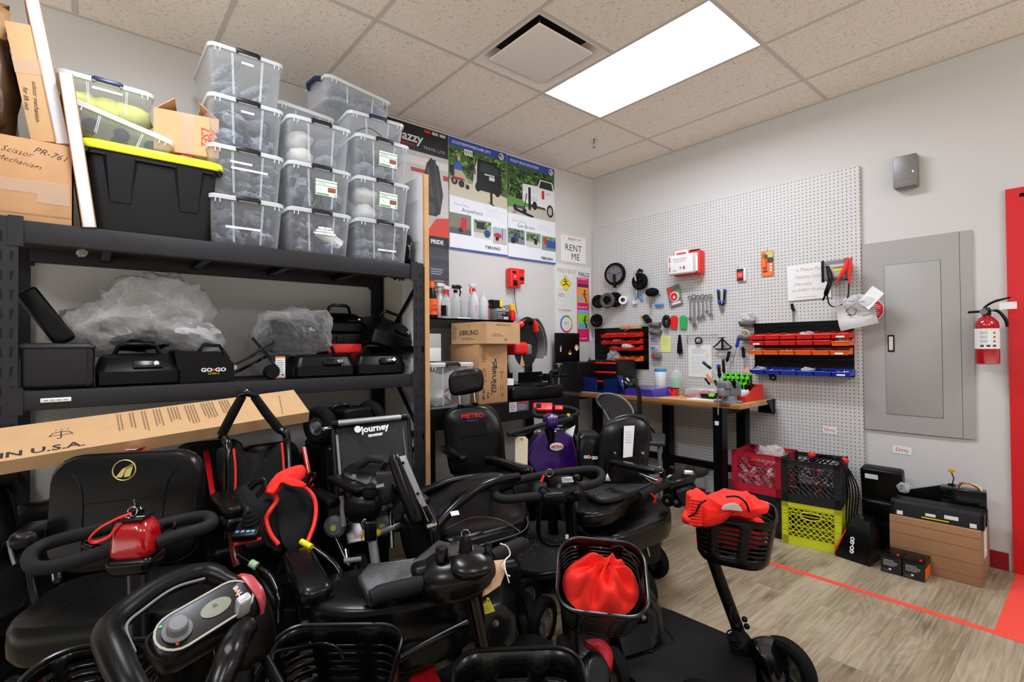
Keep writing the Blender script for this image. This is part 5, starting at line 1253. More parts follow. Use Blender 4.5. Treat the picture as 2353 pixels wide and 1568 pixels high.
# whiteboard note, knife
t_=onpeg('notice_sheet','white board with faint red handwriting on the pegboard','notice',1858,647,-.035)
G().box((0,0,0),(.285,.26,.003),TR(rz=.02)).build('sheet',M_PAPER,t_)
a=Art(TR(-.14,-.13,.002));a.text('#d8a8a4','x Please Put',.035,.14,.22,shear=.3).text('#d8a8a4','. Mobility Sticker',.032,.14,.165,shear=.3).text('#dca8a0','(Manually)',.03,.10,.115,shear=.3).text('#d8a8a4','on EVERY Product',.03,.14,.07,shear=.3).text('#d8b0ac','x low moment part',.018,.12,.02,shear=.3)
a.g.build('print',[pmat(c) for c in a.cols],t_)
t_=onpeg('knife','small knife with a black handle hung under the white notice','knife',1821,712,-.04)
G().tube([(-.004,.045,0),(.0,.01,0),(.012,-.01,0)],[.010,.011,.012],8,flat=.5).build('handle',M_BLK,t_);G().prism([(-.006,0),(.010,0),(.006,-.07),(.0,-.085)],-.001,.001,TR(.002,-.01,0)).build('blade',M_STL,t_)
# battery tester
t_=onpeg('battery_tester','black battery load tester with red and black clamps at the pegboard edge','tester',1927,622,-.09)
G().rbox((-.01,0,0),(.14,.14,.09),.015,2).build('case',M_GREY,t_)
G().rbox((-.0,-.005,.046),(.1,.09,.006),.003,1).build('dial',mat('pale dial','#b9a9b0',.4),t_);a=Art(TR(-.05,-.04,.05));a.rect('#c8c830',.03,.03,.09,.05).rect('#3a8a3a',.03,.05,.06,.06).rect('#c03030',.06,.05,.09,.06);a.g.build('dial_print',[pmat(c) for c in a.cols],t_)
for s_ in (-1,1): G().tube([(-.02+s_*.07,.075,.02),(-.02+s_*.07,-.075,.02)],.01,6).build('rim',M_BLK,t_)
G().tube([(-.05,.03,.06),(-.03,-.06,.07),(-.055,-.14,.06),(-.09,-.2,.03)],[.012,.016,.016,.007],8,smooth=4,flat=.7).build('black_clamp',M_BLK,t_)
G().tube([(.07,.07,.05),(.055,.0,.06),(.0,-.09,.06)],[.010,.014,.008],8,smooth=3).tube([(.09,.07,.05),(.08,-.02,.05),(.075,-.1,.05)],[.008,.012,.008],8,smooth=3).build('red_clamp',M_RED,t_)
G().tube([(.075,-.1,.05),(.06,-.2,.04),(.0,-.25,.03),(-.05,-.23,.03),(-.06,-.14,.05)],.005,6,smooth=5).build('lead',M_BLK,t_)
# ---------------------------------------------------------------- bin racks
def small_bin(label,F,m_,group,w_=.104,h=.05,d=.12,fill=None,tagp=False,seed=0):
    """F: origin at back bottom centre, x right, y up, z outwards"""
    t_=thing('parts_bin',label,'small bin',M=F,group=group)
    g=G();a=w_/2;th=.003
    def wall(pts):
        g.prism(pts,-th/2,th/2)
    pr_=[(0,h),(d*.35,h),(d*.62,h*.62),(d,h*.55),(d*.92,0),(0,0)]
    for s_ in (-1,1):
        g.prism([(x,y) for x,y in pr_],-th/2,th/2,frame((s_*(a-th/2),0,0),x=(0,0,1),y=(0,1,0)))
    g.box((0,h/2,th/2),(w_,h,th)).box((0,th/2,d*.46),(w_,th,d*.92))
    g.add([(-a,0,d*.92),(a,0,d*.92),(a,h*.55,d),(-a,h*.55,d),(-a,0,d*.92-th),(a,0,d*.92-th),(a,h*.55,d-th),(-a,h*.55,d-th)],[(0,1,2,3),(7,6,5,4),(3,2,6,7)])
    g.tube([(-a,h*.56,d),(a,h*.56,d)],.003,6)
    g.build('tray',m_,t_)
    if tagp: G().box((.0,h*.28,d*.965),(.05,.018,.001),TR(rx=0)).build('label',M_LBL,t_)
    if fill:
        kind,=fill,
        rnd=random.Random(seed);g=G();mats_={'metal': [M_STL],'bag': [M_BAG],'dark': [M_BLK],'white': [M_WHITE,M_STL],'red': [M_RED,M_STL]}[kind]
        if kind == 'bag': g.blob((0,h*.62,d*.45),(w_*.8,h*.9,d*.7),8,.25,3,seed)
        else:
            for q in range(26):
                p=Vector((rnd.uniform(-.4,.4)*w_,h*(.28+.3*rnd.random()),rnd.uniform(.15,.85)*d));dr=Vector((rnd.uniform(-1,1),rnd.uniform(-.4,.6),rnd.uniform(-1,1))).normalized()*rnd.uniform(.008,.02)
                g.m=rnd.randrange(len(mats_));g.tube([p-dr,p+dr],rnd.uniform(.003,.006),5)
            g.m=0;g.box((0,h*.18,d*.45),(w_*.9,h*.3,d*.8))
        o=g.build('loose_hardware',mats_)
        place(o,F);tag(o,'loose %s in the %s' % ({'metal': 'metal screws','bag': 'bagged bits','dark': 'dark fittings','white': 'white fittings','red': 'red and metal fittings'}[kind],label.replace('with ','bin with ')),'hardware',kind='stuff')
def bin_rack(label,y0,y1,z0,z1,nm):
    t_=thing('bin_rack',label,'bin rack',(-.03,y0,z0))
    G().box2((-.034,y1,z0),(-.028,y0,z1)).build('back_panel',M_BLKM,t_,world=True)
    z=z1-.02
    g=G()
    while z > z0+.02:
        g.box2((-.04,y1,z-.012),(-.034,y0,z));z -= .05
    g.build('louvre',M_BLK,t_,world=True)
    return t_
M_BLKP=M_BLKM
bin_rack('black slotted wall panel carrying red and orange bins beside the toolbox',-.035,-.68,1.09,1.49,'A')
bin_rack('black slotted wall panel carrying red, orange and blue bins near the electrical panel',-1.655,-2.325,1.08,1.475,'B')
nth=['first','second','third','fourth','fifth','sixth']
rnd=random.Random(5)
rowsB=[(779,M_RED,'red','top',['metal',None,'metal','bag','metal',None],-1.665,6),(793,M_RED,'red','second',['dark',None,None,None,None],-1.665,5),(816,M_ORG,'orange','third',['bag','red','white',None,'dark','dark'],-1.655,6),(863,M_BLU,'blue','bottom',['bag','metal','metal','bag','dark','metal'],-1.665,6)]
for (py,m_,cn_,rn,fl_,y0,n_) in rowsB:
    zz=atx(1845,py,-.15).z
    for k in range(n_):
        small_bin('%s bin, %s from the left in the %s row of the right bin rack' % (cn_,nth[k],rn),frame((-.036,y0-.056-.1115*k,zz),x=(0,-1,0),z=(-1,0,0)),m_,'hanging bins of the right rack',fill=fl_[k],tagp=(k == 5 or (rn == 'second' and k == 0)),seed=k+py)
zz=atx(1925,795,-.15).z
small_bin('orange bin, last in the second row of the right bin rack',frame((-.036,-1.665-.056-.1115*5,zz),x=(0,-1,0),z=(-1,0,0)),M_ORG,'hanging bins of the right rack',fill='bag',seed=3)
for (py,m_,cn_,rn,fl_) in ((775,M_RED,'red','top',['metal','metal','metal','metal']),(791,M_RED,'red','second',['metal','bag','metal',None]),(806,M_RED,'red','third',[None,None,None]),(831,M_ORG,'orange','bottom',['bag','metal','dark'])):
    zz=atx(1450,py,-.15).z;n_=len(fl_)
    for k in range(n_):
        q=k+(4-n_)
        small_bin('%s bin, %s from the left in the %s row of the left bin rack' % (cn_,nth[k],rn),frame((-.036,-.265-.105*q,zz),x=(0,-1,0),z=(-1,0,0)),m_,'hanging bins of the left rack',w_=.1,fill=fl_[k],seed=k+py)
o=G().blob((0,0,0),(.1,.12,.13),10,.2,2.5,60).build('clear_bag',M_BAG);place(o,Matrix.Translation(atx(1410,820,-.12)));tag(o,'clear bag hanging at the left of the orange bins','bag')
o=G().blob((0,0,0),(.09,.1,.05),8,.1,2,61).build('blue_pouch',mat('navy pouch','#28365c',.5));place(o,Matrix.Translation(atx(1415,799,-.1)));tag(o,'navy pouch left of the third row of red bins','pouch')
o=G().blob((0,0,0),(.1,.12,.06),9,.1,2,62).build('stone_grey_pad',mat('stone grey pad','#b9b1a4',.7));place(o,Matrix.Translation(atx(1443,797,-.12)));tag(o,'grey lump lying on the third row of red bins','pad')
t_=thing('wood_level','short wooden block with a red cord on top of the left bin rack','wood block',M=frame(atx(1450,752,-.07),x=(0,-1,0),z=(-1,0,0)))
G().rbox((0,0,0),(.22,.035,.05),.003,1).build('block',M_CARDL,t_);G().tube([(0,.01,.03),(.01,-.02,.05),(-.03,-.04,.06)],.005,6).build('cord',M_RED,t_)
# instruction bag with paper, stop label
t_=thing('paper_bag','clear bag of folded instructions hanging over the panel edge','paper',M=frame(atx(1975,720,-.12),x=(0,-1,0),z=(-1,0,0)))
G().sheet(lambda u,v: ((u-.5)*.22,(v-.5)*.17,.012*math.sin(u*6)+.01*math.sin(v*7)),10,8,TR(-.02,-.01,0,rz=.22)).build('instruction_sheet',mat('greyish paper','#cfcbc8',.7),t_)
a=Art(TR(-.1,-.08,.02,rz=.22));a.line('#4a4a4c',[(.05,.06),(.09,.05),(.11,.08),(.08,.11),(.05,.09),(.07,.05)],.006).line('#77777a',[(.08,.11),(.14,.13),(.17,.12)],.004).rect('#77777a',.13,.03,.19,.035);a.g.build('print',[pmat(c) for c in a.cols],t_)
G().blob((0,.07,.0),(.18,.10,.08),10,.2,2.5,70).build('clear_bag',M_BAG,t_)
G().sheet(lambda u,v: ((u-.5)*.09,(v-.5)*.13,.03*u*u),4,6,TR(.07,.095,.01,rz=-.7)).build('folded_leaflet',M_PAPER,t_)
t_=thing('warning_label','red octagonal warning label beside the instruction bag','label',M=frame(atx(2012,712,-.03),x=(0,-1,0),z=(-1,0,0)))
pl=[(.045*math.cos(PI/8+k*PI/4),.062*math.sin(PI/8+k*PI/4)) for k in range(8)]
G().prism([(x*1.1,y*1.08) for x,y in pl],-.001,0).build('border',M_PAPER,t_);a=Art(TR());a.poly('#cc1f2a',pl).lines('#f0d0d0',-.03,.035,.03,6,.013,.004);a.g.build('print',[pmat(c) for c in a.cols],t_)
for (px,py,x) in ((1907,989,-.028),(2073,1035,-.002)):
    t_=thing('tape_label','small taped paper reading Dirty, on the %s' % ('pegboard' if x < -.01 else 'white wall under the electrical panel'),'label',M=frame(atx(px,py,x),x=(0,-1,0),z=(-1,0,0)))
    G().box((0,0,0),(.09 if x < -.01 else .1,.05,.001),TR(rz=-.03)).build('paper',M_PAPER,t_);G().text('Dirty',.032,TR(0,0,.0008,rz=-.03)).build('lettering',M_INKR,t_)

# ================================================================== electrical panel, box, extinguisher
M_PANEL=mat('grey panel enamel','#a5a39f',.4)
F=frame((-.0,-2.372,.735),x=(0,-1,0),z=(-1,0,0));W_,H_=.56,1.248
ep=thing('electrical_panel','large grey electrical panel with an inset door on the right wall','electrical panel',M=F)
G().box2((0,0,0),(W_-.058,H_,.016)).build('trim_plate',M_PANEL,ep);G().box2((W_-.056,0,0),(W_,H_,.014)).build('side_strip',M_PANEL,ep)
G().rbox((.27,.60,.017),(.285,.975,.005),.002,1).build('door',M_PANEL,ep)
g=G()
for q in ((.126,.112,.1275,1.09),(.4135,.112,.415,1.09),(.126,.111,.415,.1125),(.126,1.088,.415,1.0895)): g.box2((q[0],q[1],.0155),(q[2],q[3],.0168))
g.box2((W_-.058,0,0),(W_-.056,H_,.010));g.build('gap_line',mat('panel gap','#4d5a50',.7),ep)
G().box((.158,.575,.0205),(.036,.11,.003)).build('latch_bezel',M_BLK,ep);G().rbox((.158,.575,.0235),(.022,.09,.006),.002,1).build('latch',mat('cream latch','#d9d3c6',.4),ep)
v=atx(2060,440,0);v2=atx(2122,367,0)
F=frame((-.0,v.y,v.z-.005),x=(0,-1,0),z=(-1,0,0));W_=abs(v2.y-v.y)*.86
kb=thing('metal_box','small grey metal cabinet high on the wall above the electrical panel','cabinet',M=F)
M_KB=mat('hammered grey','#7b7876',.35,metal=.3)
G().rbox((W_/2,.105,.035),(W_,.21,.07),.014,3).build('body',M_KB,kb);G().rbox((W_/2-.004,.105,.073),(W_*.93,.2,.008),.004,2).build('door',M_KB,kb)
G().rbox((W_*.86,.09,.08),(.012,.02,.01),.003,1).build('latch',M_CHR,kb);G().text('StrongBox',.018,TR(W_*.42,.035,.0775),ext=.0002).build('lettering',mat('embossed grey','#908d8b',.3),kb)
v=atx(2268,770,-.09)
fe=thing('fire_extinguisher','red fire extinguisher hung between the panel and the red door frame','fire extinguisher',M=TR(-.09,v.y,atx(2268,838,-.09).z))
FH=atx(2268,725,-.09).z-atx(2268,838,-.09).z
G().lathe([(.04,0),(.0525,.006),(.0535,.02),(.0535,FH*.78),(.05,FH*.86),(.035,FH*.94),(.02,FH*.98),(.018,FH)],28).build('cylinder',M_REDG,fe)
G().lathe([(.0538,FH*.32),(.0542,FH*.32),(.0542,FH*.73),(.0538,FH*.73)],28,cap=False,arc=2*PI).build('label',M_PAPER,fe)
a=Art(frame((-.0538,0,0),x=(0,-1,0),z=(-1,0,0)))
g=G();cm=[]
def cyl_patch(g,a0,a1,z0,z1,r=.0546,n=5):
    vs=[];
    for k in range(n+1):
        an=a0+(a1-a0)*k/n;vs += [(r*math.cos(an),r*math.sin(an),z0),(r*math.cos(an),r*math.sin(an),z1)]
    g.add(vs,[(2*k,2*k+2,2*k+3,2*k+1) for k in range(n)])
c0=PI+.25
g.m=0;cyl_patch(g,c0-.9,c0+.9,FH*.70,FH*.72)
g.m=1
for k in range(3):
    for q in range(3): cyl_patch(g,c0-.8+.05,c0-.1,FH*(.66-.085*k-.02*q),FH*(.668-.085*k-.02*q),n=4)
g.m=2
for k in range(3): cyl_patch(g,c0+.35,c0+.55,FH*(.62-.085*k),FH*(.66-.085*k),n=2)
g.m=3
for k in range(3): cyl_patch(g,c0-.7+.5*k,c0-.4+.5*k,FH*.36,FH*.4,n=2)
g.build('label_print',[pmat('#d8d048'),pmat('#9a9a9a'),pmat('#c84a44'),pmat('#303030')],fe)
G().lathe([(.02,FH),(.02,FH+.03),(.014,FH+.045)],16).build('valve',M_BLK,fe);G().lathe([(0,.0),(.017,0),(.017,.012),(0,.012)],16,frame((-.018,.01,FH+.02),x=(0,-1,0),z=(-1,0,0)),cap=False).build('gauge',M_CHR,fe)
G().tube([(0,.08,FH+.022),(0,0,FH+.024)],.007,8).build('bracket_arm',M_BLK,fe)
G().tube([(0,.01,FH+.045),(-.01,-.03,FH+.075),(-.01,-.10,FH+.095)],[.006,.007,.005],8,smooth=3).build('upper_lever',M_BLK,fe)
G().tube([(0,-.01,FH+.03),(-.01,-.05,FH+.02),(-.01,-.08,FH-.03),(-.01,-.085,FH-.07)],[.006,.008,.009,.008],8,smooth=3).build('hose',M_BLK,fe)
G().box((-.01,-.09,FH+.05),(.001,.07,.04),TR(rx=.0)).build('tag',M_PAPER,fe)
G().box((.045,0,FH*.6),(.09,.03,.16)).build('wall_bracket',M_BLK,fe)

# ================================================================== wooden-top workbench
M_WOODT=None
m,t,b,o=nt('butcher block');M_WOODT=m
tc=t.nodes.new('ShaderNodeTexCoord');mp=t.nodes.new('ShaderNodeMapping');mp.inputs['Rotation'].default_value=(0,0,PI/2)
t.links.new(tc.outputs['Object'],mp.inputs[0])
br=t.nodes.new('ShaderNodeTexBrick');br.inputs['Scale'].default_value=1;br.inputs['Brick Width'].default_value=.5;br.inputs['Row Height'].default_value=.042;br.inputs['Mortar Size'].default_value=.0006
br.inputs['Color1'].default_value=lin('#c8935a');br.inputs['Color2'].default_value=lin('#dcae78');br.inputs['Mortar'].default_value=lin('#a8763f')
t.links.new(mp.outputs[0],br.inputs['Vector'])
n=t.nodes.new('ShaderNodeTexNoise');mp2=t.nodes.new('ShaderNodeMapping');mp2.inputs['Scale'].default_value=(60,3,60);t.links.new(tc.outputs['Object'],mp2.inputs[0]);t.links.new(mp2.outputs[0],n.inputs['Vector'])
mx=t.nodes.new('ShaderNodeMix');mx.data_type='RGBA';mx.blend_type='MULTIPLY';mx.inputs[0].default_value=.3
t.links.new(br.outputs['Color'],mx.inputs[6]);t.links.new(n.outputs['Color'],mx.inputs[7]);t.links.new(mx.outputs[2],b.inputs['Base Color']);b.inputs['Roughness'].default_value=.35
wb=thing('workbench','wooden-topped workbench on black legs along the pegboard','workbench',(-.61,-1.815,0))
G().rbox(((-.61-.085)/2,-.93,.8815),(.525,1.76,.035),.003,1).build('bench_top',M_WOODT,wb,world=True)
g=G().box2((-.59,-1.28,.85),(-.55,-.15,.864));g.build('drawer_edge',M_WOODT,wb,world=True)
for (x,y,nm) in ((-.545,-1.63,'front'),(-.13,-1.60,'rear'),(-.13,-.94,'middle'),(-.545,-.14,'front'),(-.13,-.14,'rear')):
    G().box((x,y,.43),(.075,.07,.865)).build('leg',M_BLKM,wb,world=True)
G().box2((-.15,-1.62,.30),(-.11,-.12,.355)).build('rear_rail',M_BLKM,wb,world=True)
for y in (-1.62,-.14): G().box2((-.55,y-.02,.80),(-.1,y+.02,.86)).build('side_rail',M_BLKM,wb,world=True)
G().tube([(-.5,-.72,.86),(-.3,-.78,.66),(-.2,-.83,.56),(-.15,-.87,.45)],.009,6).build('strut',M_BLKM,wb,world=True)
G().prism([(0,0),(.14,0),(.14,-.1),(.1,-.12)],-.002,.002,frame((-.2,-1.815,.898),x=(1,0,0),z=(0,-1,0))).box2((-.09,-1.82,.79),(-.07,-1.7,.9)).build('corner_bracket',M_BLKM,wb,world=True)
G().text('HUSKY',.018,frame((-.6112,-1.70,.8815),x=(0,-1,0),z=(-1,0,0)),bold=.0008,sx=1.3).build('lettering',M_INK,wb,world=True)
v=atx(1647,973,-.584);G().box((v.x,v.y,v.z),(.002,.03,.03)).build('sticker',M_PAPER,wb,world=True)
BZ=.9
# tool chest with open lid
t_=thing('tool_chest','black tool chest with its stickered lid raised, in the corner on the bench','tool chest',(-.66,-.36,BZ))
G().box2((-.66,-.36,BZ),(-.34,-.06,1.165)).build('body',M_TBL,t_,world=True)
g=G().rbox((-.50,-.085,1.30),(.33,.03,.28),.012,2);
g.build('lid',M_BLKM,t_,world=True)
a=Art(w1(-.62,1.2,-.1015));a.poly('#e8e8e6',[(.005,.06),(.02,.06),(.025,.13),(.018,.09),(.008,.12)]).circ('#d8c6a8',.235,.10,.03,.025).circ('#e8e8e6',.235,.085,.018).poly('#e0a020',[(.205,.11),(.225,.13),(.225,.10)]).poly('#e0a020',[(.265,.11),(.245,.13),(.245,.10)])
a.circ('#b8d030',.14,.045,.025,.012).rect('#d8281e',.128,.045,.152,.075).circ('#e8e8e6',.14,.035,.014,.006)
a.g.build('stickers',[pmat(c) for c in a.cols],t_,world=True)
t_=thing('tool_chest','low black tool chest with red drawer strips behind the blue cover','tool chest',(-.40,-.60,BZ))
G().rbox((-.26,-.43,BZ+.14),(.28,.36,.28),.008,2).build('body',M_TBL,t_,world=True)
for k in range(3):
    dr=G().box2((-.405,-.6,BZ+.02+.085*k),(-.40,-.26,BZ+.095+.085*k)).build('drawer',M_TBL,t_,world=True)
    G().rbox((-.408,-.43,BZ+.085+.085*k),(.012,.33,.016),.004,1).build('drawer_pull',M_RED,dr,world=True)
for y in (-.29,-.56): G().rbox((-.408,y,BZ+.285),(.012,.022,.04),.003,1).build('latch',M_CHR,t_,world=True)
G().lathe([(.0,0),(.008,0),(.008,.004),(0,.004)],12,frame((-.402,-.42,BZ+.265),x=(0,-1,0),z=(-1,0,0)),cap=False).build('lock',M_CHR,t_,world=True)
# blue scooter cover pieces
M_BLUG=mat('metallic blue paint','#16296a',.25,metal=.3,coat=.6);M_PURB=mat('violet blue paint','#3a2a94',.25,metal=.3,coat=.6)
ya,yb_=atx(1325,880,-.585).y,atx(1432,880,-.585).y
t_=thing('scooter_cover','dark metallic blue scooter cover standing open on the bench corner','scooter cover',(-.58,ya,BZ))
F=frame((-.58,ya-.01,BZ),x=(0,-1,0),z=(-1,0,0));Lw=ya-yb_
g=G(F)
for (u0,u1,k0,k1) in ((0,.42,.145,.12),(.58,1,.12,.14)):
    g.add([(u0*Lw,0,0),(u1*Lw,.0,0),(u1*Lw,k1,-.01),(u0*Lw,k0,.01),(u0*Lw,0,-.006),(u1*Lw,.0,-.006),(u1*Lw,k1,-.016),(u0*Lw,k0,.004)],[(0,1,2,3),(7,6,5,4),(3,2,6,7),(1,5,6,2),(0,3,7,4)])
g.box2((0,0,-.2),(Lw,.006,0));g.build('front_panel',M_BLUG,t_,world=True)
g=G(F)
for u,sg in ((0,-1),(Lw,1)): g.add([(u,0,0),(u+sg*.05,.0,-.10),(u+sg*.06,.13,-.10),(u,.15,.01),(u,0,-.2),(u,.1,-.2)],[(0,1,2,3),(1,4,5,2)])
g.build('side_wing',M_BLKG,t_,world=True,solid=.004)
t_=thing('scooter_cover','violet-blue scooter cover lying flat, next to the standing blue one','scooter cover',(-.45,-.85,BZ))
y0,y1=atx(1440,895,-.55).y,atx(1515,885,-.5).y
g=G().add([(-.60,y0,BZ),(-.60,y1-.02,BZ),(-.30,y1-.05,BZ),(-.30,y0,BZ),(-.585,y0-.02,BZ+.055),(-.58,y1+.02,BZ+.055),(-.33,y1,BZ+.07),(-.33,y0-.02,BZ+.07)],[(0,1,5,4),(1,2,6,5),(2,3,7,6),(3,0,4,7),(4,5,6,7)])
g.build('shell',M_PURB,t_,world=True)
G().add([(-.60,y0+.03,BZ),(-.61,y0-.03,BZ),(-.58,y0+.02,BZ+.16),(-.60,y0+.06,BZ+.16)],[(0,1,2,3)]).build('raised_edge',M_BLUG,t_,world=True,solid=.004)
t_=thing('tyre','small black tyre lying on the violet cover','tyre',(-.46,-.72,BZ+.075))
wheel(t_,.085,.075,TR(0,0,.045),hub=M_STL,spokes=4)
t_=thing('strap','dark webbing strap hanging over the bench edge by the tyre','strap',M=TR(*atd(1462,895,3.7)))
G().tube([(0,0,.03),(-.01,-.03,-.02),(-.03,-.05,-.15),(-.04,-.05,-.32)],.02,6,flat=.25,smooth=3).build('webbing',M_BLKM,t_)
# canister, bottle etc.
def onbench(px,x): v=atx(px,900,x);return v.y
y=onbench(1518,-.22)
t_=thing('wipes_canister','tall white canister with a blue lid on the bench','canister',(-.22,y,BZ))
G().lathe([(.047,0),(.05,.004),(.05,.185),(.048,.19)],26).build('body',M_WHITE,t_);G().lathe([(.051,.185),(.052,.2),(.05,.208)],26).build('lid',mat('sky blue lid','#2a86c8',.4),t_)
a=Art(frame((-.0495,.02,.03),x=(0,-1,0),z=(-1,0,0)));a.lines('#b9bcc6',-.01,.1,.03,5,.018,.002);a.g.build('label_print',[pmat(c) for c in a.cols],t_)
y=onbench(1555,-.2)
t_=thing('liquid_bottle','translucent bottle half full of pale green liquid on the bench','bottle',(-.2,y,BZ))
G().lathe([(.04,0),(.044,.006),(.044,.15),(.03,.19),(.014,.205),(.014,.225)],22).build('bottle',M_CBOT,t_);G().lathe([(.040,.006),(.040,.125)],22).build('liquid',mat('pale green liquid','#a9e0b4',.2),t_)
y=onbench(1541,-.35)
t_=thing('mini_toolbox','small orange-red toolbox in front of the green liquid bottle','tool box',(-.35,y,BZ))
G().rbox((0,0,.028),(.07,.12,.056),.005,1).build('case',M_RED,t_);G().rbox((0,0,.058),(.072,.122,.008),.003,1).build('lid',M_BLK,t_)
for s_ in (-1,1): G().box((-.036,s_*.035,.045),(.004,.012,.014)).build('latch',M_BLK,t_)
G().text('M',.02,frame((-.0362,0,.022),x=(0,-1,0),z=(-1,0,0)),shear=.3,bold=.002).build('lettering',M_WHITE,t_)
o=G()
rnd=random.Random(8)
for k in range(26):
    p=Vector((rnd.uniform(-.05,.05),rnd.uniform(-.05,.05),rnd.uniform(.004,.06)));d=Vector((rnd.uniform(-1,1),rnd.uniform(-1,1),rnd.uniform(-.5,1))).normalized()*.022
    o.tube([p-d,p+d],.0025,5)
o=o.build('metal_bits',M_STL);place(o,TR(-.3,onbench(1583,-.3),BZ));tag(o,'tangle of small metal springs left of the clear organiser','hardware',kind='stuff')
y=onbench(1622,-.3)
t_=thing('clear_organiser','clear lidded organiser full of red and steel parts on the bench','organiser box',(-.32,y,BZ))
G().rbox((0,0,.035),(.19,.24,.065),.008,1).build('case',M_CBOT,t_)
g=G();rnd=random.Random(9)
for k in range(40):
    p=Vector((rnd.uniform(-.08,.08),rnd.uniform(-.1,.1),rnd.uniform(.008,.05)));d=Vector((rnd.uniform(-1,1),rnd.uniform(-1,1),rnd.uniform(-.3,.3))).normalized()*rnd.uniform(.012,.035)
    g.m=k % 3 == 0;g.tube([p-d,p+d],.005,5)
g.build('small_parts',[M_RED,M_STL],t_,kind='stuff')
def driver(label,A,B,hc,cap=None,nm='screwdriver',r=.012,hl=.45,group=None):
    A,B=Vector(A),Vector(B);d=B-A;L=d.length
    t_=thing(nm,label,'screwdriver',M=frame(A,x=(1,0,.01) if abs(d.normalized().x) < .9 else (0,1,0),z=d),group=group)
    G().lathe([(r*.5,0),(r,.005),(r*.9,L*hl*.6),(r*1.1,L*hl*.8),(r*.6,L*hl)],12).build('handle',hc,t_)
    if cap: G().lathe([(r*.55,-.002),(r*1.05,.004),(r*.98,L*hl*.2)],12).build('handle_cap',cap,t_)
    G().cyl((0,0,L*hl),(0,0,L),.0028,8).build('shaft',M_STL,t_)
    return t_
def bp_(px,py,x): return atx(px,py,x)
M_GRN=mat('bright green grip','#58d820',.4)
driver('black screwdriver with a blue cap leaning left behind the organiser',bp_(1615,832,-.3),bp_(1658,868,-.3),M_BLK,M_BLU)
driver('upright blue and black screwdriver left of the green driver rack',bp_(1651,838,-.3),bp_(1658,882,-.28),M_BLK,M_BLU,r=.014,hl=.7)
driver('black screwdriver standing between the blue one and the green rack',bp_(1662,826,-.25),bp_(1664,872,-.25),M_BLK,mat('dark navy','#20304c',.5),r=.012,hl=.7)
driver('small driver with orange-red handle leaning by the parts pot',bp_(1624,860,-.35),bp_(1640,885,-.35),M_ORG,r=.008,hl=.8)
driver('small green-striped driver in the parts pot',bp_(1641,872,-.35),bp_(1650,890,-.35),M_BLK,M_GRN,r=.012,hl=.8)
driver('black blade-handled tool in the parts pot',bp_(1620,870,-.36),bp_(1634,888,-.36),M_BLKM,r=.009,hl=.8)
y=onbench(1645,-.35)
o=G().lathe([(.028,0),(.034,.055),(.03,.055),(.026,.004)],18).build('parts_pot',mat('cream pot','#d8d2c6',.5));place(o,TR(-.35,y,BZ));tag(o,'small cream pot holding short drivers','pot')
# green driver rack
yl,yr=atx(1660,880,-.3).y,atx(1722,880,-.3).y
t_=thing('driver_rack','black stepped rack holding the green-handled screwdrivers','tool rack',(-.3,(yl+yr)/2,BZ))
for k,(x,z0,h) in enumerate(((-.04,.045,.02),(-.0,.075,.02),(.045,.10,.02))):
    g=G().box((x,0,z0),(.035,(yl-yr),h))
    for q in range(14): g.box((x-.0185,(yl-yr)*(-.47+.94*q/13),z0),(.004,.006,h*.7))
    g.build('shelf',M_BLK,t_)
for s_ in (-1,1): G().box((0,s_*(yl-yr)/2,.06),(.13,.006,.12)).build('side_plate',M_BLK,t_)
rows_=[(-.04,.055,5,.075),(-.0,.085,6,.085),(.045,.11,5,.09)]
k_=0
for r_i,(x,z,n_,h) in enumerate(rows_):
    for q in range(n_):
        yy=(yl+yr)/2+(yl-yr)*(.42-.84*q/(n_-1))
        t2=thing('screwdriver','green and black screwdriver standing in the stepped rack, %s row' % ('front','middle','rear')[r_i],'screwdriver',(-.3+x,yy,BZ+z-.03),group='green screwdrivers in the %s row of the rack' % ('front','middle','rear')[r_i])
        G().lathe([(.006,.03),(.011,.036),(.014,.05),(.013,.03+h*.75),(.015,.03+h)],10).build('handle',M_BLK,t2)
        g=G().lathe([(.0152,.03+h-.016),(.0155,.03+h),(.0,.03+h+.004)],10,cap=False)
        for a in range(3): g.box((.0135*math.cos(a*2.1+PI),.0135*math.sin(a*2.1+PI),.03+h*.5),(.006,.006,h*.55),TR(0,0,0))
        g.build('green_grip',M_GRN,t2);G().cyl((0,0,0),(0,0,.035),.003,6).build('shaft',M_STL,t2)
# vise
vv=atz(1690,930,BZ)
t_=thing('bench_vise','grey cast bench vise bolted to the front edge of the bench','vise',M=TR(-.535,-1.70,BZ,rz=-.25))
M_VISE=mat('vise grey paint','#86868a',.35,metal=.3)
G().lathe([(.085,0),(.085,.012),(.05,.02),(.045,.05)],24).build('base',M_VISE,t_)
for a in range(3): G().box((.085*math.cos(a*2.1+.4),.085*math.sin(a*2.1+.4),.007),(.035,.035,.014),TR()).build('mounting_lug',M_VISE,t_)
G().rbox((.03,0,.085),(.10,.07,.075),.012,2).rbox((.02,0,.13),(.045,.10,.045),.008,2).build('fixed_jaw',M_VISE,t_)
G().rbox((-.06,0,.075),(.09,.055,.06),.014,2).rbox((-.055,0,.125),(.05,.10,.05),.01,2).build('moving_jaw',M_VISE,t_)
G().cyl((-.10,0,.06),(-.13,0,.06),.016,12).cyl((-.12,.0,.15-.08),(-.12,-.0,-.08),.006,8).build('screw_handle',M_STL,t_)
G().box((0,-.03,.13),(.012,.04,.05)).build('jaw_face',M_BLKM,t_)
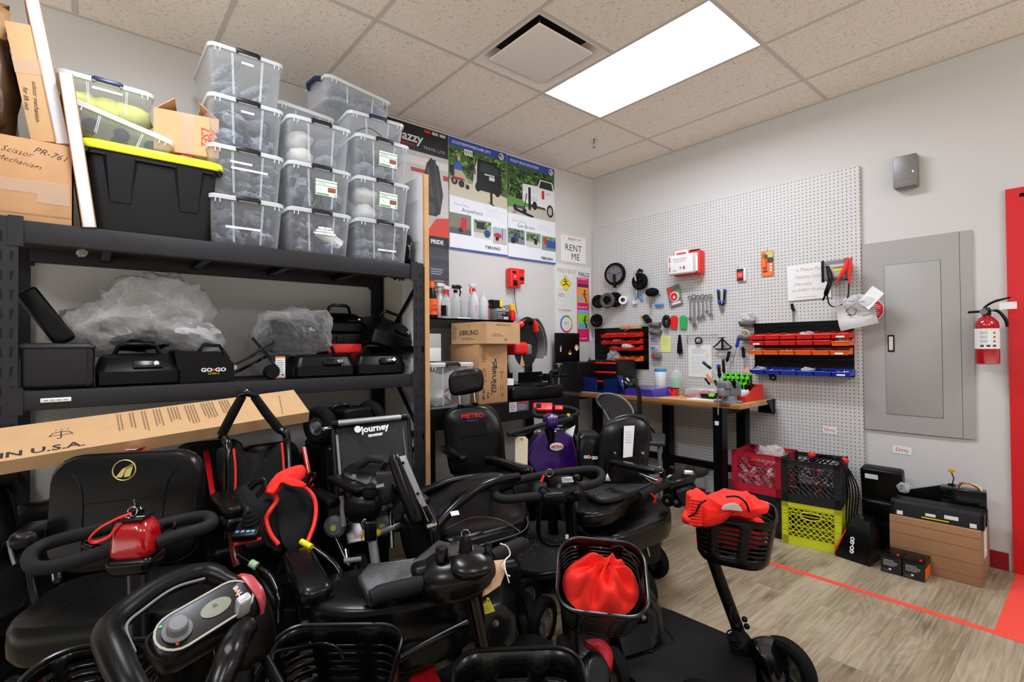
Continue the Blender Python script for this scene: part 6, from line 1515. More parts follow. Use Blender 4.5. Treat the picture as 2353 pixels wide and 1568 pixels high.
# red bin of pliers
y0,y1=atx(1713,900,-.38).y,atx(1778,895,-.15).y
t_=thing('parts_bin','big red open bin of white and red pliers at the bench end','bin',(-.30,-1.685,BZ))
F=TR(0,0,0,rz=-PI/2+.0)
g=G()
hw,L_,h=.085,.30,.10
for s_ in (-1,1): g.prism([(0,0),(L_,0),(L_,.11),(.14,.10),(.05,.045),(0,.04)],-.002,.002,frame((-.16,s_*hw,0),x=(1,0,0),y=(0,0,1)))
g.box2((-.16,-hw,0),(.14,hw,.004)).box2((-.16,-hw,0),(-.156,hw,.04)).box2((.136,-hw,0),(.14,hw,.11))
g.build('tray',M_RED,t_)
G().blob((-.05,.02,.05),(.10,.09,.08),9,.1,2.2,5).blob((-.05,-.04,.05),(.1,.06,.07),8,.1,2,6).build('white_packet',mat('cloudy packet','#cfd2d6',.5),t_)
for k in range(7):
    a=-.9+.3*k;p=Vector((-.33+.02*k,-1.64-.012*k,BZ+.11+.012*(k % 3)))
    t2=thing('pliers','red and white pliers heaped on the red bench bin','pliers',M=TR(*p,rz=a*.8+1.4,ry=-.25+.1*(k % 3)),group='pliers heaped on the red bench bin')
    for s_ in (-1,1): G().tube([(0,s_*.004,0),(.04,s_*.022,0),(.09,s_*.02,.0)],.006,6,smooth=3).build('handle',M_RED if k % 2 else M_WHITE,t2)
    G().tube([(.005,0,0),(-.02,0,0),(-.04,0,0)],[.009,.009,.003],6,flat=.6).build('jaw',M_STL,t2)
o=G().add([(0,-.05,0),(0,.05,0),(.02,.015,.15),(.02,-.005,.15)],[(0,1,2,3)]).build('pink_sheet',clear_mat('pink film','#e8a0a4',.7,.3,.2),solid=.001);place(o,TR(-.21,-1.67,BZ+.09));tag(o,'pale pink film standing up at the back of the red bench bin','sheet')
o=G().torus(.02,.006,TR(ry=1.2)).tube([(0,0,0),(.0,.03,.02)],.004,6).build('caster',M_BLKM);place(o,TR(-.06,-1.80,BZ+.16));tag(o,'small dark caster on the pegboard above the bench end','caster')
o=G().box((0,0,.003),(.12,.26,.005)).build('paper_stack',M_PAPER);place(o,TR(-.50,-1.50,BZ,rz=.1));tag(o,'white papers lying on the bench left of the vise','papers')
t_=thing('utility_knife','fat green and black tool on the papers left of the vise','tool',(-.46,-1.50,BZ+.008));G().rbox((0,0,.018),(.04,.12,.035),.012,2).build('body',M_BLK,t_);G().rbox((-.0,-.03,.026),(.042,.05,.025),.008,2).build('green_pad',M_GRN,t_)
o=G().tube([(0,.14,.01),(.03,.05,.04),(-.02,-.02,.03),(.03,-.09,.045)],.006,6,smooth=5).tube([(0.02,.12,.01),(.05,.02,.03),(.02,-.08,.03)],.006,6,smooth=5).build('red_cable',M_RED);place(o,TR(-.42,-1.42,BZ));tag(o,'looped red cable between organiser and vise','cable')
# clamps at the bench corner
t_=thing('bar_clamp','yellow-jawed bar clamp gripping the left corner of the bench','clamp',M=TR(*atd(1280,900,4.05)))
G().rbox((0,0,.03),(.10,.04,.04),.015,2).rbox((.01,0,-.075),(.05,.04,.03),.01,2).build('jaw',mat('yellow jaw','#eab528',.4),t_);G().box((.015,0,-.05),(.02,.01,.28)).build('bar',M_STL,t_);G().tube([(-.06,0,-.1),(-.03,0,-.16),(-.05,0,-.22)],.012,6,smooth=3).build('handle',M_GREY,t_)
t_=thing('c_clamp','black C-clamp with a T handle beside the tool chest','clamp',M=TR(*atd(1268,880,4.2)))
G().tube([(.09,0,.09),(-.0,0,.09),(-.02,0,.07),(-.02,0,-.09)],.018,8).build('frame',M_BLK,t_);G().cyl((.085,0,.16),(.085,0,-.04),.006,8).cyl((.05,0,.155),(.12,0,.15),.005,8).build('screw',M_CHR,t_)

# ================================================================== stool-like chair at the bench
Rh=Vector((_r.x,_r.y,0)).normalized();Fh=Vector((_f.x,_f.y,0)).normalized();UP=Vector((0,0,1))
def hd(a): return math.cos(a)*Rh+math.sin(a)*Fh          # horizontal direction, a radians left of the view's right
t_=thing('drafting_chair','grey chair with oval slatted back standing at the workbench','chair',M=Matrix.Translation(Vector((atd(1440,1000,3.5).x,atd(1440,1000,3.5).y,0))))
cc=atd(1415,940,3.45)
F=frame(cc,x=atd(1452,962,3.35)-atd(1378,915,3.5),y=(0,0,1))
ring=[(.15*math.cos(2*PI*k/28),.085*math.sin(2*PI*k/28)*(1 if math.sin(2*PI*k/28) > 0 else .75),.02*math.cos(4*PI*k/28)) for k in range(28)]
G().tube(ring,.007,8,closed=True,M=F).build('back_rim',M_GREY,t_,world=True)
G().prism([(x*.97,y*.97) for x,y,z in ring],-.003,.003,F).build('back_panel',mat('dark taupe panel','#3c3836',.6),t_,world=True)
g=G()
for k in range(11): g.tube([(-.12+.024*k,-.055+.0*k,.006),(-.125+.024*k,-.01-.002*k,.008)],.002,5,M=F)
g.build('back_slots',M_GREY,t_,world=True)
sc=atd(1460,1008,3.5)
G().rbox((0,0,0),(.40,.36,.03),.014,2,M=frame(sc,x=hd(-.3),z=(0,0,1))).build('seat',mat('black seat pad','#202022',.6),t_,world=True)
for (u,v_) in ((-.16,-.14),(.16,-.14),(-.16,.14),(.16,.14)):
    p=sc+hd(-.3)*u+hd(-.3+PI/2)*v_;G().tube([p,(p.x+.1*u,p.y,0)],.011,8).build('leg',M_GREY,t_,world=True)
for s_ in (-1,1): G().tube([sc+hd(-.3)*.1*s_+hd(PI/2-.3)*(-.1),F @ Vector((.08*s_,-.05,0))],.009,8).build('back_post',M_GREY,t_,world=True)

# ================================================================== milk crates
def crate(label,T,m_,group=None,hole=True):
    """origin bottom front-left corner; x along front, y to the back"""
    t_=thing('milk_crate',label,'crate',M=T,group=group)
    S_,h,th=.33,.275,.006
    g=G()
    g.box2((0,0,0),(S_,S_,.006))
    def side_(F,lattice=True):
        g.box2((0,0,0),(S_,.055,th),F);g.box2((0,h-.03,0),(S_,h,th),F)
        for z in (.055,.09,.13,h-.035,h-.055,h-.075,h-.005,.0): g.box2((0,z-.002,-.004),(S_,z+.002,th),F)
        g.box2((0,0,0),(.035,h,th),F);g.box2((S_-.035,0,0),(S_,h,th),F)
        for x in (.0,.035,S_-.035,S_): g.box2((x-.002,0,-.004),(x+.002,h,th),F)
        # diamond lattice between the posts, clipped, with a hand hole
        x0,x1,z0,z1=.035,S_-.035,.055,h-.035
        hx,hz,ha,hb_=S_/2,h-.072,.058,.026
        st=.034
        for sgn in (1,-1):
            c=-(z1-z0)
            while c < (x1-x0):
                pts=[]
                N=24
                run=[]
                for k in range(N+1):
                    z=z0+(z1-z0)*k/N
                    x=(x0+c+(z-z0)) if sgn > 0 else (x1-c-(z-z0))
                    ok=x0 <= x <= x1 and not (((x-hx)/ha)**2+((z-hz)/hb_)**2 < 1)
                    if ok: run.append((x,z,0))
                    else:
                        if len(run) > 1: pts.append(run)
                        run=[]
                if len(run) > 1: pts.append(run)
                for r in pts: g.tube([r[0],r[-1]],.0026,4,M=F @ TR(0,0,.003))
                c += st
        g.tube([(hx+ha*math.cos(2*PI*k/20),hz+hb_*math.sin(2*PI*k/20),.002) for k in range(20)],.004,5,closed=True,M=F)
    side_(frame((0,0,0),x=(1,0,0),y=(0,0,1)))
    side_(frame((0,S_-th,0),x=(1,0,0),y=(0,0,1)))
    side_(frame((0,0,0),x=(0,1,0),y=(0,0,1)))
    side_(frame((S_-th,0,0),x=(0,1,0),y=(0,0,1)))
    g.build('crate_wall',m_,t_,angle=30)
    return t_
M_CRK=mat('black crate plastic','#1a1b1c',.4);M_CRR=mat('crimson crate plastic','#b81c34',.4);M_CRY=mat('lime crate plastic','#c8cc1e',.45)
TA=frame((-.515,-2.035,0),x=(.055,-.33,0),z=(0,0,1));TB=frame((-.485,-1.685,0),x=(.02,-.33,0),z=(0,0,1))
crate('lime yellow milk crate on the floor under a black crate',TA,M_CRY)
crate('black milk crate with cables, stacked on the yellow crate',TA @ TR(0,0,.277),M_CRK)
crate('black milk crate on the floor under the crimson crate',TB,M_CRK)
crate('crimson milk crate of white tubes, stacked on a black crate',TB @ TR(0,0,.277),M_CRR)
rnd=random.Random(12)
for k in range(16):
    p=TB @ Vector((.06+.055*(k % 5),.035+.02*(k//5),.30+.05*(k//5)));
    o=G().cyl((-.03,0,-.02),(.04,0,.03),.017,12).build('paper_tube',M_WHITE if k % 3 else M_GREY);place(o,Matrix.Translation(p) @ Euler((0,rnd.uniform(-.4,.4),rnd.uniform(0,3))).to_matrix().to_4x4());tag(o,'short white tube packed inside the crimson crate','tube','white tubes in the crimson crate')
o=G().blob((0,0,0),(.18,.2,.12),10,.2,2.3,80).build('clear_bag',M_BAG);place(o,TB @ TR(.2,.18,.52));tag(o,'clear bag showing above the rim of the crimson crate','bag')
o=G().rbox((0,0,0),(.05,.03,.03),.005,1).build('yellow_tag',M_YEL);place(o,TB @ TR(.15,.04,.50));tag(o,'yellow tag in the hand hole of the crimson crate','tag')
M_NVH=mat('navy grip','#2a2c58',.5)
for k,(u,v_,rz,tl,lb) in enumerate(((.17,.12,0,-.1,'red and navy handle standing up in the upper black crate'),(.25,.16,0,.55,'red and navy handle slanting right in the upper black crate'))):
    t2=thing('grip_tool',lb,'tool',M=TA @ TR(u,v_,.42,ry=tl))
    G().lathe([(.012,0),(.018,.03),(.017,.12),(.020,.16)],14).build('grip',M_NVH,t2);G().lathe([(.021,.15),(.023,.165),(.018,.175)],14).box((0,-.018,.08),(.006,.004,.14)).build('red_collar',M_RED,t2)
for k in range(9):
    p=TA @ Vector((rnd.uniform(.05,.28),rnd.uniform(.05,.25),.31+.02*k));g=G();g.tube([(-.05,0,0),(0,.03,.01),(.05,0,.02),(.02,-.04,.0)],.006,6,smooth=4)
    o=g.build('cable',[M_BLK,M_STL,M_RED][k % 3] if k < 6 else M_BLK);place(o,Matrix.Translation(p) @ Euler((rnd.uniform(-1,1),rnd.uniform(-1,1),rnd.uniform(0,6))).to_matrix().to_4x4());tag(o,'short loop of cable inside the upper black crate','cable','cables in the upper black crate')
g=G()
for k in range(5): g.tube([TA @ Vector(q) for q in ((.12+.03*k,.1,.53),(.22+.02*k,.08,.585),(.33,.06+.02*k,.55),(.355+.012*k,.06+.02*k,.40),(.35+.01*k,.05+.03*k,.22),(.36,.1,.04))],.0045,6,smooth=6)
o=g.build('hanging_cables',M_BLK);tag(o,'bundle of black leads hanging over the right side of the black crate','cable')

# ================================================================== cartons, batteries at the right wall
TCB=frame((-.395,-2.59,0),x=(.0,-1,0),z=(0,0,1))
cb=thing('cardboard_box','large brown cardboard box on the floor carrying battery packs','cardboard box',M=TCB)
G().rbox((.20,.155,.148),(.40,.31,.296),.004,1).build('body',M_CARDD,cb)
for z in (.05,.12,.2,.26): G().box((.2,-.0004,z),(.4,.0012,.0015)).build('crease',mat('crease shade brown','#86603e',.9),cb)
G().box((.4008,.15,.2),(.001,.09,.15)).build('label',M_PAPER,cb);G().box((.4006,.2,.16),(.001,.02,.24)).build('tape_strip',M_TAPE,cb)
M_BATP=mat('pack black','#18181a',.28,spec=.5)
for k,(dy,dz,lb) in enumerate(((.07,0,'front long black battery pack with white stickers on the brown box'),(.17,.0,'rear long black battery pack on the brown box'))):
    t_=thing('battery_pack',lb,'battery',M=TCB @ TR(.205,dy,.298+dz,rz=.05))
    R_=[[(-.2,-.045,z0),(-.2,.045,z0),(-.2,.035,z1),(-.2,-.035,z1)] for z0,z1 in ((0,.075),)]
    g=G();pr_=[(-.045,0),(.045,0),(.042,.02),(.03,.07),(.0,.082),(-.03,.07),(-.042,.02)]
    g.loft([[(x,y,z) for y,z in pr_] for x in (-.19,.19)]).build('shell',M_BATP,t_)
    for s_ in (-1,1):
        g=G();g.loft([[(s_*x,y*1.04,z*1.04) for y,z in pr_] for x in (.188,.205)]).build('end_cap',M_BLK,t_)
        G().box((s_*.16,-.043,.015),(.028,.003,.022)).build('code_sticker',M_PAPER,t_)
    G().box((0,-.0445,.012),(.12,.002,.006)).build('yellow_strip',M_YEL,t_);G().box((-.02,-.042,.03),(.045,.003,.015),TR()).box((.07,-.040,.036),(.06,.003,.02)).build('sticker',M_PAPER,t_)
t_=thing('battery_case','big open black case with wires at the back of the brown box','case',M=TCB @ TR(.30,.24,.298,rz=.1))
G().rbox((-.0,0,.085),(.20,.09,.17),.008,1).build('case',M_BLKG,t_)
for k,c_ in enumerate((M_RED,M_BLK,M_YEL,M_WHITE)): G().tube([(-.02,0,.165),(-.01+.01*k,-.01,.20),(.05+.008*k,-.02,.19),(.085,-.02,.12+.006*k)],.0025,5,smooth=5).build('wire',c_,t_)
G().tube([(-.05,0,.17),(-.04,0,.22),(-.05,0,.25)],.003,5).build('wire',M_BLK,t_);G().rbox((-.05,0,.262),(.03,.01,.02),.003,1).build('connector',mat('amber connector','#d8a020',.4),t_);G().rbox((.088,-.02,.125),(.02,.01,.05),.003,1,M=TR()).build('connector',M_WHITE,t_)
t_=thing('scooter_cover','black angled cover leaning behind the battery packs','scooter cover',M=TCB @ TR(.09,.27,.298,rz=0))
G().add([(-.12,0,0),(.17,0,0),(.18,0,.17),(.14,0,.17),(-.1,0,.08),(-.12,.03,0),(.17,.03,0),(.18,.03,.17),(.14,.03,.17),(-.1,.03,.08)],[(0,1,2,3,4),(9,8,7,6,5),(0,5,6,1),(1,6,7,2),(2,7,8,3),(3,8,9,4),(4,9,5,0)]).build('shell',M_BLKM,t_);G().rbox((.155,-.005,.13),(.035,.02,.10),.006,1).build('bracket',M_BLK,t_);G().box((.15,-.017,.12),(.012,.002,.05)).build('sticker',M_PAPER,t_)
# two sealed batteries
for k in range(2):
    t_=thing('sealed_battery','black sealed battery in front of the brown box, %s' % ('left one' if k == 0 else 'right one'),'battery',M=frame((-.545+.002,-2.578-.102*k,0),x=(.0,-1,0),z=(0,0,1)),group='sealed batteries on the floor')
    G().rbox((.05,.075,.05),(.098,.15,.10),.003,1).build('case',M_BATP,t_);G().rbox((.05,.075,.1),(.1,.152,.012),.002,1).build('lid',M_BLK,t_)
    G().rbox((.08,.02,.108),(.012,.012,.01),.002,1).build('terminal',M_RED,t_)
    g=G();F_=frame((.0,-.0006,0),x=(1,0,0),z=(0,-1,0));a=Art(F_);a.lines('#c9c9c9',.015,.075,.085,4,.009,.003).rect('#dddddd',.04,.02,.052,.03).lines('#777777',.01,.02,.05,2,.007,.002);a.g.build('print',[pmat(c) for c in a.cols],t_)
    G().box((.1002 if k else -.0002,.07,.04),(.001,.12,.06)).build('side_label',M_ORG,t_)
# GO-GO cover standing on the floor, and black cover behind it
t_=thing('scooter_cover','black white-lettered battery cover standing on the floor between crate and brown box','scooter cover',M=TR(-.40,-2.435,0))
pts_b=[(-.03,-.12),(.03,.12)]
R_=[[(-.1,.10,0),(-.13,-.09,0),(.1,-.1,0),(.1,.1,0)],[(-.1,.10,.03),(-.13,-.09,.03),(.1,-.1,.03),(.1,.1,.03)],[(-.07,.05,.17),(-.1,-.09,.17),(.1,-.09,.17),(.1,.06,.17)],[(-.03,.02,.24),(-.05,-.07,.24),(.08,-.07,.24),(.08,.03,.24)]]
G().loft(R_).build('shell',M_BLK,t_);G().tube([(-.102,.098,.03),(-.072,.048,.17)],.004,6).build('red_trim',M_RED,t_)
G().text('GO-GO',.028,frame((-.125,-.0,.10),x=(.25,0,1),z=(-1,-.05,.2)),bold=.0015).build('lettering',M_WHITE,t_)
G().cyl((.0,-.02,.238),(.0,-.02,.245),.008,10).build('lock',M_STL,t_)
t_=thing('scooter_cover','black hinged cover with barcode leaning on the wall behind the white-lettered floor cover','scooter cover',M=TR(-.11,-2.50,.20,ry=-.15))
G().rbox((0,0,.16),(.10,.22,.32),.02,2).rbox((-.03,.0,.05),(.14,.2,.16),.02,2).build('shell',M_BLKM,t_);G().box((-.0515,.045,.27),(.002,.07,.03)).build('barcode_label',M_PAPER,t_);G().rbox((-.055,-.02,.31),(.02,.08,.012),.003,1).build('handle',M_BLK,t_)
o=G().rbox((0,0,.1),(.16,.2,.2),.02,2).build('battery_case',M_BLKM);place(o,TR(-.13,-2.50,0));tag(o,'black case on the floor under the hinged barcode cover','battery case')
o=G().blob((0,0,0),(.05,.06,.06),8,.2,3,90).build('clear_wrap',M_BAG);place(o,TR(-.20,-2.62,.42));tag(o,'scrap of clear wrap at the edge of the brown box','wrap')
# floor tape
M_RTAPE=mat('red floor tape','#ee4a3c',.55)
g=G().box2((-.925,-3.16,.0004),(-.885,-1.62,.0012));o=g.build('floor_tape',M_RTAPE);tag(o,'long strip of red floor tape running parallel to the pegboard wall','floor tape')
g=G().box2((-.93,-3.19,.0004),(-.02,-3.09,.0015));o=g.build('floor_tape',M_RTAPE);tag(o,'wide red floor tape leading from the red door frame','floor tape')
# waste bin behind the crates
t_=thing('waste_bin','grey bin standing under the bench behind the crimson crate','waste bin',(-.30,-1.50,0))
G().lathe([(.10,0),(.12,.30),(.125,.30),(.125,.31),(.115,.31),(.095,.01)],24,cap=False).build('tub',mat('pale grey tub','#b0b0ae',.5),t_);G().lathe([(.0,.0),(.1,0),(.1,.01)],24,cap=False).build('bottom',M_GREY,t_)

# ================================================================== scooters and power chairs
def W3(q): return q if isinstance(q,Vector) else atd(*q)
def pillow(g,w_,h_,t_,rc,M,crown=.0):
    R_=[]
    for z,s_ in ((-.5,.84),(-.47,.93),(-.3,.99),(0,1),(.3,.99),(.46,.94),(.5,.86),(.53,.6),(.54,.3)):
        k=min(w_,h_)*(1-s_)*.5
        R_.append([(x,y,z*t_-crown*((x/(w_/2))**2)) for x,y,_ in rrect(w_-2*k,h_-2*k,max(.004,rc-k*.5),5)])
    return g.loft(R_,M=M)
def puff(g,pts,nrm,th,smooth=3,k=.88,mid=.25):
    P_=[W3(q) for q in pts];n=Vector(nrm).normalized()
    if smooth: P_=catmull(P_,smooth,True)
    c=sum(P_,Vector())/len(P_);R_=[]
    for z,s_ in ((-.5,k),(-.42,(1+k)/2+.02),(-mid,1),(mid,1),(.42,(1+k)/2+.02),(.5,k),(.52,k*.55)):
        R_.append([c+(p-c)*s_+n*z*th for p in P_])
    return g.loft(R_)
def padbar(g,a,b_,w_,t_,up=(0,0,1),nose=.7):
    a,b_=W3(a),W3(b_);d=(b_-a);L=d.length
    F=frame(a,x=d,z=up);R_=[]
    for u,s_ in ((0,.55),(.03,.85),(.1,1),(.5,1),(.9,1),(.97,.85),(1,nose*.6)):
        R_.append([(u*L,x*s_,y*s_) for x,y,_ in rrect(w_,t_,t_*.42,4)])
    return g.loft(R_,M=F)
def tubep(g,pts,r,**k): return g.tube([W3(q) for q in pts],r,**k)
def TP(pts,r,**k): return tubep(G(),pts,r,**k)
def PF(*a,**k): return puff(G(),*a,**k)
def egg(g,c,X_,Z_,dims,n=10,pw=.75):
    """smooth rounded pod"""
    F=frame(W3(c),x=X_,z=Z_);vs=[];fs=[];N=2*n
    def sg(v): return math.copysign(abs(v)**pw,v)
    for i in range(n+1):
        th=PI*i/n
        for k in range(N):
            ph=2*PI*k/N
            vs.append((sg(math.cos(th))*dims[0]/2,sg(math.sin(th)*math.cos(ph))*dims[1]/2,sg(math.sin(th)*math.sin(ph))*dims[2]/2))
    for i in range(n):
        for k in range(N):
            l=(k+1) % N;fs.append((i*N+k,i*N+l,(i+1)*N+l,(i+1)*N+k))
    return g.add(vs,fs,F)
def ground(q): v=W3(q);return Vector((v.x,v.y,0))
def wheel_at(parent,c,axis,R,w_,hub=M_GREY,name='wheel',spokes=5,cap=None):
    """a wheel part of its own with tyre and hub as sub-parts"""
    F=frame(c,z=axis,y=(0,0,1));r=w_/2
    Wi=WM[parent.name].inverted()
    o=G().lathe([(R-2*r*.8,-r*.7),(R-r*.7,-r),(R-r*.2,-r*.75),(R,-r*.2),(R,r*.2),(R-r*.2,r*.75),(R-r*.7,r),(R-2*r*.8,r*.7)],36,F,cap=False).bw(name,M_RUB,parent)
    ri=R-1.6*r
    g=G().lathe([(ri-.008,-r*.4),(ri+.004,-r*.75),(ri+.004,r*.75),(ri-.008,r*.4),(ri-.008,-r*.4)],30,F,cap=False)
    g.lathe([(.001,-r*.95),(R*.2,-r*.9),(R*.24,0),(R*.2,r*.9),(.001,r*.95)],16,F,cap=False)
    for k in range(spokes):
        a=2*PI*k/spokes;g.tube([(R*.18*math.cos(a),R*.18*math.sin(a),0),(ri*math.cos(a),ri*math.sin(a),0)],[R*.11,R*.07],6,M=F)
    g.lathe([(.001,-r*.1),(ri,-r*.1),(ri,r*.1),(.001,r*.1)],24,F,cap=False)
    g.bw('rim',hub,o)
    for k in range(0): pass
    return o
def basket(parent,F,w_,d,h,bands=6,taper=.86,name='basket',rim=.006,top=.03,M_=None):
    """open-top moulded basket with slots; F origin = centre of rim, z up"""
    N=72
    def ring(s_,z,rc=.07):
        ww,dd=w_*s_,d*s_;pts=[Vector(p) for p in rrect(ww,dd,min(rc,ww/2-.01,dd/2-.01),6)]
        L=[0]
        for i in range(len(pts)): L.append(L[-1]+(pts[(i+1) % len(pts)]-pts[i]).length)
        out=[]
        for k in range(N):
            t_=L[-1]*k/N;i=0
            while L[i+1] < t_: i += 1
            u=(t_-L[i])/(L[i+1]-L[i]) if L[i+1] > L[i] else 0
            q=pts[i].lerp(pts[(i+1) % len(pts)],u);out.append((q.x,q.y,z))
        return out
    zs=[0,-top];z=-top;sl=(h-.045-top)/(bands*2-1)
    hole=[False]
    for k in range(bands*2-1): z -= sl;zs.append(z);hole.append(k % 2 == 0)
    zs.append(-h+.02);hole.append(False);zs.append(-h);hole.append(False)
    R_=[ring(1-(1-taper)*(-z/h),z) if i < len(zs)-1 else ring(taper-.05,z) for i,z in enumerate(zs)]
    vs=[p for r in R_ for p in r];fs=[]
    for i in range(len(zs)-1):
        for k in range(N):
            sect=(k*8/N) % 1
            if hole[i] and .16 < sect < .84: continue
            l=(k+1) % N;fs.append((i*N+k,(i+1)*N+k,(i+1)*N+l,i*N+l))
    fs.append(tuple((len(zs)-1)*N+k for k in range(N)))
    g=G();g.add(vs,fs,F)
    o=g.bw(name,M_ or M_BLK,parent,solid=.004,angle=50)
    G().tube([Vector(p) for p in ring(1.0,0)],rim,8,closed=True,M=F).bw('rim',M_BLK,o)
    return o
def deckbase(parent,p_rear,p_front,w_,z=.12,R=.10,hub=M_GREY,three=False,t_=.05,rear_box=True,col=None,wheels=True):
    """scooter floor pan between two ground points (front and rear axle) with wheels"""
    a,b_=Vector((p_rear.x,p_rear.y,0)),Vector((p_front.x,p_front.y,0));d=(b_-a);L=d.length;X_=d.normalized();Y_=Vector((-X_.y,X_.x,0))
    F=frame(a+Vector((0,0,z)),x=X_,z=(0,0,1))
    g=G();R_=[]
    for u,s_ in ((-.12,.6),(-.05,.9),(.1,1),(.6,1),(.85,.75),(1.05,.4)):
        R_.append([(u*L,x*s_,y) for x,y,_ in rrect(w_,t_,t_*.4,3)])
    g.loft(R_,M=F);g.bw('floor_pan',M_BLKM,parent)
    if rear_box: G().rbox((.02,0,.11),(.34,w_*.85,.16),.03,3,M=F).bw('rear_shroud',col or M_BLK,parent)
    if wheels:
        for s_ in (-1,1):
            wheel_at(parent,a+Y_*s_*(w_/2+.01)+Vector((0,0,R)),Y_,R,.05,hub)
            if not three: wheel_at(parent,b_+Y_*s_*(w_/2-.02)+Vector((0,0,R*.85)),Y_,R*.85,.045,hub)
        if three: wheel_at(parent,b_+Vector((0,0,R*.85)),Y_,R*.85,.055,hub)
    return F
def lettering(parent,txt,px,py,d,size,m_,X_=None,Z_=None,bold=.001,name='lettering',sx=1,off=0,shear=0):
    F=frame(atd(px,py,d),x=X_ or Rh,z=Z_ or (-Fh))
    return G().text(txt,size,F,bold=bold,sx=sx,shear=shear).bw(name,m_,parent)
VB=-Fh                                           # towards the viewer

# ---------------- wide-seat scooter with red tiller head (left front)
s=thing('mobility_scooter','black wide-seat mobility scooter with a glossy red tiller head and gold emblem','mobility scooter',ground((300,1400,1.62)))
hx=hd(.26);up=(Vector((0,0,1))+(-Fh)*-.12).normalized()
bn=hx.cross(up).normalized();bn=bn if bn.dot(VB) > 0 else -bn
cb_=atd(299,1168,1.76)
G_=pillow(G(),.455,.39,.085,.09,frame(cb_,x=hx,z=bn),crown=-.0);back=G_.bw('seat_back',M_LEA,s)
Fb=frame(cb_,x=hx,z=bn)
g=G()
for s_ in (-1,1): g.tube([(s_*.19,.165,.035),(s_*.14,.11,.046),(s_*.12,.04,.047),(s_*.115,-.12,.047)],.0018,5,M=Fb,smooth=4)
g.tube([(-.12,.03,.0475),(.12,.04,.0475)],.0014,5,M=Fb);g.bw('seam',M_BLKM,back)
M_GOLD=mat('gold emblem','#c9b868',.35,metal=.5)
Fe=Fb @ TR(-.005,.135,.0465)
g=G().torus(.034,.0022,Fe);
a=Art(Fe);a.poly('#c9b868',[(-.024,-.022),(-.006,.004),(.034,.026),(.006,.012),(-.006,-.024)]).poly('#c9b868',[(.0,-.024),(.006,.0),(.026,.012),(.018,-.022)])
g.bw('emblem',M_GOLD,s,label='gold round emblem');a.build('emblem_swoosh',s)
cc=atd(296,1350,1.485);cc.z=.548
G_=pillow(G(),.47,.35,.11,.09,frame(cc,x=hx,z=(0,0,1)))
cush=G_.bw('seat_cushion',M_LEA,s)
g=G();Fc=frame(cc,x=hx,z=(0,0,1))
for s_ in (-1,1): g.tube([(s_*.13,.13,.058),(s_*.11,.0,.060),(s_*.14,-.12,.057),(s_*.15,-.16,.045)],.0018,5,M=Fc,smooth=4)
g.bw('seam',M_BLKM,cush)
for s_,q1,q2 in ((-1,(92,1213,1.80),(52,1243,1.56)),(1,(520,1190,1.95),(505,1215,1.78))):
    if s_ < 0:
        padbar(G(),q1,q2,.075,.055).bw('armrest',M_LEA,s)
        TP([(75,1250,1.68),(72,1320,1.66),(90,1400,1.58),(120,1440,1.5)],.014,smooth=3).bw('armrest_post',M_BLKM,s)
for px in (128,470): TP([(px,1300,1.64),(px+4,1335,1.60)],.012,seg=8).bw('hinge',M_CHR,s)
G().rbox((0,0,0),(.36,.26,.22),.04,3,M=frame(cc+Vector((0,0,-.18))+Fh*.03,x=hx,z=(0,0,1))).bw('body_shroud',M_BLKM,s)
rw=ground((300,1400,1.75));fw=ground((300,1400,1.17))
deckbase(s,rw,fw,.42,z=.12,R=.11,three=True)
G().rbox((0,0,0),(.38,.25,.14),.05,3,M=frame(ground((110,1500,1.45))+Vector((0,0,.26))+Rh*.06,x=hx,z=(0,0,1))).bw('rear_fender',mat('deep red paint','#5a0a10',.2,coat=.6),s)
# tiller
hc=atd(314,1238,1.36)
col=G().tube([hc+Vector((0,0,-.03)),fw+Vector((0,0,.18))+Fh*.04],.024,12);col.bw('tiller_column',M_BLK,s)
Fh_=frame(hc,x=hd(.2),z=(0,0,1))
g=G().rbox((0,0,.004),(.105,.10,.108),.032,5,M=Fh_,fn=lambda p: (p[0]*(1-.3*max(0,p[2]/.05)),p[1]*(1-.2*max(0,p[2]/.05)),p[2]));head=g.bw('tiller_head',M_REDG,s,angle=60)
G().rbox((0,0,-.062),(.108,.104,.05),.022,4,M=Fh_,fn=lambda p: (p[0]*(1+.25*p[2]/.025*.5),p[1]*(1+.2*p[2]/.025*.5),p[2])).bw('lower_housing',M_BLK,s)
G().rbox((0,-.002,.060),(.062,.07,.008),.003,2,M=Fh_).bw('control_panel',M_BLK,s)
G().lathe([(.017,.06),(.018,.077),(.013,.084),(.0,.085)],18,Fh_ @ TR(-.005,.01,0),cap=False).tube([(-.005,.01,.082),(-.005,.01,.095),(-.012,.01,.105)],[.006,.006,.003],8,M=Fh_).bw('speed_dial',M_BLKG,s)
for x in (-.02,.018): G().box((x,-.02,.0645),(.02,.003,.001),Fh_).bw('panel_print',M_WHITE,s)
TP([(268,1258,1.33),(190,1285,1.31),(110,1305,1.29),(72,1300,1.30),(72,1272,1.35),(115,1248,1.39),(190,1228,1.41),(266,1210,1.42)],.0178,seg=12,smooth=5).bw('handlebar',M_FOAM,s)
TP([(362,1248,1.37),(420,1228,1.40),(470,1213,1.43),(487,1200,1.46),(475,1188,1.49),(430,1193,1.49),(390,1202,1.47),(352,1212,1.45)],.0178,seg=12,smooth=5).bw('handlebar',M_FOAM,s)
for pts in ([(275,1262,1.36),(240,1258,1.38),(200,1248,1.40),(192,1256,1.38),(215,1262,1.36)],[(350,1230,1.42),(380,1212,1.44),(402,1205,1.44),(400,1215,1.43)]): TP(pts,.004,smooth=4,flat=2.4).bw('lever',M_BLK,s)
t_=thing('key_lanyard','coral red strap looped from the key of the red tiller head','lanyard',hc+Vector((0,0,.08)))
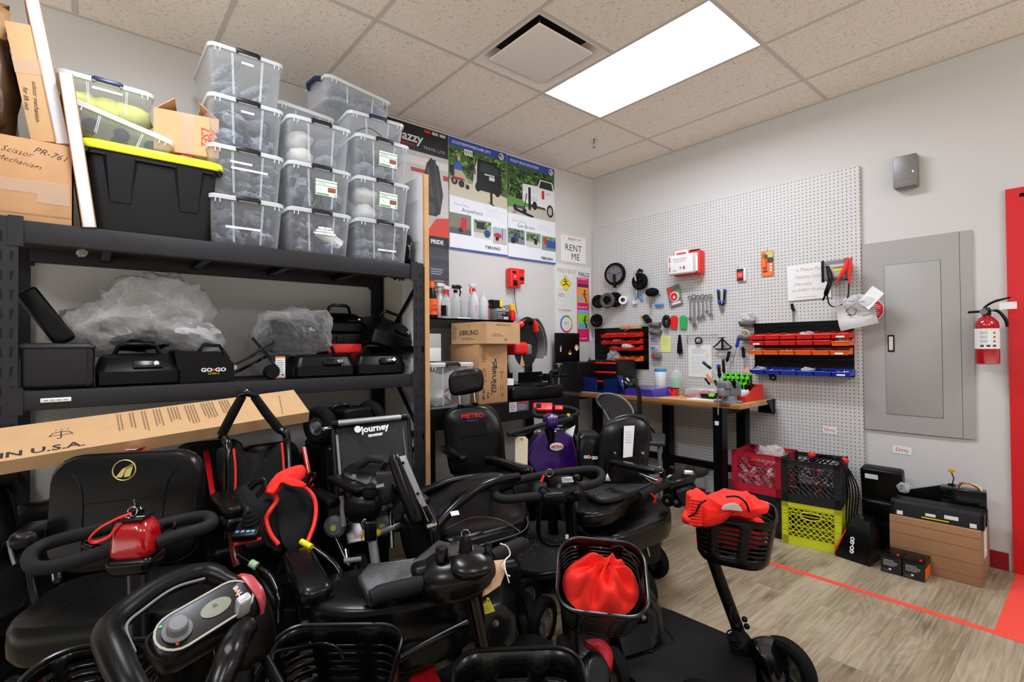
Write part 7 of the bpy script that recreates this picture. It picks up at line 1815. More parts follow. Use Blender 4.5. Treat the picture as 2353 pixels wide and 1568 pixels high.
TP([(302,1180,1.34),(270,1192,1.32),(228,1215,1.30),(205,1240,1.29),(220,1246,1.30),(252,1232,1.31),(268,1208,1.32),(285,1186,1.335)],.006,smooth=5,flat=.45).bw('strap',M_RED,t_)
G().torus(.012,.0018,frame(atd(305,1176,1.35),x=Rh,z=VB)).bw('key_ring',M_CHR,t_)

# ---------------- scooter with grey dial console (bottom left corner)
s=thing('mobility_scooter','nearest scooter at lower left, console with round dial, gauge and red end cap','mobility scooter',ground((420,1500,1.05)))
P0,P1=atd(358,1493,.97),atd(574,1362,1.12)
X_=(P1-P0).normalized();Zt=(UP*.62+VB*.78);F=frame((P0+P1)/2,x=X_,z=Zt);L=(P1-P0).length
R_=[]
for u,wv_,hv in ((-.56,.3,.35),(-.54,.62,.6),(-.5,.82,.8),(-.4,.96,.95),(0,1,1),(.4,1.12,1.25),(.52,1.05,1.35),(.58,.75,1.1),(.60,.4,.7)):
    R_.append([(u*L,x*wv_,(y-.02)*hv-.004) for x,y,_ in rrect(.096,.078,.03,5)])
G().loft(R_,M=F).bw('console_housing',M_BLKM,s,angle=50)
def stadium(hl,hw,z,n=10,x0=0): return [(x0+hl-hw+hw*math.cos(a),hw*math.sin(a),z) for a in [-PI/2+PI*k/n for k in range(n+1)]]+[(x0-hl+hw+hw*math.cos(a),hw*math.sin(a),z) for a in [PI/2+PI*k/n for k in range(n+1)]]
G().loft([stadium(L*.50,.040,.014),stadium(L*.50,.040,.019)],M=F).bw('console_face',M_BLKG,s)
G().tube(stadium(L*.50,.040,.0195),.0024,6,closed=True,M=F).bw('face_outline',mat('warm silver trim','#b8b2a4',.4),s)
Fd=F @ TR(-L*.30,0,.02)
G().lathe([(.026,0),(.026,.004),(.019,.006),(.018,.024),(.015,.027),(0,.0275)],24,Fd,cap=False).bw('speed_dial',M_GREY,s)
G().loft([[(x*1,y,z) for x,y,z in [(.030*math.cos(2*PI*k/24),.018*math.sin(2*PI*k/24),zz) for k in range(24)]] for zz in (.019,.021)],M=F @ TR(L*.10,0,0)).bw('gauge',mat('olive gauge face','#6a6a52',.3),s)
G().text('▮▮▮' if 0 else 'III',.012,F @ TR(L*.10,.004,.0215)).bw('gauge_print',M_BLK,s)
G().text('drive',.02,F @ TR(L*.36,0,.0200,rz=PI/2),bold=.0006).bw('lettering',mat('pink print','#d8a8a0',.5),s)
for x,c_ in ((-.40,mat('green lamp','#58c870',.3)),(-.36,M_RED)): G().lathe([(.003,0),(.003,.002),(0,.003)],10,F @ TR(L*x,-.025 if c_ is M_RED else .026,.019),cap=False).bw('indicator',c_,s)
R_=[[(u*L,x*wv_,(y-.02)*hv+.0) for x,y,_ in rrect(.099,.082,.03,5)] for u,wv_,hv in ((.47,1.09,1.3),(.52,1.08,1.36),(.585,.78,1.15),(.605,.42,.75))]
G().loft([[(a_,b2,max(c_,-.03)) for a_,b2,c_ in r] for r in R_],M=F).bw('end_cap',mat('dull red cap','#a83a40',.35),s)
G().rbox((0,0,0),(.028,.02,.055),.006,2,M=frame(atd(558,1392,1.06),x=X_,z=Zt)).bw('reflector',mat('silver reflector','#c8c8ce',.25,metal=.4),s)
egg(G(),(560,1445,1.12),X_,(0,0,1),(.12,.11,.17)).bw('rear_housing',M_BLKM,s,angle=60)
TP([(545,1345,1.13),(480,1318,1.14),(420,1330,1.10),(350,1362,1.04),(280,1415,.97),(248,1455,.92),(262,1500,.88),(300,1580,.84),(340,1640,.83)],[.018,.022,.024,.024,.024,.025,.025,.024,.022],seg=12,smooth=5).bw('handlebar',M_BLKM,s,angle=60)
TP([(470,1330,1.10),(400,1352,1.05),(330,1400,.985),(290,1440,.93),(310,1500,.89)],.003,seg=5,smooth=5).bw('grip_line',M_GREY,s)
TP([(570,1440,1.06),(545,1468,1.02),(528,1510,.96),(500,1580,.92),(480,1660,.9)],[.022,.026,.027,.025,.022],seg=12,smooth=4).bw('handlebar',M_BLK,s,angle=60)
G().cyl(atd(525,1490,.93),atd(524,1491,.925),.006,12).bw('screw',M_STL,s)
g0=ground((520,1500,1.0));G().tube([atd(560,1470,1.12),g0+Vector((0,0,.15))],.026,12).bw('tiller_column',M_BLKM,s)
TP([(590,1480,1.16),(650,1590,1.1)],.012).bw('strut',M_BLKM,s)
deckbase(s,g0+Vector((-.30,-.15,0)),g0,.34,z=.10,R=.09,three=True,rear_box=False)
basket(s,frame(atd(215,1535,1.06),x=hd(.25),z=UP+VB*.1),.24,.16,.18)
# ---------------- cushioned power chair at the left edge
s=thing('power_chair','dark power chair cut off by the left edge of the picture','power chair',ground((-30,1400,1.9)))
g=PF([(-90,1140,1.9),(-10,1120,1.9),(12,1190,1.88),(18,1290,1.86),(-80,1320,1.86)],VB,.09);g.bw('seat_back',M_LEA,s)
g=PF([(-100,1330,1.75),(30,1300,1.8),(42,1400,1.75),(35,1445,1.6),(-100,1480,1.6)],VB,.3);g.bw('seat_base',M_BLKM,s)
TP([(18,1245,1.86),(34,1300,1.80)],.007).bw('side_bar',M_STL,s)
for px in (-60,5):
    v=ground((px,1400,1.75));wheel_at(s,v+Vector((0,0,.11)),Rh,.11,.06)
G().rbox((0,0,0),(.3,.3,.3),.04,3,M=frame(ground((-40,1400,1.95))+Vector((0,0,.26)),x=Rh,z=UP)).bw('motor_box',M_BLKM,s)
# red-headed scooter behind the wide seat
s=thing('mobility_scooter','scooter hidden behind the emblem seat, only its red tiller top showing','mobility scooter',ground((310,1050,2.05)))
egg(G(),(310,1052,2.0),Rh,UP,(.11,.10,.07)).bw('tiller_head',M_REDG,s);G().rbox((0,0,.033),(.045,.05,.006),.002,2,M=frame(atd(312,1050,1.99),x=Rh,z=UP)).bw('badge',M_CHR,s)
G().tube([atd(310,1060,2.0),ground((310,1100,2.05))+Vector((0,0,.15))],.022,10).bw('tiller_column',M_BLKM,s)
deckbase(s,ground((310,1100,2.45)),ground((310,1100,2.08)),.30,rear_box=False,three=True)

# ---------------- folding power wheelchair with red piping
s=thing('power_wheelchair','folding power wheelchair with red piping and two black push handles','wheelchair',ground((590,1200,2.1)))
TP([(510,998,2.12),(535,950,2.1),(556,912,2.08)],[.019,.019,.017],seg=12).bw('push_handle',M_FOAM,s)
TP([(640,985,2.2),(612,950,2.15),(585,912,2.1)],[.019,.019,.017],seg=12).bw('push_handle',M_FOAM,s)
TP([(550,908,2.08),(566,902,2.08),(590,908,2.1)],.013,flat=1.3,smooth=3).bw('handle_hinge',M_BLKG,s)
TP([(508,1000,2.12),(518,1010,2.12),(524,1035,2.1),(524,1150,2.05),(526,1240,2.0)],.017,smooth=4).bw('back_post',M_BLKG,s)
TP([(640,988,2.2),(655,995,2.2),(660,1020,2.2),(664,1110,2.15),(668,1200,2.1)],.017,smooth=4).bw('back_post',M_BLKG,s)
M_NYL=mat('black nylon upholstery','#0f1010',.7,spec=.15,bump=.2,bscale=120)
g=PF([(535,1036,2.1),(560,1040,2.14),(592,1042,2.18),(620,1035,2.18),(650,1020,2.17),(655,1090,2.14),(648,1160,2.1),(540,1180,2.05)],VB,.03,k=.95);g.bw('back_sling',M_NYL,s)
g=PF([(500,1035,2.2),(524,1040,2.2),(524,1120,2.15),(516,1125,2.15),(504,1100,2.2)],VB,.03);g.bw('side_pocket',M_NYL,s)
for pts in ([(537,1032,2.07),(541,1080,2.05),(540,1130,2.03),(536,1158,2.0)],[(647,1018,2.14),(650,1050,2.12),(652,1080,2.1)]): TP(pts,.0075,smooth=3,flat=.6).bw('red_piping',mat('bright red piping','#e8281c',.5),s)
for pts in ([(474,1040,2.3),(482,1090,2.2),(490,1140,2.1)],[(698,1030,2.35),(706,1070,2.3),(716,1120,2.2)]): TP(pts,.011).bw('side_rail',M_REDG,s)
g=PF([(545,1128,1.98),(575,1110,2.0),(615,1130,2.0),(640,1150,1.96),(648,1215,1.92),(655,1262,1.9),(620,1240,1.88),(580,1190,1.9)],VB,.10);g.bw('folded_seat',M_NYL,s,angle=60)
g=PF([(645,1105,2.04),(690,1120,2.06),(722,1150,2.04),(726,1200,1.98),(708,1245,1.94),(676,1262,1.9),(650,1220,1.92)],VB,.09);g.bw('folded_seat',M_NYL,s,angle=60)
MRP=mat('bright red piping')
TP([(608,1126,1.93),(628,1136,1.92),(636,1150,1.90),(622,1172,1.87),(612,1195,1.86),(622,1228,1.85),(640,1252,1.85)],.0085,smooth=5).bw('red_piping',MRP,s)
TP([(652,1102,2.0),(692,1116,2.02),(718,1138,2.0),(726,1168,1.97),(722,1205,1.93),(706,1248,1.88)],.0085,smooth=5).bw('red_piping',MRP,s)
padbar(G(),(505,1140,2.05),(540,1178,1.85),.07,.05).bw('armrest',M_LEA,s);G().rbox((0,0,0),(.10,.07,.05),.015,2,M=frame(atd(535,1200,1.88),x=hd(-.8),z=UP)).bw('armrest_box',M_BLK,s)
padbar(G(),(722,1132,2.15),(768,1158,2.0),.06,.045).bw('armrest',M_BLKM,s)
jf=frame(atd(571,1218,1.80),x=hd(.15),z=UP+VB*.3)
G().rbox((0,0,0),(.085,.10,.03),.01,2,M=jf).bw('joystick_base',M_BLK,s)
g=G().lathe([(.028,.014),(.03,.02),(.022,.028),(.024,.034),(.016,.042),(.017,.047),(.008,.056),(.008,.062)],18,jf @ TR(0,.02,0));g.bw('joystick_boot',M_RUB,s)
G().cyl((0,.02,.06),(0,.02,.085),.003,8,M=jf).bw('joystick_pin',M_CHR,s)
for x,c_ in ((-.025,'#5878b8'),(-.008,'#8878b8'),(.01,'#5898c8'),(.026,'#48a8a8')): G().box((x,-.03,.0155),(.012,.012,.001),jf).bw('button',pmat(c_),s)
TP([(540,1252,1.80),(575,1245,1.78),(600,1238,1.8)],.006).bw('red_strap',MRP,s)
TP([(536,1215,1.9),(534,1260,1.88),(545,1300,1.86)],.014).bw('red_side_bar',mat('deep red paint'),s)
TP([(548,1275,1.8),(585,1300,1.78),(620,1325,1.75),(640,1370,1.7),(642,1430,1.68)],.013,smooth=4).bw('frame_tube',M_BLKG,s)
TP([(704,1251,1.85),(740,1275,1.82),(770,1300,1.8),(784,1330,1.78),(780,1380,1.76)],.012,smooth=4).bw('frame_tube',M_BLKG,s)
G().cyl(atd(692,1245,1.83),atd(716,1258,1.81),.011,12).bw('yellow_tag',M_YEL,s,label='yellow label sleeve')
G().cyl(atd(576,1294,1.77),atd(590,1302,1.765),.0135,12).bw('green_tag',mat('green white label','#a8d8a0',.5),s,label='green and white label sleeve')
for px,d in ((545,1.95),(675,2.15)):
    v=ground((px,1300,d));wheel_at(s,v+Vector((0,0,.15)),hd(.3),.15,.05)
for px,d in ((600,1.72),(700,1.8)):
    v=ground((px,1300,d));wheel_at(s,v+Vector((0,0,.08)),hd(.3),.08,.04)
for a_,b_ in (((545,1240,1.95),(640,1400,1.75)),((660,1270,2.05),(600,1400,1.75)),((650,1300,1.9),(740,1380,1.85))): TP([a_,b_],.012).bw('cross_brace',M_BLKM,s)
G().rbox((0,0,0),(.30,.22,.12),.02,2,M=frame(ground((610,1300,2.0))+Vector((0,0,.26)),x=hd(.2),z=UP)).bw('battery_box',M_BLKM,s)
# coral bag lying on the folded seat
t_=thing('drawstring_bag','coral red drawstring bag draped over the folded wheelchair seat','bag',atd(660,1110,1.93))
g=PF([(612,1124,1.90),(630,1098,1.92),(648,1082,1.95),(690,1070,1.98),(700,1088,1.98),(694,1104,1.97),(670,1106,1.95),(648,1108,1.92),(634,1134,1.89),(618,1128,1.88)],VB,.05,k=.8);o=g.bw('bag_body',M_REDF,t_,angle=70)
g=PF([(650,1098,1.90),(676,1102,1.93),(702,1112,1.96),(698,1120,1.95),(660,1112,1.9)],VB,.02);g.bw('bag_flap',M_REDF,t_,angle=70)
TP([(573,1122,1.88),(590,1108,1.88),(606,1106,1.88),(604,1125,1.87),(590,1140,1.87)],.006,smooth=4,flat=2).bw('strap',M_BLKM,t_)
TP([(704,1108,1.97),(712,1092,1.98),(724,1090,1.98),(720,1104,1.97),(710,1116,1.96)],.006,smooth=4,flat=2).bw('strap',M_BLKM,t_)

# ---------------- mesh-back folding power chair
s=thing('power_chair','folding power chair with mesh back and silver top bar and white lettering','power chair',ground((860,1200,2.4)))
q=[atd(768,984,2.32),atd(932,962,2.52),atd(946,1110,2.42),atd(778,1130,2.22)]
m,t,b,o=nt('black mesh fabric');M_MESH=m
b.inputs['Base Color'].default_value=lin('#161514');b.inputs['Roughness'].default_value=.8
tc=t.nodes.new('ShaderNodeTexCoord');vo=t.nodes.new('ShaderNodeTexVoronoi');vo.inputs['Scale'].default_value=160;t.links.new(tc.outputs['Object'],vo.inputs['Vector'])
r1=t.nodes.new('ShaderNodeValToRGB');r1.color_ramp.elements[0].color=lin('#050505');r1.color_ramp.elements[1].color=lin('#282624');t.links.new(vo.outputs['Distance'],r1.inputs['Fac']);t.links.new(r1.outputs[0],b.inputs['Base Color'])
g=PF(q,VB,.02,smooth=0,k=.98);g.bw('mesh_back',M_MESH,s)
Xb=(q[1]-q[0]);Zb=Xb.cross(q[2]-q[1]);Zb=Zb if Zb.dot(VB) > 0 else -Zb
g=PF([q[0]+UP*.005,q[1]+UP*.005,q[1]-UP*.055,q[0]-UP*.06],VB,.026,smooth=0,k=.98);g.bw('top_band',M_NYL,s)
G().text('journey',.042,frame(atd(862,984,2.36),x=Xb,z=Zb),bold=.0016).text('zoomer',.022,frame(atd(862,992,2.355),x=Xb,z=Zb) @ TR(0,-.014,0),bold=.0012).lathe([(0,0),(.016,0),(.016,.001),(0,.001)],18,frame(atd(822,987,2.33),x=Xb,z=Zb),cap=False).bw('lettering',M_WHITE,s)
TP([(775,973,2.30),(921,959,2.5)],.014,seg=14).bw('top_bar',M_ALU,s)
TP([(765,975,2.3),(778,974,2.3)],.018).bw('bar_end',M_BLK,s);TP([(919,959,2.5),(932,958,2.52)],.018).bw('bar_end',M_BLK,s)
for a_,b_ in (((764,975,2.32),(776,1160,2.2)),((936,960,2.55),(950,1140,2.4))): TP([a_,b_],.014).bw('back_post',M_BLKM,s)
for pts in ([(774,1000,2.3),(783,1110,2.2)],[(925,985,2.49),(938,1090,2.41)]): TP(pts,.006,flat=.5).bw('mesh_edge',M_GREY,s)
G().cyl(atd(744,986,2.27),atd(760,984,2.3),.009,10).bw('silver_knob',M_CHR,s)
# battery box with handle standing on the seat
t_=thing('battery_case','black battery case with a pointed carry handle standing on the mesh chair seat','battery case',atd(860,1120,2.15)-UP*.12)
g=PF([(795,1082,2.15),(815,1072,2.18),(905,1080,2.2),(918,1090,2.18),(922,1150,2.1),(880,1170,2.05),(815,1160,2.1)],VB,.16,smooth=2);g.bw('shell',M_BLKM,t_,angle=50)
g=PF([(866,1085,2.03),(918,1084,2.12),(922,1148,2.08),(872,1160,2.0)],VB,.05,smooth=0);g.bw('front_face',mat('charcoal plastic'),t_)
TP([(822,1072,2.12),(848,1054,2.12),(880,1056,2.12),(888,1062,2.12),(876,1078,2.12)],.012,flat=1.6).bw('carry_handle',mat('charcoal plastic'),t_)
G().cyl(atd(815,1096,2.05),atd(813,1096,2.03),.011,12).bw('lock',M_CHR,t_)
padbar(G(),(764,1098,2.1),(838,1128,1.95),.065,.028).bw('armrest',M_LEA,s)
TP([(785,1140,2.05),(790,1210,2.02)],.012).bw('armrest_post',M_GREY,s)
jf=frame(atd(852,1140,1.95),x=hd(0),z=UP)
G().lathe([(.03,0),(.032,.02),(.026,.03),(.028,.036),(.018,.042),(.008,.05)],18,jf).bw('joystick_boot',M_RUB,s);G().cyl((0,0,.05),(0,0,.075),.004,8,M=jf).bw('joystick_pin',M_CHR,s)
TP([(866,1120,1.93),(884,1117,1.93)],[.01,.012],seg=8).bw('grip_bolt',M_STL,s)
egg(G(),(835,1165,1.98),Rh,UP,(.14,.12,.12)).bw('controller_box',M_BLKM,s)
TP([(868,1330,1.92),(853,1225,1.95)],.018,seg=14).bw('frame_post',M_ALU,s)
G().rbox((0,0,0),(.045,.05,.075),.008,2,M=frame(atd(851,1218,1.94),x=hd(.3),z=UP)).bw('clamp',M_BLK,s)
TP([(845,1180,1.95),(838,1195,1.93),(832,1205,1.93),(838,1215,1.93)],.008).bw('release_lever',M_CHR,s)
TP([(864,1226,1.97),(926,1206,2.1)],.014,seg=12).bw('cross_tube',M_ALU,s);TP([(860,1227,1.962),(869,1224,1.98)],.0152,seg=12).bw('yellow_band',M_YEL,s)
TP([(830,1228,1.93),(832,1240,1.93),(846,1243,1.93)],.005,seg=6).bw('yellow_lever',mat('orange yellow lever','#e0a82c',.4),s)
g=PF([(790,1205,2.1),(840,1190,2.1),(880,1212,2.1),(870,1235,2.05),(800,1250,2.05)],VB,.02,smooth=0);g.bw('bracket_plate',M_STL,s)
for px,py in ((769,1211),(880,1208)):
    v=atd(px,py,2.05);F=frame(v,x=Rh,z=VB)
    o=G().lathe([(.0,-.02),(.042,-.02),(.045,0),(.03,.012),(0,.012)],20,F,cap=False).bw('motor_housing',M_GREY,s);G().lathe([(0,.012),(.012,.012),(.012,.018),(0,.018)],14,F,cap=False).bw('cap',mat('pale yellow cap','#c8c070',.4),o)
for a_,b_,m_ in (((770,1235,2.0),(800,1300,1.9),M_BLKG),((795,1265,1.95),(800,1300,1.9),M_CHR),((790,1290,1.9),(830,1285,1.92),M_GREY)): TP([a_,b_],.010).bw('link_bar',m_,s)
for px,d in ((800,2.0),(925,2.2),(830,2.5)):
    v=ground((px,1300,d));wheel_at(s,v+Vector((0,0,.14)),hd(.5),.14,.055)
G().rbox((0,0,0),(.36,.3,.06),.02,2,M=frame(atd(850,1190,2.25),x=hd(.3),z=UP)).bw('seat',M_NYL,s)
# drive section with two tyres under the rack
s=thing('scooter_drive_section','detached drive section with two knobbly tyres and a carry handle under the rack','scooter part',ground((800,960,2.9)))
v1,v2=atd(735,978,2.62),atd(850,960,2.95)
ax=(v2-v1);ax.z=0
wheel_at(s,v1,ax,.10,.07);wheel_at(s,v2,ax,.10,.07)
G().rbox((0,0,0),(.2,.2,.16),.02,2,M=frame((v1+v2)/2,x=ax,z=UP)).bw('motor_box',M_BLKM,s)
TP([(755,962,2.7),(768,935,2.7),(800,931,2.75),(812,950,2.78)],.010,smooth=2).bw('carry_handle',M_BLK,s)
G().rbox((0,0,0),(.34,.36,v1.z-.1),.02,2,M=Matrix.Translation(Vector(((v1+v2).x/2,(v1+v2).y/2,(v1.z-.1)/2)))).bw('crate_base',M_BLKM,s)

# ---------------- stitched-seat power chair (centre)
s=thing('power_chair','power chair with a stitched seat, folded back and one armrest swung upright','power chair',ground((1060,1230,2.15)))
def slab(pts,z,th): return [atz(px,py,z) for px,py in pts]
g=PF(slab([(950,1195),(985,1168),(1060,1150),(1150,1148),(1200,1168),(1216,1195),(1200,1225),(1120,1252),(1030,1270),(985,1240)],.47,0),UP,.11,k=.9);st=g.bw('seat_cushion',M_LEA,s,angle=60)
pl=slab([(1002,1262),(1060,1262),(1130,1246),(1200,1222),(1213,1196),(1195,1168)],.515,0)
TP(pl,.0018,seg=5,smooth=5).bw('stitching',M_GREY,st)
TP(slab([(1025,1215),(1085,1190),(1140,1192),(1170,1205),(1195,1222)],.527,0),.0012,seg=5,smooth=4).bw('stitching',M_INKG,st)
g=PF([(945,1140,2.25),(1000,1118,2.3),(1070,1102,2.35),(1130,1092,2.38),(1160,1098,2.36),(1100,1120,2.28),(1050,1150,2.2),(1010,1195,2.1),(950,1200,2.12)],VB*.5+UP,.04,k=.95);g.bw('folded_back',M_LEA,s,angle=60)
TP([(955,1140,2.2),(1000,1118,2.25),(1050,1103,2.32),(1110,1095,2.38)],.017,smooth=4).bw('back_frame',M_BLK,s)
TP([(1000,1215,2.0),(1040,1170,2.05),(1090,1128,2.12),(1140,1106,2.2),(1190,1096,2.3)],.020,smooth=5).bw('back_frame',M_BLK,s)
g=PF([(930,1170,2.1),(960,1150,2.15),(1000,1175,2.05),(1010,1215,2.0),(1000,1300,1.98),(950,1290,2.05),(925,1220,2.1)],VB,.14);g.bw('side_frame',M_BLKM,s,angle=60)
padbar(G(),(905,1045,1.98),(958,1205,1.92),.055,.05,up=hd(-.5)).bw('armrest',M_LEA,s)
g=PF([(918,1050,1.95),(932,1047,1.95),(980,1162,1.9),(968,1166,1.9)],VB,.008,smooth=0,k=.97);g.bw('armrest_bracket',M_ALU,s)
for q_ in ((926,1064,1.935),(960,1135,1.905)): G().lathe([(0,0),(.006,0),(.005,.004),(0,.004)],10,frame(atd(*q_),x=Rh,z=VB),cap=False).bw('screw',M_BLK,s)
for a_,b_ in (((966,1160,1.9),(984,1200,1.88)),((980,1160,1.91),(1000,1200,1.89))): TP([a_,b_],.005).bw('arm_link',M_BLKG,s)
TP([(980,1212,1.88),(1002,1205,1.9)],.010).bw('arm_pivot',M_CHR,s)
padbar(G(),(888,1098,2.12),(978,1160,1.98),.07,.045).bw('armrest',M_LEA,s)
for pts in ([(893,1120,2.1),(897,1200,2.05),(900,1260,2.0)],[(985,1215,1.9),(990,1270,1.9)]): TP(pts,.011).bw('armrest_post',M_BLKG,s)
c_=ground((1070,1230,2.25));G().rbox((0,0,0),(.42,.36,.26),.04,3,M=frame(c_+Vector((0,0,.27)),x=hd(.3),z=UP)).bw('power_base',M_BLKM,s)
for (u,v_) in ((-.25,-.1),(.25,-.1),(-.22,.22),(.22,.22)): wheel_at(s,c_+hd(.3)*u+hd(.3+PI/2)*v_+Vector((0,0,.11)),hd(.3),.11,.055)
G().rbox((0,0,0),(.035,.02,.002),.0008,1,M=frame(atd(1045,1180,2.02),x=hd(.5),z=VB+UP)).bw('side_label',M_PAPER,s,label='white and yellow label')

# ---------------- METRO scooter: seat with headrest, purple shroud
s=thing('mobility_scooter','purple scooter with a white oval badge on its front shroud','mobility scooter',ground((1265,1080,3.0)))
M_PUR=mat('metallic purple paint','#3c1468',.22,metal=.35,coat=.8)
g=PF([(1244,992,2.95),(1285,984,2.98),(1312,1000,2.98),(1322,1040,2.96),(1330,1100,2.95),(1262,1104,2.9),(1228,1085,2.9),(1208,1052,2.92),(1222,1016,2.94)],VB+hd(-.2)*.1,.10,smooth=1,k=.93);g.bw('front_shroud',M_PUR,s,angle=35)
g=PF([(1242,986,3.0),(1290,978,3.02),(1322,998,3.02),(1334,1060,3.0),(1338,1105,3.0),(1262,1110,3.0),(1218,1090,2.98),(1200,1052,3.0),(1216,1012,3.0)],VB,.04,smooth=2);g.bw('shroud_trim',M_BLKG,s)
Fb=frame(atd(1279,1027,2.865),x=hd(.1),z=VB)
G().loft([[(.04*math.cos(2*PI*k/24)*s_,.023*math.sin(2*PI*k/24)*s_,z_) for k in range(24)] for z_,s_ in ((-.004,1),(.002,1),(.003,.95))],M=Fb).bw('badge',M_WHITE,s);G().text('METRO',.019,Fb @ TR(0,0,.0034),bold=.0007).bw('lettering',M_INKR,s)
G().tube([(.042*math.cos(2*PI*k/24),.025*math.sin(2*PI*k/24),0) for k in range(24)],.0022,6,closed=True,M=Fb).bw('badge_rim',M_BLK,s)
egg(G(),(1265,968,2.9),hd(.2),UP,(.085,.10,.09)).bw('tiller_head',M_PUR,s,angle=60);lettering(s,'METRO',1272,958,2.84,.014,M_WHITE,X_=hd(.1),bold=.0006)
TP([(1167,999,2.75),(1255,975,2.87)],.015,seg=12).bw('handlebar',M_FOAM,s);TP([(1278,971,2.9),(1313,963,3.0)],.017,seg=12).bw('handlebar',M_FOAM,s)
TP([(1175,1003,2.8),(1205,1000,2.82),(1235,985,2.86)],.004).bw('brake_lever',M_BLK,s)
G().tube([atd(1263,985,2.92),ground((1270,1080,2.95))+Vector((0,0,.2))],.03,12).bw('tiller_column',M_BLKM,s)
deckbase(s,ground((1230,1080,3.55)),ground((1275,1080,2.95)),.34,R=.11)
t_=thing('paper_tag','cream cardboard tag hanging from the left handlebar of the purple scooter','tag',atd(1198,1005,2.78))
g=PF([(1190,1004,2.78),(1207,1004,2.78),(1213,1010,2.78),(1212,1068,2.74),(1184,1064,2.74),(1184,1010,2.78)],VB,.002,smooth=0,k=.99);g.bw('tag',mat('cream tag','#cfc4a4',.8),t_);G().torus(.005,.002,frame(atd(1199,1009,2.77),x=Rh,z=VB)).bw('eyelet',M_CARDD,t_)
o=G();puff(o,[(1300,990,2.97),(1322,978,2.98),(1312,1022,2.95),(1298,1018,2.95)],VB,.002,smooth=0,k=.99);o=o.build('hanging_paper',M_PAPER);tag(o,'white paper hanging at the right handlebar of the purple scooter','paper')
s=thing('mobility_scooter','black scooter seat with a headrest and red lettering on its back','mobility scooter',ground((1090,1090,3.1)))
g=PF([(1034,862,3.2),(1065,850,3.22),(1100,848,3.25),(1110,862,3.26),(1111,888,3.26),(1100,900,3.25),(1048,909,3.2),(1034,898,3.2)],VB,.09,k=.86);g.bw('headrest',M_LEA,s,angle=60)
TP([(1054,905,3.24),(1058,935,3.24)],.006).bw('headrest_rod',M_CHR,s);TP([(1089,900,3.28),(1092,930,3.28)],.006).bw('headrest_rod',M_CHR,s)
for q_ in ((1058,934,3.24),(1092,929,3.28)): G().lathe([(.02,0),(.022,.006),(.012,.012)],12,Matrix.Translation(atd(*q_))).bw('rod_collar',M_BLK,s)
g=PF([(1020,970,3.25),(1030,945,3.26),(1060,932,3.28),(1110,930,3.3),(1140,945,3.32),(1155,985,3.3),(1160,1040,3.28),(1155,1090,3.25),(1050,1095,3.2),(1028,1050,3.22)],VB+hd(.3)*.05,.12,k=.9);sb=g.bw('seat_back',M_LEA,s,angle=60)
TP([(1055,1008,3.175),(1085,1003,3.18),(1120,998,3.2)],.005,seg=6,flat=.5).bw('back_seam',M_BLKG,sb)
lettering(s,'METRO',1086,956,3.185,.04,M_RED,X_=hd(.28),bold=.0009,sx=1.1);lettering(s,'MOBILITY',1086,967,3.183,.016,mat('blue print','#3a4a8c',.5),X_=hd(.28),bold=.0006)
g=PF(slab([(1050,1088),(1130,1070),(1170,1085),(1180,1108),(1090,1125)],.47,0),UP,.10,k=.9);g.bw('seat_cushion',M_LEA,s,angle=60)
padbar(G(),(1018,1030,3.15),(1066,1057,2.9),.06,.045).bw('armrest',M_BLK,s)
padbar(G(),(1118,1056,2.75),(1222,1086,2.5),.07,.05).bw('armrest',M_BLKG,s)
TP([(1128,1080,2.7),(1130,1130,2.68)],.014).bw('armrest_post',M_BLKM,s)
c_=ground((1095,1100,3.15));G().tube([c_+Vector((0,0,.15)),c_+Vector((0,0,.45))],.035,14).bw('seat_post',M_BLKM,s)
deckbase(s,c_+Fh*.1,c_-Fh*.45,.36,R=.10)
s=thing('mobility_scooter','scooter standing behind the purple one, black loop handlebar holding a red meter','mobility scooter',ground((1275,1050,3.5)))
TP([(1228,944,3.1),(1240,938,3.2),(1290,936,3.3),(1322,942,3.3),(1326,952,3.25),(1300,958,3.15),(1240,957,3.05),(1228,952,3.05)],.014,closed=True,smooth=4).bw('handlebar',M_FOAM,s)
G().tube([atd(1276,955,3.2),ground((1276,1050,3.4))+Vector((0,0,.16))],.022,10).bw('tiller_column',M_BLKM,s);G().rbox((0,0,0),(.1,.07,.05),.012,2,M=frame(atd(1277,962,3.2),x=Rh,z=UP)).bw('console',M_BLK,s)
G().box((0,0,0),(.02,.012,.05),frame(atd(1306,960,3.15),x=Rh,z=UP)).bw('yellow_tag',M_YEL,s,label='yellow tag')
deckbase(s,ground((1276,1050,3.75)),ground((1276,1050,3.4)),.3,R=.09,rear_box=False)
t_=thing('multimeter','red multimeter lying across the black loop handlebar','meter',M=frame(atd(1262,939,3.15),x=hd(-.1),z=UP+VB*.6))
G().rbox((-.04,0,.01),(.12,.07,.02),.006,2).build('case',M_RED,t_);G().box((-.065,0,.021),(.03,.045,.002)).build('display',M_BLK,t_);G().lathe([(.012,.02),(.012,.024),(0,.025)],14,TR(-.02,0,0),cap=False).build('dial',M_CHR,t_);G().rbox((.06,-.005,.008),(.05,.04,.015),.005,2).build('probe_block',M_RED,t_)

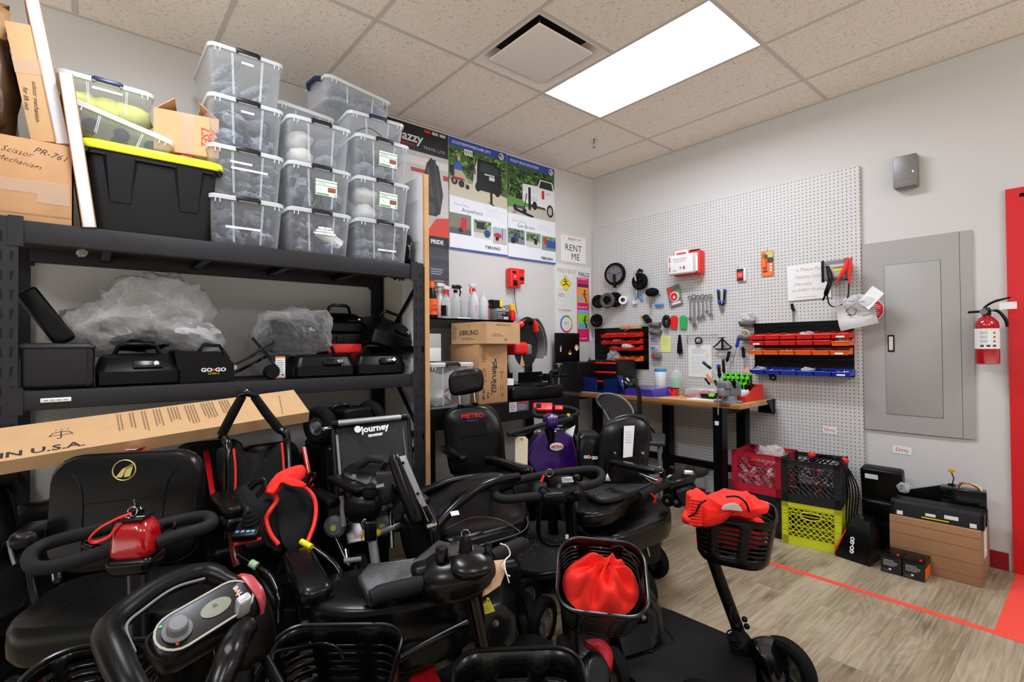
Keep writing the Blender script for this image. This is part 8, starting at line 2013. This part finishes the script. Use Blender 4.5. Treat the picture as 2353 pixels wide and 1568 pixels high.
# ---------------- scooter seat turned away (paper sheet on its back)
s=thing('mobility_scooter','scooter seen from behind with a white sheet taped on its black seat shell','mobility scooter',ground((1430,1100,2.75)))
g=PF([(1374,1118,2.72),(1372,1050,2.74),(1384,990,2.76),(1412,966,2.78),(1452,959,2.8),(1482,972,2.8),(1490,1010,2.78),(1486,1070,2.76),(1480,1116,2.72)],VB+hd(.2)*.1,.05,k=.96,smooth=4);g.bw('seat_shell',M_BLK,s,angle=60)
TP([(1376,1050,2.80),(1390,988,2.83),(1418,964,2.85),(1456,957,2.87),(1484,970,2.87),(1493,1015,2.85)],.016,smooth=4).bw('shell_edge',M_LEA,s)
g=PF([(1434,980,2.73),(1458,979,2.74),(1453,1049,2.70),(1432,1052,2.69)],VB,.003,smooth=0,k=.99);g.bw('paper_sheet',M_PAPER,s,label='white paper sheet')
F=frame(atd(1446,1010,2.708),x=hd(.05),z=VB+UP*-.05);a=Art(F);a.lines('#8a94b8',-.022,.04,.018,5,.014,.002).circ('#c04860',-.02,-.06,.006);a.build('handwriting',s)
for px in (1413,1477): G().lathe([(0,0),(.008,0),(.006,.005),(0,.006)],12,frame(atd(px,1042,2.68),x=Rh,z=VB),cap=False).bw('bolt',M_CHR,s)
g=PF([(1328,1000,2.8),(1352,992,2.85),(1378,1000,2.85),(1378,1090,2.8),(1330,1085,2.75)],VB,.14,smooth=2);g.bw('battery_box',M_BLKM,s,angle=50)
lettering(s,'GO',1349,1051,2.68,.022,M_WHITE,bold=.0014);lettering(s,'GO',1366,1053,2.685,.022,M_WHITE,bold=.0014);G().box((0,0,0),(.01,.01,.002),frame(atd(1357.5,1052,2.682),x=Rh,z=VB)).bw('red_dot',M_RED,s)
padbar(G(),(1402,1063,2.62),(1512,1084,2.42),.055,.032).bw('armrest',M_BLK,s);TP([(1404,1070,2.62),(1404,1110,2.62)],.014).bw('armrest_post',M_BLKM,s)
TP([(1470,1090,2.55),(1490,1098,2.5),(1510,1105,2.48)],.006).bw('arm_link',M_STL,s)
g=PF(slab([(1370,1112),(1480,1108),(1500,1140),(1400,1150)],.40,0),UP,.14);g.bw('seat_base',M_BLKM,s,angle=60)
deckbase(s,ground((1430,1100,2.95)),ground((1390,1100,3.35)),.34,R=.10)
G().add([(0,0,0),(.035,0,0),(.018,.04,0)],[(0,1,2)],frame(atd(1388,1106,2.6),x=Rh,z=VB)).bw('warning_sticker',M_PAPER,s,solid=.001)

# ---------------- loop-handlebar scooter (centre) with dusty deck
s=thing('mobility_scooter','black loop-handlebar scooter with a sawdust-speckled deck in the middle of the room','mobility scooter',ground((1270,1260,2.55)))
TP([(1290,1148,2.2),(1230,1142,2.18),(1165,1148,2.15),(1139,1140,2.17),(1142,1120,2.25),(1185,1106,2.32),(1250,1092,2.4),(1320,1082,2.45),(1368,1080,2.48),(1383,1092,2.45),(1376,1108,2.4),(1345,1118,2.35),(1320,1124,2.3)],.0195,seg=12,smooth=5).bw('handlebar',M_FOAM,s)
hc=atd(1298,1122,2.3)
g=G().rbox((0,0,0),(.15,.16,.10),.045,5,M=frame(hc,x=hd(.25),z=UP),fn=lambda p: (p[0]*(1-.2*p[2]/.05),p[1]*(1-.2*p[2]/.05),p[2]));g.bw('tiller_head',M_BLKM,s,angle=60)
G().rbox((0,0,0),(.11,.10,.05),.02,3,M=frame(atd(1268,1140,2.2),x=hd(.25),z=UP)).bw('control_box',M_BLKM,s)
Fb=frame(atd(1304,1103,2.21),x=hd(.15),z=VB+UP*.9);G().rbox((0,0,0),(.05,.026,.003),.0012,1,M=Fb).bw('badge',M_STL,s)
for q_ in ((1325,1098,2.25),(1326,1135,2.2)): egg(G(),q_,Rh,UP,(.035,.03,.03)).bw('control_knob',M_BLK,s)
TP([(1262,1128,2.18),(1248,1118,2.18),(1240,1126,2.18),(1248,1132,2.18)],.005,smooth=3).bw('lever',M_BLK,s)
t_=thing('key','red-tagged key on the centre loop-handlebar scooter','key',atd(1258,1095,2.15));G().torus(.016,.0014,frame(atd(1262,1087,2.18),x=Rh,z=VB)).bw('key_ring',M_CHR,t_);TP([(1250,1092,2.17),(1243,1108,2.16)],[.006,.008],seg=6,flat=.5).bw('red_tag',M_RED,t_)
TP([(1309,1150,2.28),(1313,1220,2.35),(1316,1310,2.45)],.026,seg=12).bw('tiller_column',M_BLKM,s)
TP([(1243,1140,2.2),(1238,1180,2.22),(1240,1232,2.25),(1262,1252,2.28),(1298,1250,2.32)],.011,smooth=4).bw('steering_arm',M_BLK,s)
G().box((0,0,0),(.014,.002,.02),frame(atd(1303,1234,2.30),x=Rh,z=UP)).bw('sticker',M_PAPER,s)
dk=slab([(1130,1232),(1180,1210),(1290,1205),(1340,1235),(1330,1300),(1230,1325),(1150,1300),(1120,1265)],.19,0)
g=PF(dk,UP,.05,smooth=2,k=.97);dkp=g.bw('deck',mat('black carpet','#151413',.95,bump=.4,bscale=300),s)
g=G();rnd=random.Random(3);cdk=sum(dk,Vector())/len(dk)
for k in range(70):
    p=cdk+Vector((rnd.gauss(0,.09),rnd.gauss(0,.09),.027));g.box(tuple(p),(.004+.004*rnd.random(),.003,.0015),None)
g.bw('sawdust',mat('sawdust','#b89a7c',.9),s,kind='stuff')
Y_=hd(.45)
wheel_at(s,ground((1207,1352,2.45))+Vector((0,0,.095)),hd(-.85),.095,.055,hub=mat('smoked alloy','#6c6a64',.35,metal=.5))
wheel_at(s,ground((1330,1352,2.6))+Vector((0,0,.095)),hd(-.75),.095,.055);wheel_at(s,ground((1150,1300,3.0))+Vector((0,0,.095)),hd(-.75),.095,.055);wheel_at(s,ground((1290,1300,3.1))+Vector((0,0,.095)),hd(-.75),.095,.055)
g=PF([(1180,1300,2.85),(1260,1305,2.8),(1340,1300,2.8),(1345,1350,2.75),(1260,1355,2.75),(1190,1345,2.8)],VB,.2);g.bw('chassis',M_BLKM,s,angle=60)
TP([(1190,1325,2.42),(1250,1320,2.38),(1300,1312,2.38)],.012,smooth=3).bw('fender_edge',M_BLK,s)

# ---------------- folded travel scooter by the bench
s=thing('travel_scooter','folded black travel scooter with a pouch on its seat, tiller laid over to the right','mobility scooter',ground((1430,1220,2.75)))
g=PF(slab([(1322,1225),(1330,1200),(1400,1175),(1470,1160),(1520,1165),(1541,1185),(1535,1215),(1480,1240),(1430,1258),(1380,1256),(1335,1245)],.36,0),UP,.11,k=.93);st=g.bw('seat_cushion',M_LEA,s,angle=60)
TP(slab([(1345,1232),(1385,1243),(1432,1243),(1485,1226),(1525,1205),(1530,1185)],.415,0),.003,smooth=4).bw('seat_seam',M_BLKM,st)
g=PF(slab([(1320,1165),(1350,1140),(1420,1120),(1480,1110),(1490,1122),(1450,1145),(1430,1175),(1390,1195),(1330,1195)],.50,0),UP,.07,k=.92);g.bw('folded_back',M_LEA,s,angle=60)
g=PF(slab([(1345,1133),(1400,1112),(1440,1106),(1485,1110),(1495,1118),(1440,1140),(1398,1152),(1370,1150)],.555,0),UP,.03,k=.92,smooth=2);g.bw('pouch',mat('black pouch','#1c1c1c',.55,bump=.3,bscale=40),s,angle=60)
for px,py in ((1367,1137),(1400,1128)): G().lathe([(0,0),(.008,0),(.007,.004),(0,.005)],10,Matrix.Translation(atz(px,py,.575)),cap=False).bw('snap',M_CHR,s)
TP([(1470,1140,2.5),(1500,1126,2.55),(1535,1110,2.62)],[.022,.024,.02],seg=12).bw('grip',M_FOAM,s,angle=60);TP([(1590,1092,2.7),(1608,1088,2.75),(1621,1084,2.78)],[.02,.024,.02],seg=12).bw('grip',M_FOAM,s,angle=60)
g=PF([(1520,1112,2.66),(1545,1090,2.7),(1568,1078,2.72),(1592,1080,2.74),(1600,1096,2.72),(1588,1112,2.68),(1550,1122,2.64)],VB+UP,.08);g.bw('tiller_head',M_BLK,s,angle=60)
g=PF([(1545,1118,2.7),(1592,1108,2.74),(1596,1140,2.72),(1585,1165,2.7),(1560,1155,2.68)],VB,.10);g.bw('head_neck',M_BLKM,s,angle=60)
Fb=frame(atd(1583,1086,2.64),x=hd(-.3),z=VB+UP);G().rbox((0,0,0),(.045,.022,.003),.001,1,M=Fb).bw('badge',M_STL,s)
for q_ in ((1523,1088,2.6),(1545,1080,2.62)): G().lathe([(.016,-.02),(.016,.012),(.01,.018),(0,.018)],14,Matrix.Translation(atd(*q_)),cap=False).bw('control_knob',M_BLKM,s)
for q_ in ((1556,1152,2.68),(1535,1150,2.75)): wheel_at(s,atd(*q_),hd(.9),.035,.03,spokes=3,name='caster')
TP([(1490,1100,2.58),(1475,1092,2.56),(1500,1110,2.56),(1515,1108,2.6)],.004,smooth=3).bw('brake_lever',M_STL,s)
t_=thing('key','red-tagged key on the folded travel scooter','key',atd(1512,1095,2.55));G().torus(.015,.0014,frame(atd(1517,1080,2.58),x=Rh,z=VB)).bw('key_ring',M_CHR,t_);G().box((0,0,0),(.022,.008,.022),frame(atd(1509,1104,2.55),x=Rh,z=VB)).bw('red_tag',M_RED,t_)
TP([(1496,1135,2.5),(1506,1145,2.5),(1503,1155,2.5)],.009,seg=6,flat=.5).bw('red_strap',M_RED,s)
g=PF([(1440,1262,2.68),(1490,1247,2.72),(1492,1254,2.72),(1445,1270,2.67)],VB,.04,smooth=0);g.bw('red_bumper',mat('red bumper','#c01c28',.3),s)
wheel_at(s,ground((1505,1262,2.85))+Vector((0,0,.09)),hd(.5),.09,.06);wheel_at(s,ground((1400,1262,2.6))+Vector((0,0,.09)),hd(.5),.09,.06)
wheel_at(s,ground((1350,1262,3.0))+Vector((0,0,.08)),hd(.5),.08,.05);wheel_at(s,ground((1460,1262,3.2))+Vector((0,0,.08)),hd(.5),.08,.05)
TP([(1484,1250,2.7),(1492,1280,2.68)],.006).bw('anti_tip_bar',M_CHR,s);v=ground((1495,1280,2.68));wheel_at(s,v+Vector((0,0,.03)),hd(.5),.028,.02,spokes=3,name='anti_tip_wheel')
G().rbox((0,0,0),(.34,.34,.16),.03,2,M=frame(ground((1420,1240,2.82))+Vector((0,0,.20)),x=hd(.5),z=UP)).bw('battery_box',M_BLKM,s)

# ---------------- scooter with tagged handlebar (foreground centre)
s=thing('mobility_scooter','foreground black scooter with rounded tiller head, round-ended grips and folded vinyl seat','mobility scooter',ground((950,1450,1.85)))
g=G();hc=atd(1052,1318,1.47)
Fh2=frame(hc,x=hd(.33)+UP*.13,z=UP+VB*.15)
egg(g,hc,hd(.33)+UP*.13,UP+VB*.15,(.235,.17,.135),n=14,pw=.85);g.bw('tiller_head',M_BLK,s,angle=70)
egg(G(),(1085,1300,1.40),hd(.33),UP+VB*.5,(.12,.09,.05),n=12,pw=.9).bw('head_dome',M_BLK,s,angle=70)
G().rbox((0,0,0),(.10,.07,.045),.02,3,M=frame(atd(985,1308,1.46),x=hd(.33)+UP*.13,z=UP)).bw('grip_mount',M_BLKM,s)
G().loft([[(x*s_,y*s_,z_) for x,y,_ in rrect(.11,.05,.02)] for z_,s_ in ((-.01,1),(.006,1),(.008,.9))],M=frame(atd(1045,1268,1.46),x=hd(.33),z=UP+VB*.3)).bw('control_panel',mat('dark panel','#28231f',.4),s)
TP([(976,1338,1.42),(940,1348,1.40),(880,1362,1.37),(856,1372,1.355),(847,1376,1.35)],[.021,.0225,.022,.019,.010],seg=14,smooth=3).bw('grip',M_FOAM,s,angle=60)
TP([(1128,1282,1.50),(1160,1268,1.54),(1195,1252,1.58),(1210,1248,1.60)],[.021,.0225,.021,.012],seg=14,smooth=3).bw('grip',M_FOAM,s,angle=60)
for q_,r_2,m_ in (((1015,1272,1.43),.018,M_BLK),((1122,1262,1.44),.011,M_BLK)):
    G().lathe([(r_2,-.02),(r_2,.012),(r_2*.8,.018),(0,.019)],18,Matrix.Translation(atd(*q_)),cap=False).bw('speed_dial',m_,s)
Fk=Matrix.Translation(atd(1070,1256,1.44));G().lathe([(.022,-.02),(.019,-.004),(.017,.014),(.009,.03),(0,.034)],18,Fk,cap=False).bw('key_cap',M_BLKM,s);G().lathe([(.0195,-.02),(.024,-.018),(.024,-.012),(.019,-.01)],18,Fk @ TR(0,0,-.004)).bw('key_collar',M_CHR,s)
G().torus(.012,.0015,frame(Fk.translation+Vector((0,0,.035)),x=Rh,z=VB)).bw('key_ring',M_CHR,s)
TP([(1083,1355,1.49),(1103,1450,1.56),(1122,1545,1.63)],[.026,.024,.024],seg=14).bw('tiller_column',M_BLKG,s)
g=PF(slab([(700,1400),(720,1375),(800,1352),(900,1340),(1040,1345),(1100,1330),(1120,1345),(1060,1400),(960,1430),(850,1450),(760,1450),(705,1430)],.46,0),UP,.13,k=.93);g.bw('folded_back',M_LEA,s,angle=60)
g=PF(slab([(760,1450),(900,1440),(1050,1400),(1085,1430),(1050,1465),(940,1505),(840,1500),(760,1490)],.36,0),UP,.12,k=.93);st=g.bw('seat_cushion',M_LEA,s,angle=60)
TP(slab([(905,1520),(960,1490),(1020,1458),(1072,1432)],.425,0),.012,smooth=4).bw('seat_edge_roll',M_LEA,st)
g=PF([atz(px,py,z) for px,py,z in ((822,1335,.60),(846,1306,.61),(905,1300,.62),(958,1292,.63),(1010,1250,.65),(1036,1256,.65),(1032,1300,.63),(985,1325,.61),(940,1345,.60),(900,1362,.58),(848,1388,.56))],UP,.03,k=.93,smooth=1);g.bw('draped_pouch',M_LEAG,s,angle=50,label='worn grey vinyl pouch')
g=PF(slab([(830,1345),(850,1320),(960,1310),(1030,1290),(1040,1330),(960,1360),(860,1385)],.54,0),UP,.07);g.bw('seat_hinge_pad',M_LEA,s,angle=60)
padbar(G(),(680,1275,1.80),(732,1378,1.55),.105,.065).bw('armrest',M_BLK,s,angle=60)
TP([(680,1310,1.85),(690,1400,1.82),(700,1480,1.8)],.016).bw('armrest_post',M_BLKM,s)
bt=G();puff(bt,[(1100,1375,1.95),(1150,1355,2.0),(1185,1385,2.0),(1188,1440,1.95),(1160,1462,1.9),(1110,1480,1.85),(1098,1420,1.88)],VB,.20,smooth=1,k=.94);bt.bw('battery_box',M_BLK,s,angle=50)
a=Art(frame(atd(1117,1392,1.835),x=hd(.2),y=UP+Fh*.5));a.poly('#e4d424',[(-.025,.03),(.012,.025),(.032,-.022),(-.018,-.03)]).text('#3a3410','CITY',.014,-.0,.012,bold=.0004).lines('#7a7020',-.012,-.002,.015,3,.007,.002);a.build('yellow_label',s)
G().lathe([(0,0),(.012,0),(.012,.006),(0,.008)],14,frame(atd(1139,1433,1.80),x=Rh,z=VB),cap=False).bw('charge_port',M_STL,s)
dk=slab([(930,1640),(1000,1560),(1140,1490),(1230,1470),(1290,1520),(1250,1640)],.14,0)
g=PF(dk,UP,.05,smooth=2,k=.97);g.bw('deck',mat('black rubber mat','#0f0f0f',.8,spec=.15,bump=.6,bscale=150),s)
c_=ground((880,1450,2.05))
for q_ in ((760,1450,1.95),(1040,1450,2.15)): wheel_at(s,ground(q_)+Vector((0,0,.11)),hd(.3),.11,.06)
for q_ in ((1000,1500,1.5),(1210,1500,1.62)): wheel_at(s,ground(q_)+Vector((0,0,.09)),hd(.3),.09,.05)
G().rbox((0,0,0),(.42,.34,.2),.03,2,M=frame(c_+Vector((0,0,.22))+Fh*-.05,x=hd(.3),z=UP)).bw('rear_shroud',M_BLKM,s)
basket(s,frame(atd(1195,1590,1.25),x=hd(.05),z=UP+VB*.12),.34,.30,.20,bands=4,top=.08)
t_=thing('paper_tag','tan paper tag tied with white string to the right grip of the foreground scooter','tag',atd(1130,1280,1.45))
g=G();P_=[[(1122,1290,1.46),(1160,1286,1.48)],[(1118,1320,1.45),(1160,1318,1.46)],[(1112,1350,1.43),(1150,1345,1.43)],[(1108,1372,1.41),(1120,1366,1.40)]]
g.loft([[W3(q) for q in r] for r in P_],cap=False,closed=False);g.bw('tag',mat('tan tag','#c8a07c',.8),t_,solid=.001)
TP([(1150,1250,1.46),(1165,1256,1.49),(1172,1275,1.49),(1160,1290,1.47),(1163,1318,1.45),(1172,1325,1.45)],.002,smooth=5).tube([W3(q) for q in ((1160,1290,1.47),(1154,1302,1.46),(1162,1312,1.46),(1170,1340,1.45))],.0018,5).bw('string',M_PAPER,t_)

# ---------------- basket scooters at the bottom edge
s=thing('mobility_scooter','scooter at the bottom edge showing a large slotted basket and a red fender tip','mobility scooter',ground((760,1600,1.25)))
basket(s,frame(atd(752,1530,1.34),x=hd(.0),z=UP+VB*.22),.36,.29,.21,bands=5,top=.05)
TP([(625,1520,1.25),(632,1500,1.28),(680,1490,1.34),(740,1480,1.42),(775,1490,1.42),(790,1520,1.36)],.005,smooth=4).bw('basket_strap',M_BLK,s)
egg(G(),(700,1437,1.50),Rh,UP,(.03,.03,.03)).bw('basket_bolt',M_BLKM,s)
c_=ground((870,1700,1.42));G().tube([atd(900,1560,1.5),c_+Vector((0,0,.16))],.022,10).bw('tiller_column',M_BLKM,s)
g=PF([(940,1568,1.62),(965,1545,1.66),(992,1530,1.68),(1005,1550,1.66),(1020,1600,1.6),(960,1620,1.56)],VB+UP,.05);g.bw('fender',mat('red fender paint','#b81420',.3,coat=.5),s,angle=60)
wheel_at(s,ground((975,1600,1.66))+Vector((0,0,.10)),hd(.4),.10,.055);wheel_at(s,ground((760,1600,1.5))+Vector((0,0,.10)),hd(.4),.10,.055)
deckbase(s,c_-Fh*.35,c_+Fh*.05,.32,R=.09,rear_box=False,wheels=False)
# K: basket with coral bag
s=thing('mobility_scooter','scooter with a red-tipped front fender whose basket holds a bundled coral bag','mobility scooter',ground((1300,1500,1.75)))
Fk=frame(atd(1383,1322,1.66),x=hd(-.12)+UP*-.06,z=UP*.80+VB*.60)
basket(s,Fk,.29,.255,.20,bands=7,taper=.84)
for q_ in ((-.09,.11),(.0,.118)): G().lathe([(0,0),(.005,0),(.004,.003),(0,.003)],8,Fk @ TR(q_[0],q_[1],-.03,rx=PI/2),cap=False).bw('rivet',mat('brass rivet','#a87848',.4,metal=.6),s)
G().tube([atd(1305,1400,1.72),atd(1318,1545,1.75)],.026,12).bw('tiller_column',M_BLKM,s)
g=PF([(1278,1480,1.66),(1290,1464,1.66),(1312,1475,1.66),(1314,1510,1.64),(1302,1530,1.63),(1284,1510,1.64)],VB,.05);g.bw('bellows',M_RUB,s,angle=60)
c_=ground((1320,1560,1.72))
G().lathe([(.035,0),(.035,.012),(.028,.02)],18,Matrix.Translation(atd(1318,1548,1.7))).bw('steering_collar',M_CHR,s)
g=PF([(1342,1478,1.78),(1375,1474,1.84),(1395,1485,1.84),(1408,1510,1.82),(1404,1545,1.76),(1385,1540,1.74),(1370,1500,1.76)],VB*.7+UP,.05);g.bw('fender',mat('red fender paint'),s,angle=60)
g=PF([(1340,1520,1.72),(1370,1500,1.76),(1400,1545,1.74),(1395,1600,1.68),(1345,1610,1.65)],VB*.7+UP,.06);g.bw('fender_body',M_BLK,s,angle=60)
wheel_at(s,ground((1412,1540,1.84))+Vector((0,0,.10)),hd(.35),.10,.055);wheel_at(s,ground((1250,1540,1.74))+Vector((0,0,.10)),hd(.35),.10,.055)
wheel_at(s,ground((1247,1435,2.2))+Vector((0,0,.105)),hd(-.55),.105,.055,hub=mat('light alloy rim','#9a9a9a',.3,metal=.6));wheel_at(s,ground((1400,1435,2.4))+Vector((0,0,.10)),hd(-.55),.10,.055)
g=PF(slab([(1310,1420),(1400,1390),(1420,1440),(1400,1510),(1330,1530),(1300,1480)],.16,0),UP,.06,smooth=2);g.bw('deck',M_BLKM,s)
t_=thing('drawstring_bag','coral red drawstring bag bundled inside the front basket','bag',M=Fk)
def folds(u,v_,R=1):
    x,y=u*2-1,v_*2-1;r=math.hypot(x,y);a=math.atan2(y-.25,x-.15)
    return .030*math.sin(a*5+r*3)*min(1,r*1.5)+.018*math.sin(a*9-r*6+1)+.014*mnoise.noise(Vector((x*2.2,y*2.2,3)))
NU=48
def bagsurf(u,v_):
    x,y=(u*2-1),(v_*2-1);q=max(abs(x),abs(y));r=math.hypot(x,y)
    k=q/r if r > 1e-6 else 1;xx,yy=x*k,y*k                       # disc mapping
    rr=math.hypot(xx,yy)
    return (xx*.128,yy*.108,.035*(1-rr**2)+folds(u,v_)*(1-rr**4)-.055*rr**4+.006)
G().sheet(bagsurf,NU,NU,TR(0,0,-.02)).build('bag_body',M_REDF,t_,angle=70)
G().blob((0,0,-.10),(.22,.18,.14),8,.05,2,4).build('bag_lower',M_REDF,t_,angle=70)
G().tube([(.03,.085,.03),(.07,.095,.02),(.11,.05,.005),(.125,-.02,-.01)],.003,6,smooth=4).build('drawstring',M_BLKM,t_)

# L: right-hand scooter with basket and red bag
s=thing('mobility_scooter','long black scooter on open floor, slanting tiller with side-slotted basket on top','mobility scooter',ground((1600,1480,2.1)))
Fl=frame(atd(1688,1168,1.93),x=hd(-.42)+UP*-.05,z=UP*.98+VB*.14)
basket(s,Fl,.285,.21,.195,bands=7,taper=.87)
TP([(1604,1185,1.97),(1625,1250,1.97),(1660,1350,1.96),(1690,1430,1.95),(1710,1490,1.94)],[.018,.021,.023,.023,.025],seg=14).bw('tiller_column',M_BLKM,s)
g=PF([(1596,1180,1.97),(1640,1172,1.95),(1648,1260,1.94),(1626,1268,1.95)],VB,.035);g.bw('basket_bracket',M_BLK,s)
TP([(1680,1395,1.93),(1678,1415,1.92),(1686,1432,1.92),(1696,1440,1.93)],.004,smooth=3).bw('brake_cable',M_BLK,s)
for q_ in ((1711,1424,1.93),(1716,1440,1.93),(1693,1440,1.92)): egg(G(),q_,Rh,UP,(.02,.02,.02)).bw('bolt',M_BLKM,s)
TP([(1685,1462,1.90),(1702,1478,1.90),(1712,1505,1.90),(1716,1530,1.90)],[.022,.042,.036,.022],seg=16,smooth=3).bw('bellows',M_RUB,s,angle=20)
g=G()
for k in range(8): u=k/7;p=atd(1690+22*u,1462+58*u,1.90);g.torus(.036-.008*abs(u-.4)*2,.003,frame(p,x=Rh,z=Vector((.3,0,-1))))
g.bw('bellows_rib',M_RUB,s)
G().lathe([(.03,-.03),(.034,-.01),(.034,.0),(.026,.006)],20,Matrix.Translation(atd(1718,1540,1.9))).bw('steering_collar',M_CHR,s)
g=PF([(1722,1478,1.86),(1745,1462,1.9),(1772,1468,1.92),(1796,1500,1.9),(1804,1545,1.84),(1800,1600,1.8),(1775,1600,1.78),(1750,1530,1.8)],VB*.8+UP*.5,.09);g.bw('front_fender',M_BLKG,s,angle=60)
fwv=ground((1806,1540,1.86));wheel_at(s,fwv+Vector((0,0,.11)),hd(.55),.11,.055,hub=mat('olive hub','#3c3d30',.5));wheel_at(s,ground((1620,1560,1.62))+Vector((0,0,.11)),hd(.55),.11,.055)
g=PF(slab([(1405,1470),(1425,1420),(1500,1400),(1545,1415),(1700,1482),(1735,1540),(1740,1620),(1600,1640),(1480,1600),(1420,1540)],.13,0),UP,.05,k=.97,smooth=1);dk_=g.bw('deck',mat('ribbed black deck','#0f0e0d',.6,spec=.15,bump=.2,bscale=90),s)
TP(slab([(1440,1462),(1510,1436),(1545,1468),(1540,1476),(1478,1500),(1440,1470)],.157,0),.0018,smooth=3,closed=True).bw('deck_panel_line',M_BLKG,dk_)
g=PF([(1398,1400,2.0),(1440,1368,2.04),(1478,1350,2.08),(1508,1375,2.08),(1513,1432,2.04),(1485,1462,1.98),(1420,1482,1.93)],VB,.18,smooth=1,k=.94);g.bw('battery_box',M_BLK,s,angle=50)
F=frame(atd(1465,1422,1.885),x=hd(.25),z=VB);G().rbox((0,0,0),(.085,.045,.006),.0025,1,M=F).bw('charge_panel',M_BLKM,s);G().lathe([(0,0),(.010,0),(.010,.012),(0,.014)],14,F @ TR(.02,.004,.002),cap=False).bw('charge_port',M_STL,s)
for q_ in ((1480,1420,2.5),(1400,1420,2.3)): wheel_at(s,ground(q_)+Vector((0,0,.10)),hd(.28),.10,.055)
g=PF([(1690,1530,1.88),(1740,1525,1.9),(1790,1575,1.86),(1770,1640,1.8),(1680,1640,1.78)],UP,.06,smooth=2);g.bw('front_chassis',M_BLKG,s,angle=50)
# red bag draped on it
t_=thing('drawstring_bag','coral red drawstring bag hanging over the left edge of the slanting tiller basket','bag',Fl.translation)
out_=[(1578,1205),(1588,1180),(1590,1142),(1612,1134),(1640,1146),(1690,1134),(1730,1143),(1768,1160),(1772,1176),(1740,1188),(1700,1180),(1660,1185),(1632,1206),(1605,1214)]
P_=[atd(px,py,1.86+.03*math.sin(px*.02)) for px,py in out_];P_=catmull(P_,4,True);c_=sum(P_,Vector())/len(P_)
R_=[]
for j in range(10):
    u=j/9;z_=-.06+.13*math.sin(u*PI/2)
    s_=math.cos(u*PI/2)**.55 if j < 9 else .02
    ring_=[]
    for i,p in enumerate(P_):
        q=c_+(p-c_)*s_;f_=.006*math.sin(i*1.1+u*4)+.004*math.sin(i*2.7+u*9)
        ring_.append(q+VB*(z_+f_)+UP*(f_+.01*u))
    R_.append(ring_)
G().loft(R_).bw('bag_body',M_REDF,t_,angle=70)
g=G()
for k in range(9):
    py=1148+k*7;tubep(g,[(1588-.3*k,py,1.83),(1602,py+2,1.80),(1612,py+3,1.79)],[.005,.007,.004],seg=6)
g.bw('gathers',M_REDF,t_,angle=70)
g=PF([(1658,1171,1.775),(1668,1160,1.775),(1690,1157,1.775),(1703,1168,1.775),(1704,1175,1.775),(1680,1172,1.775)],VB,.004,k=.97);g.bw('reflective_patch',mat('silver reflective patch','#b8b4b0',.4),t_,label='grey reflective patch')
TP([(1582,1188,1.80),(1598,1180,1.785),(1608,1160,1.785),(1622,1150,1.79)],.0035,smooth=4).bw('drawstring',M_BLKM,t_)
TP([(1668,1142,1.80),(1695,1142,1.785),(1715,1158,1.775),(1722,1182,1.80)],.0035,smooth=4).bw('drawstring',M_BLKM,t_)

# ---------------- spare seats and covers stored under the rack
for k,(x,y,z,w_,h_,rz,rx,lb) in enumerate((
        (-4.16,-.34,.33,.30,.62,.3,.12,'tall dark seat back stored under the rack at its left end'),
        (-3.86,-.22,.25,.40,.50,0,.15,'dark spare seat leaning on the wall behind the emblem seat'),
        (-3.52,-.28,.42,.34,.80,-.1,.1,'tall black seat back behind the wheelchair push handles'),
        (-3.20,-.24,.38,.34,.74,.1,.12,'black spare seat back behind the folded wheelchair seat'),
        (-2.86,-.20,.35,.32,.68,0,.1,'black seat back behind the mesh-backed chair'),
        (-2.56,-.26,.30,.22,.58,.2,.1,'narrow black seat back by the right rack post'))):
    t_=thing('spare_seat',lb,'seat',(x,y,0),rz)
    pillow(G(),w_,h_,.10,.08,TR(0,0,h_/2+.012,rx=PI/2-rx)).build('cushion',M_LEA,t_)
    G().rbox((0,.06,h_*.35),(w_*.6,.02,h_*.68),.006,1).build('back_plate',M_BLKM,t_)
o=G().blob((0,0,0),(.2,.16,.16),9,.15,2.4,33).build('green_pouch',mat('olive net','#46502e',.8));place(o,TR(-3.99,-.62,.48));tag(o,'olive green pouch hanging beside the emblem seat armrest','pouch')
t_=thing('stored_scooter','black scooter shroud with wheels stored low under the rack','scooter part',(-3.4,-.55,0))
G().rbox((0,0,.22),(.42,.3,.28),.06,3).build('shroud',M_BLKM,t_)
for s_ in (-1,1): wheel_at(t_,Vector((-3.4+s_*.24,-.55,.11)),(1,0,0),.11,.05)

o=G().blob((0,0,-.08),(.235,.165,.15),10,.06,2,8).build('bag_lower',M_REDF,angle=70);place(o,Fl);o.name='drawstring_bag';tag(o,'lower part of a coral red bag filling the slanting tiller basket','bag')
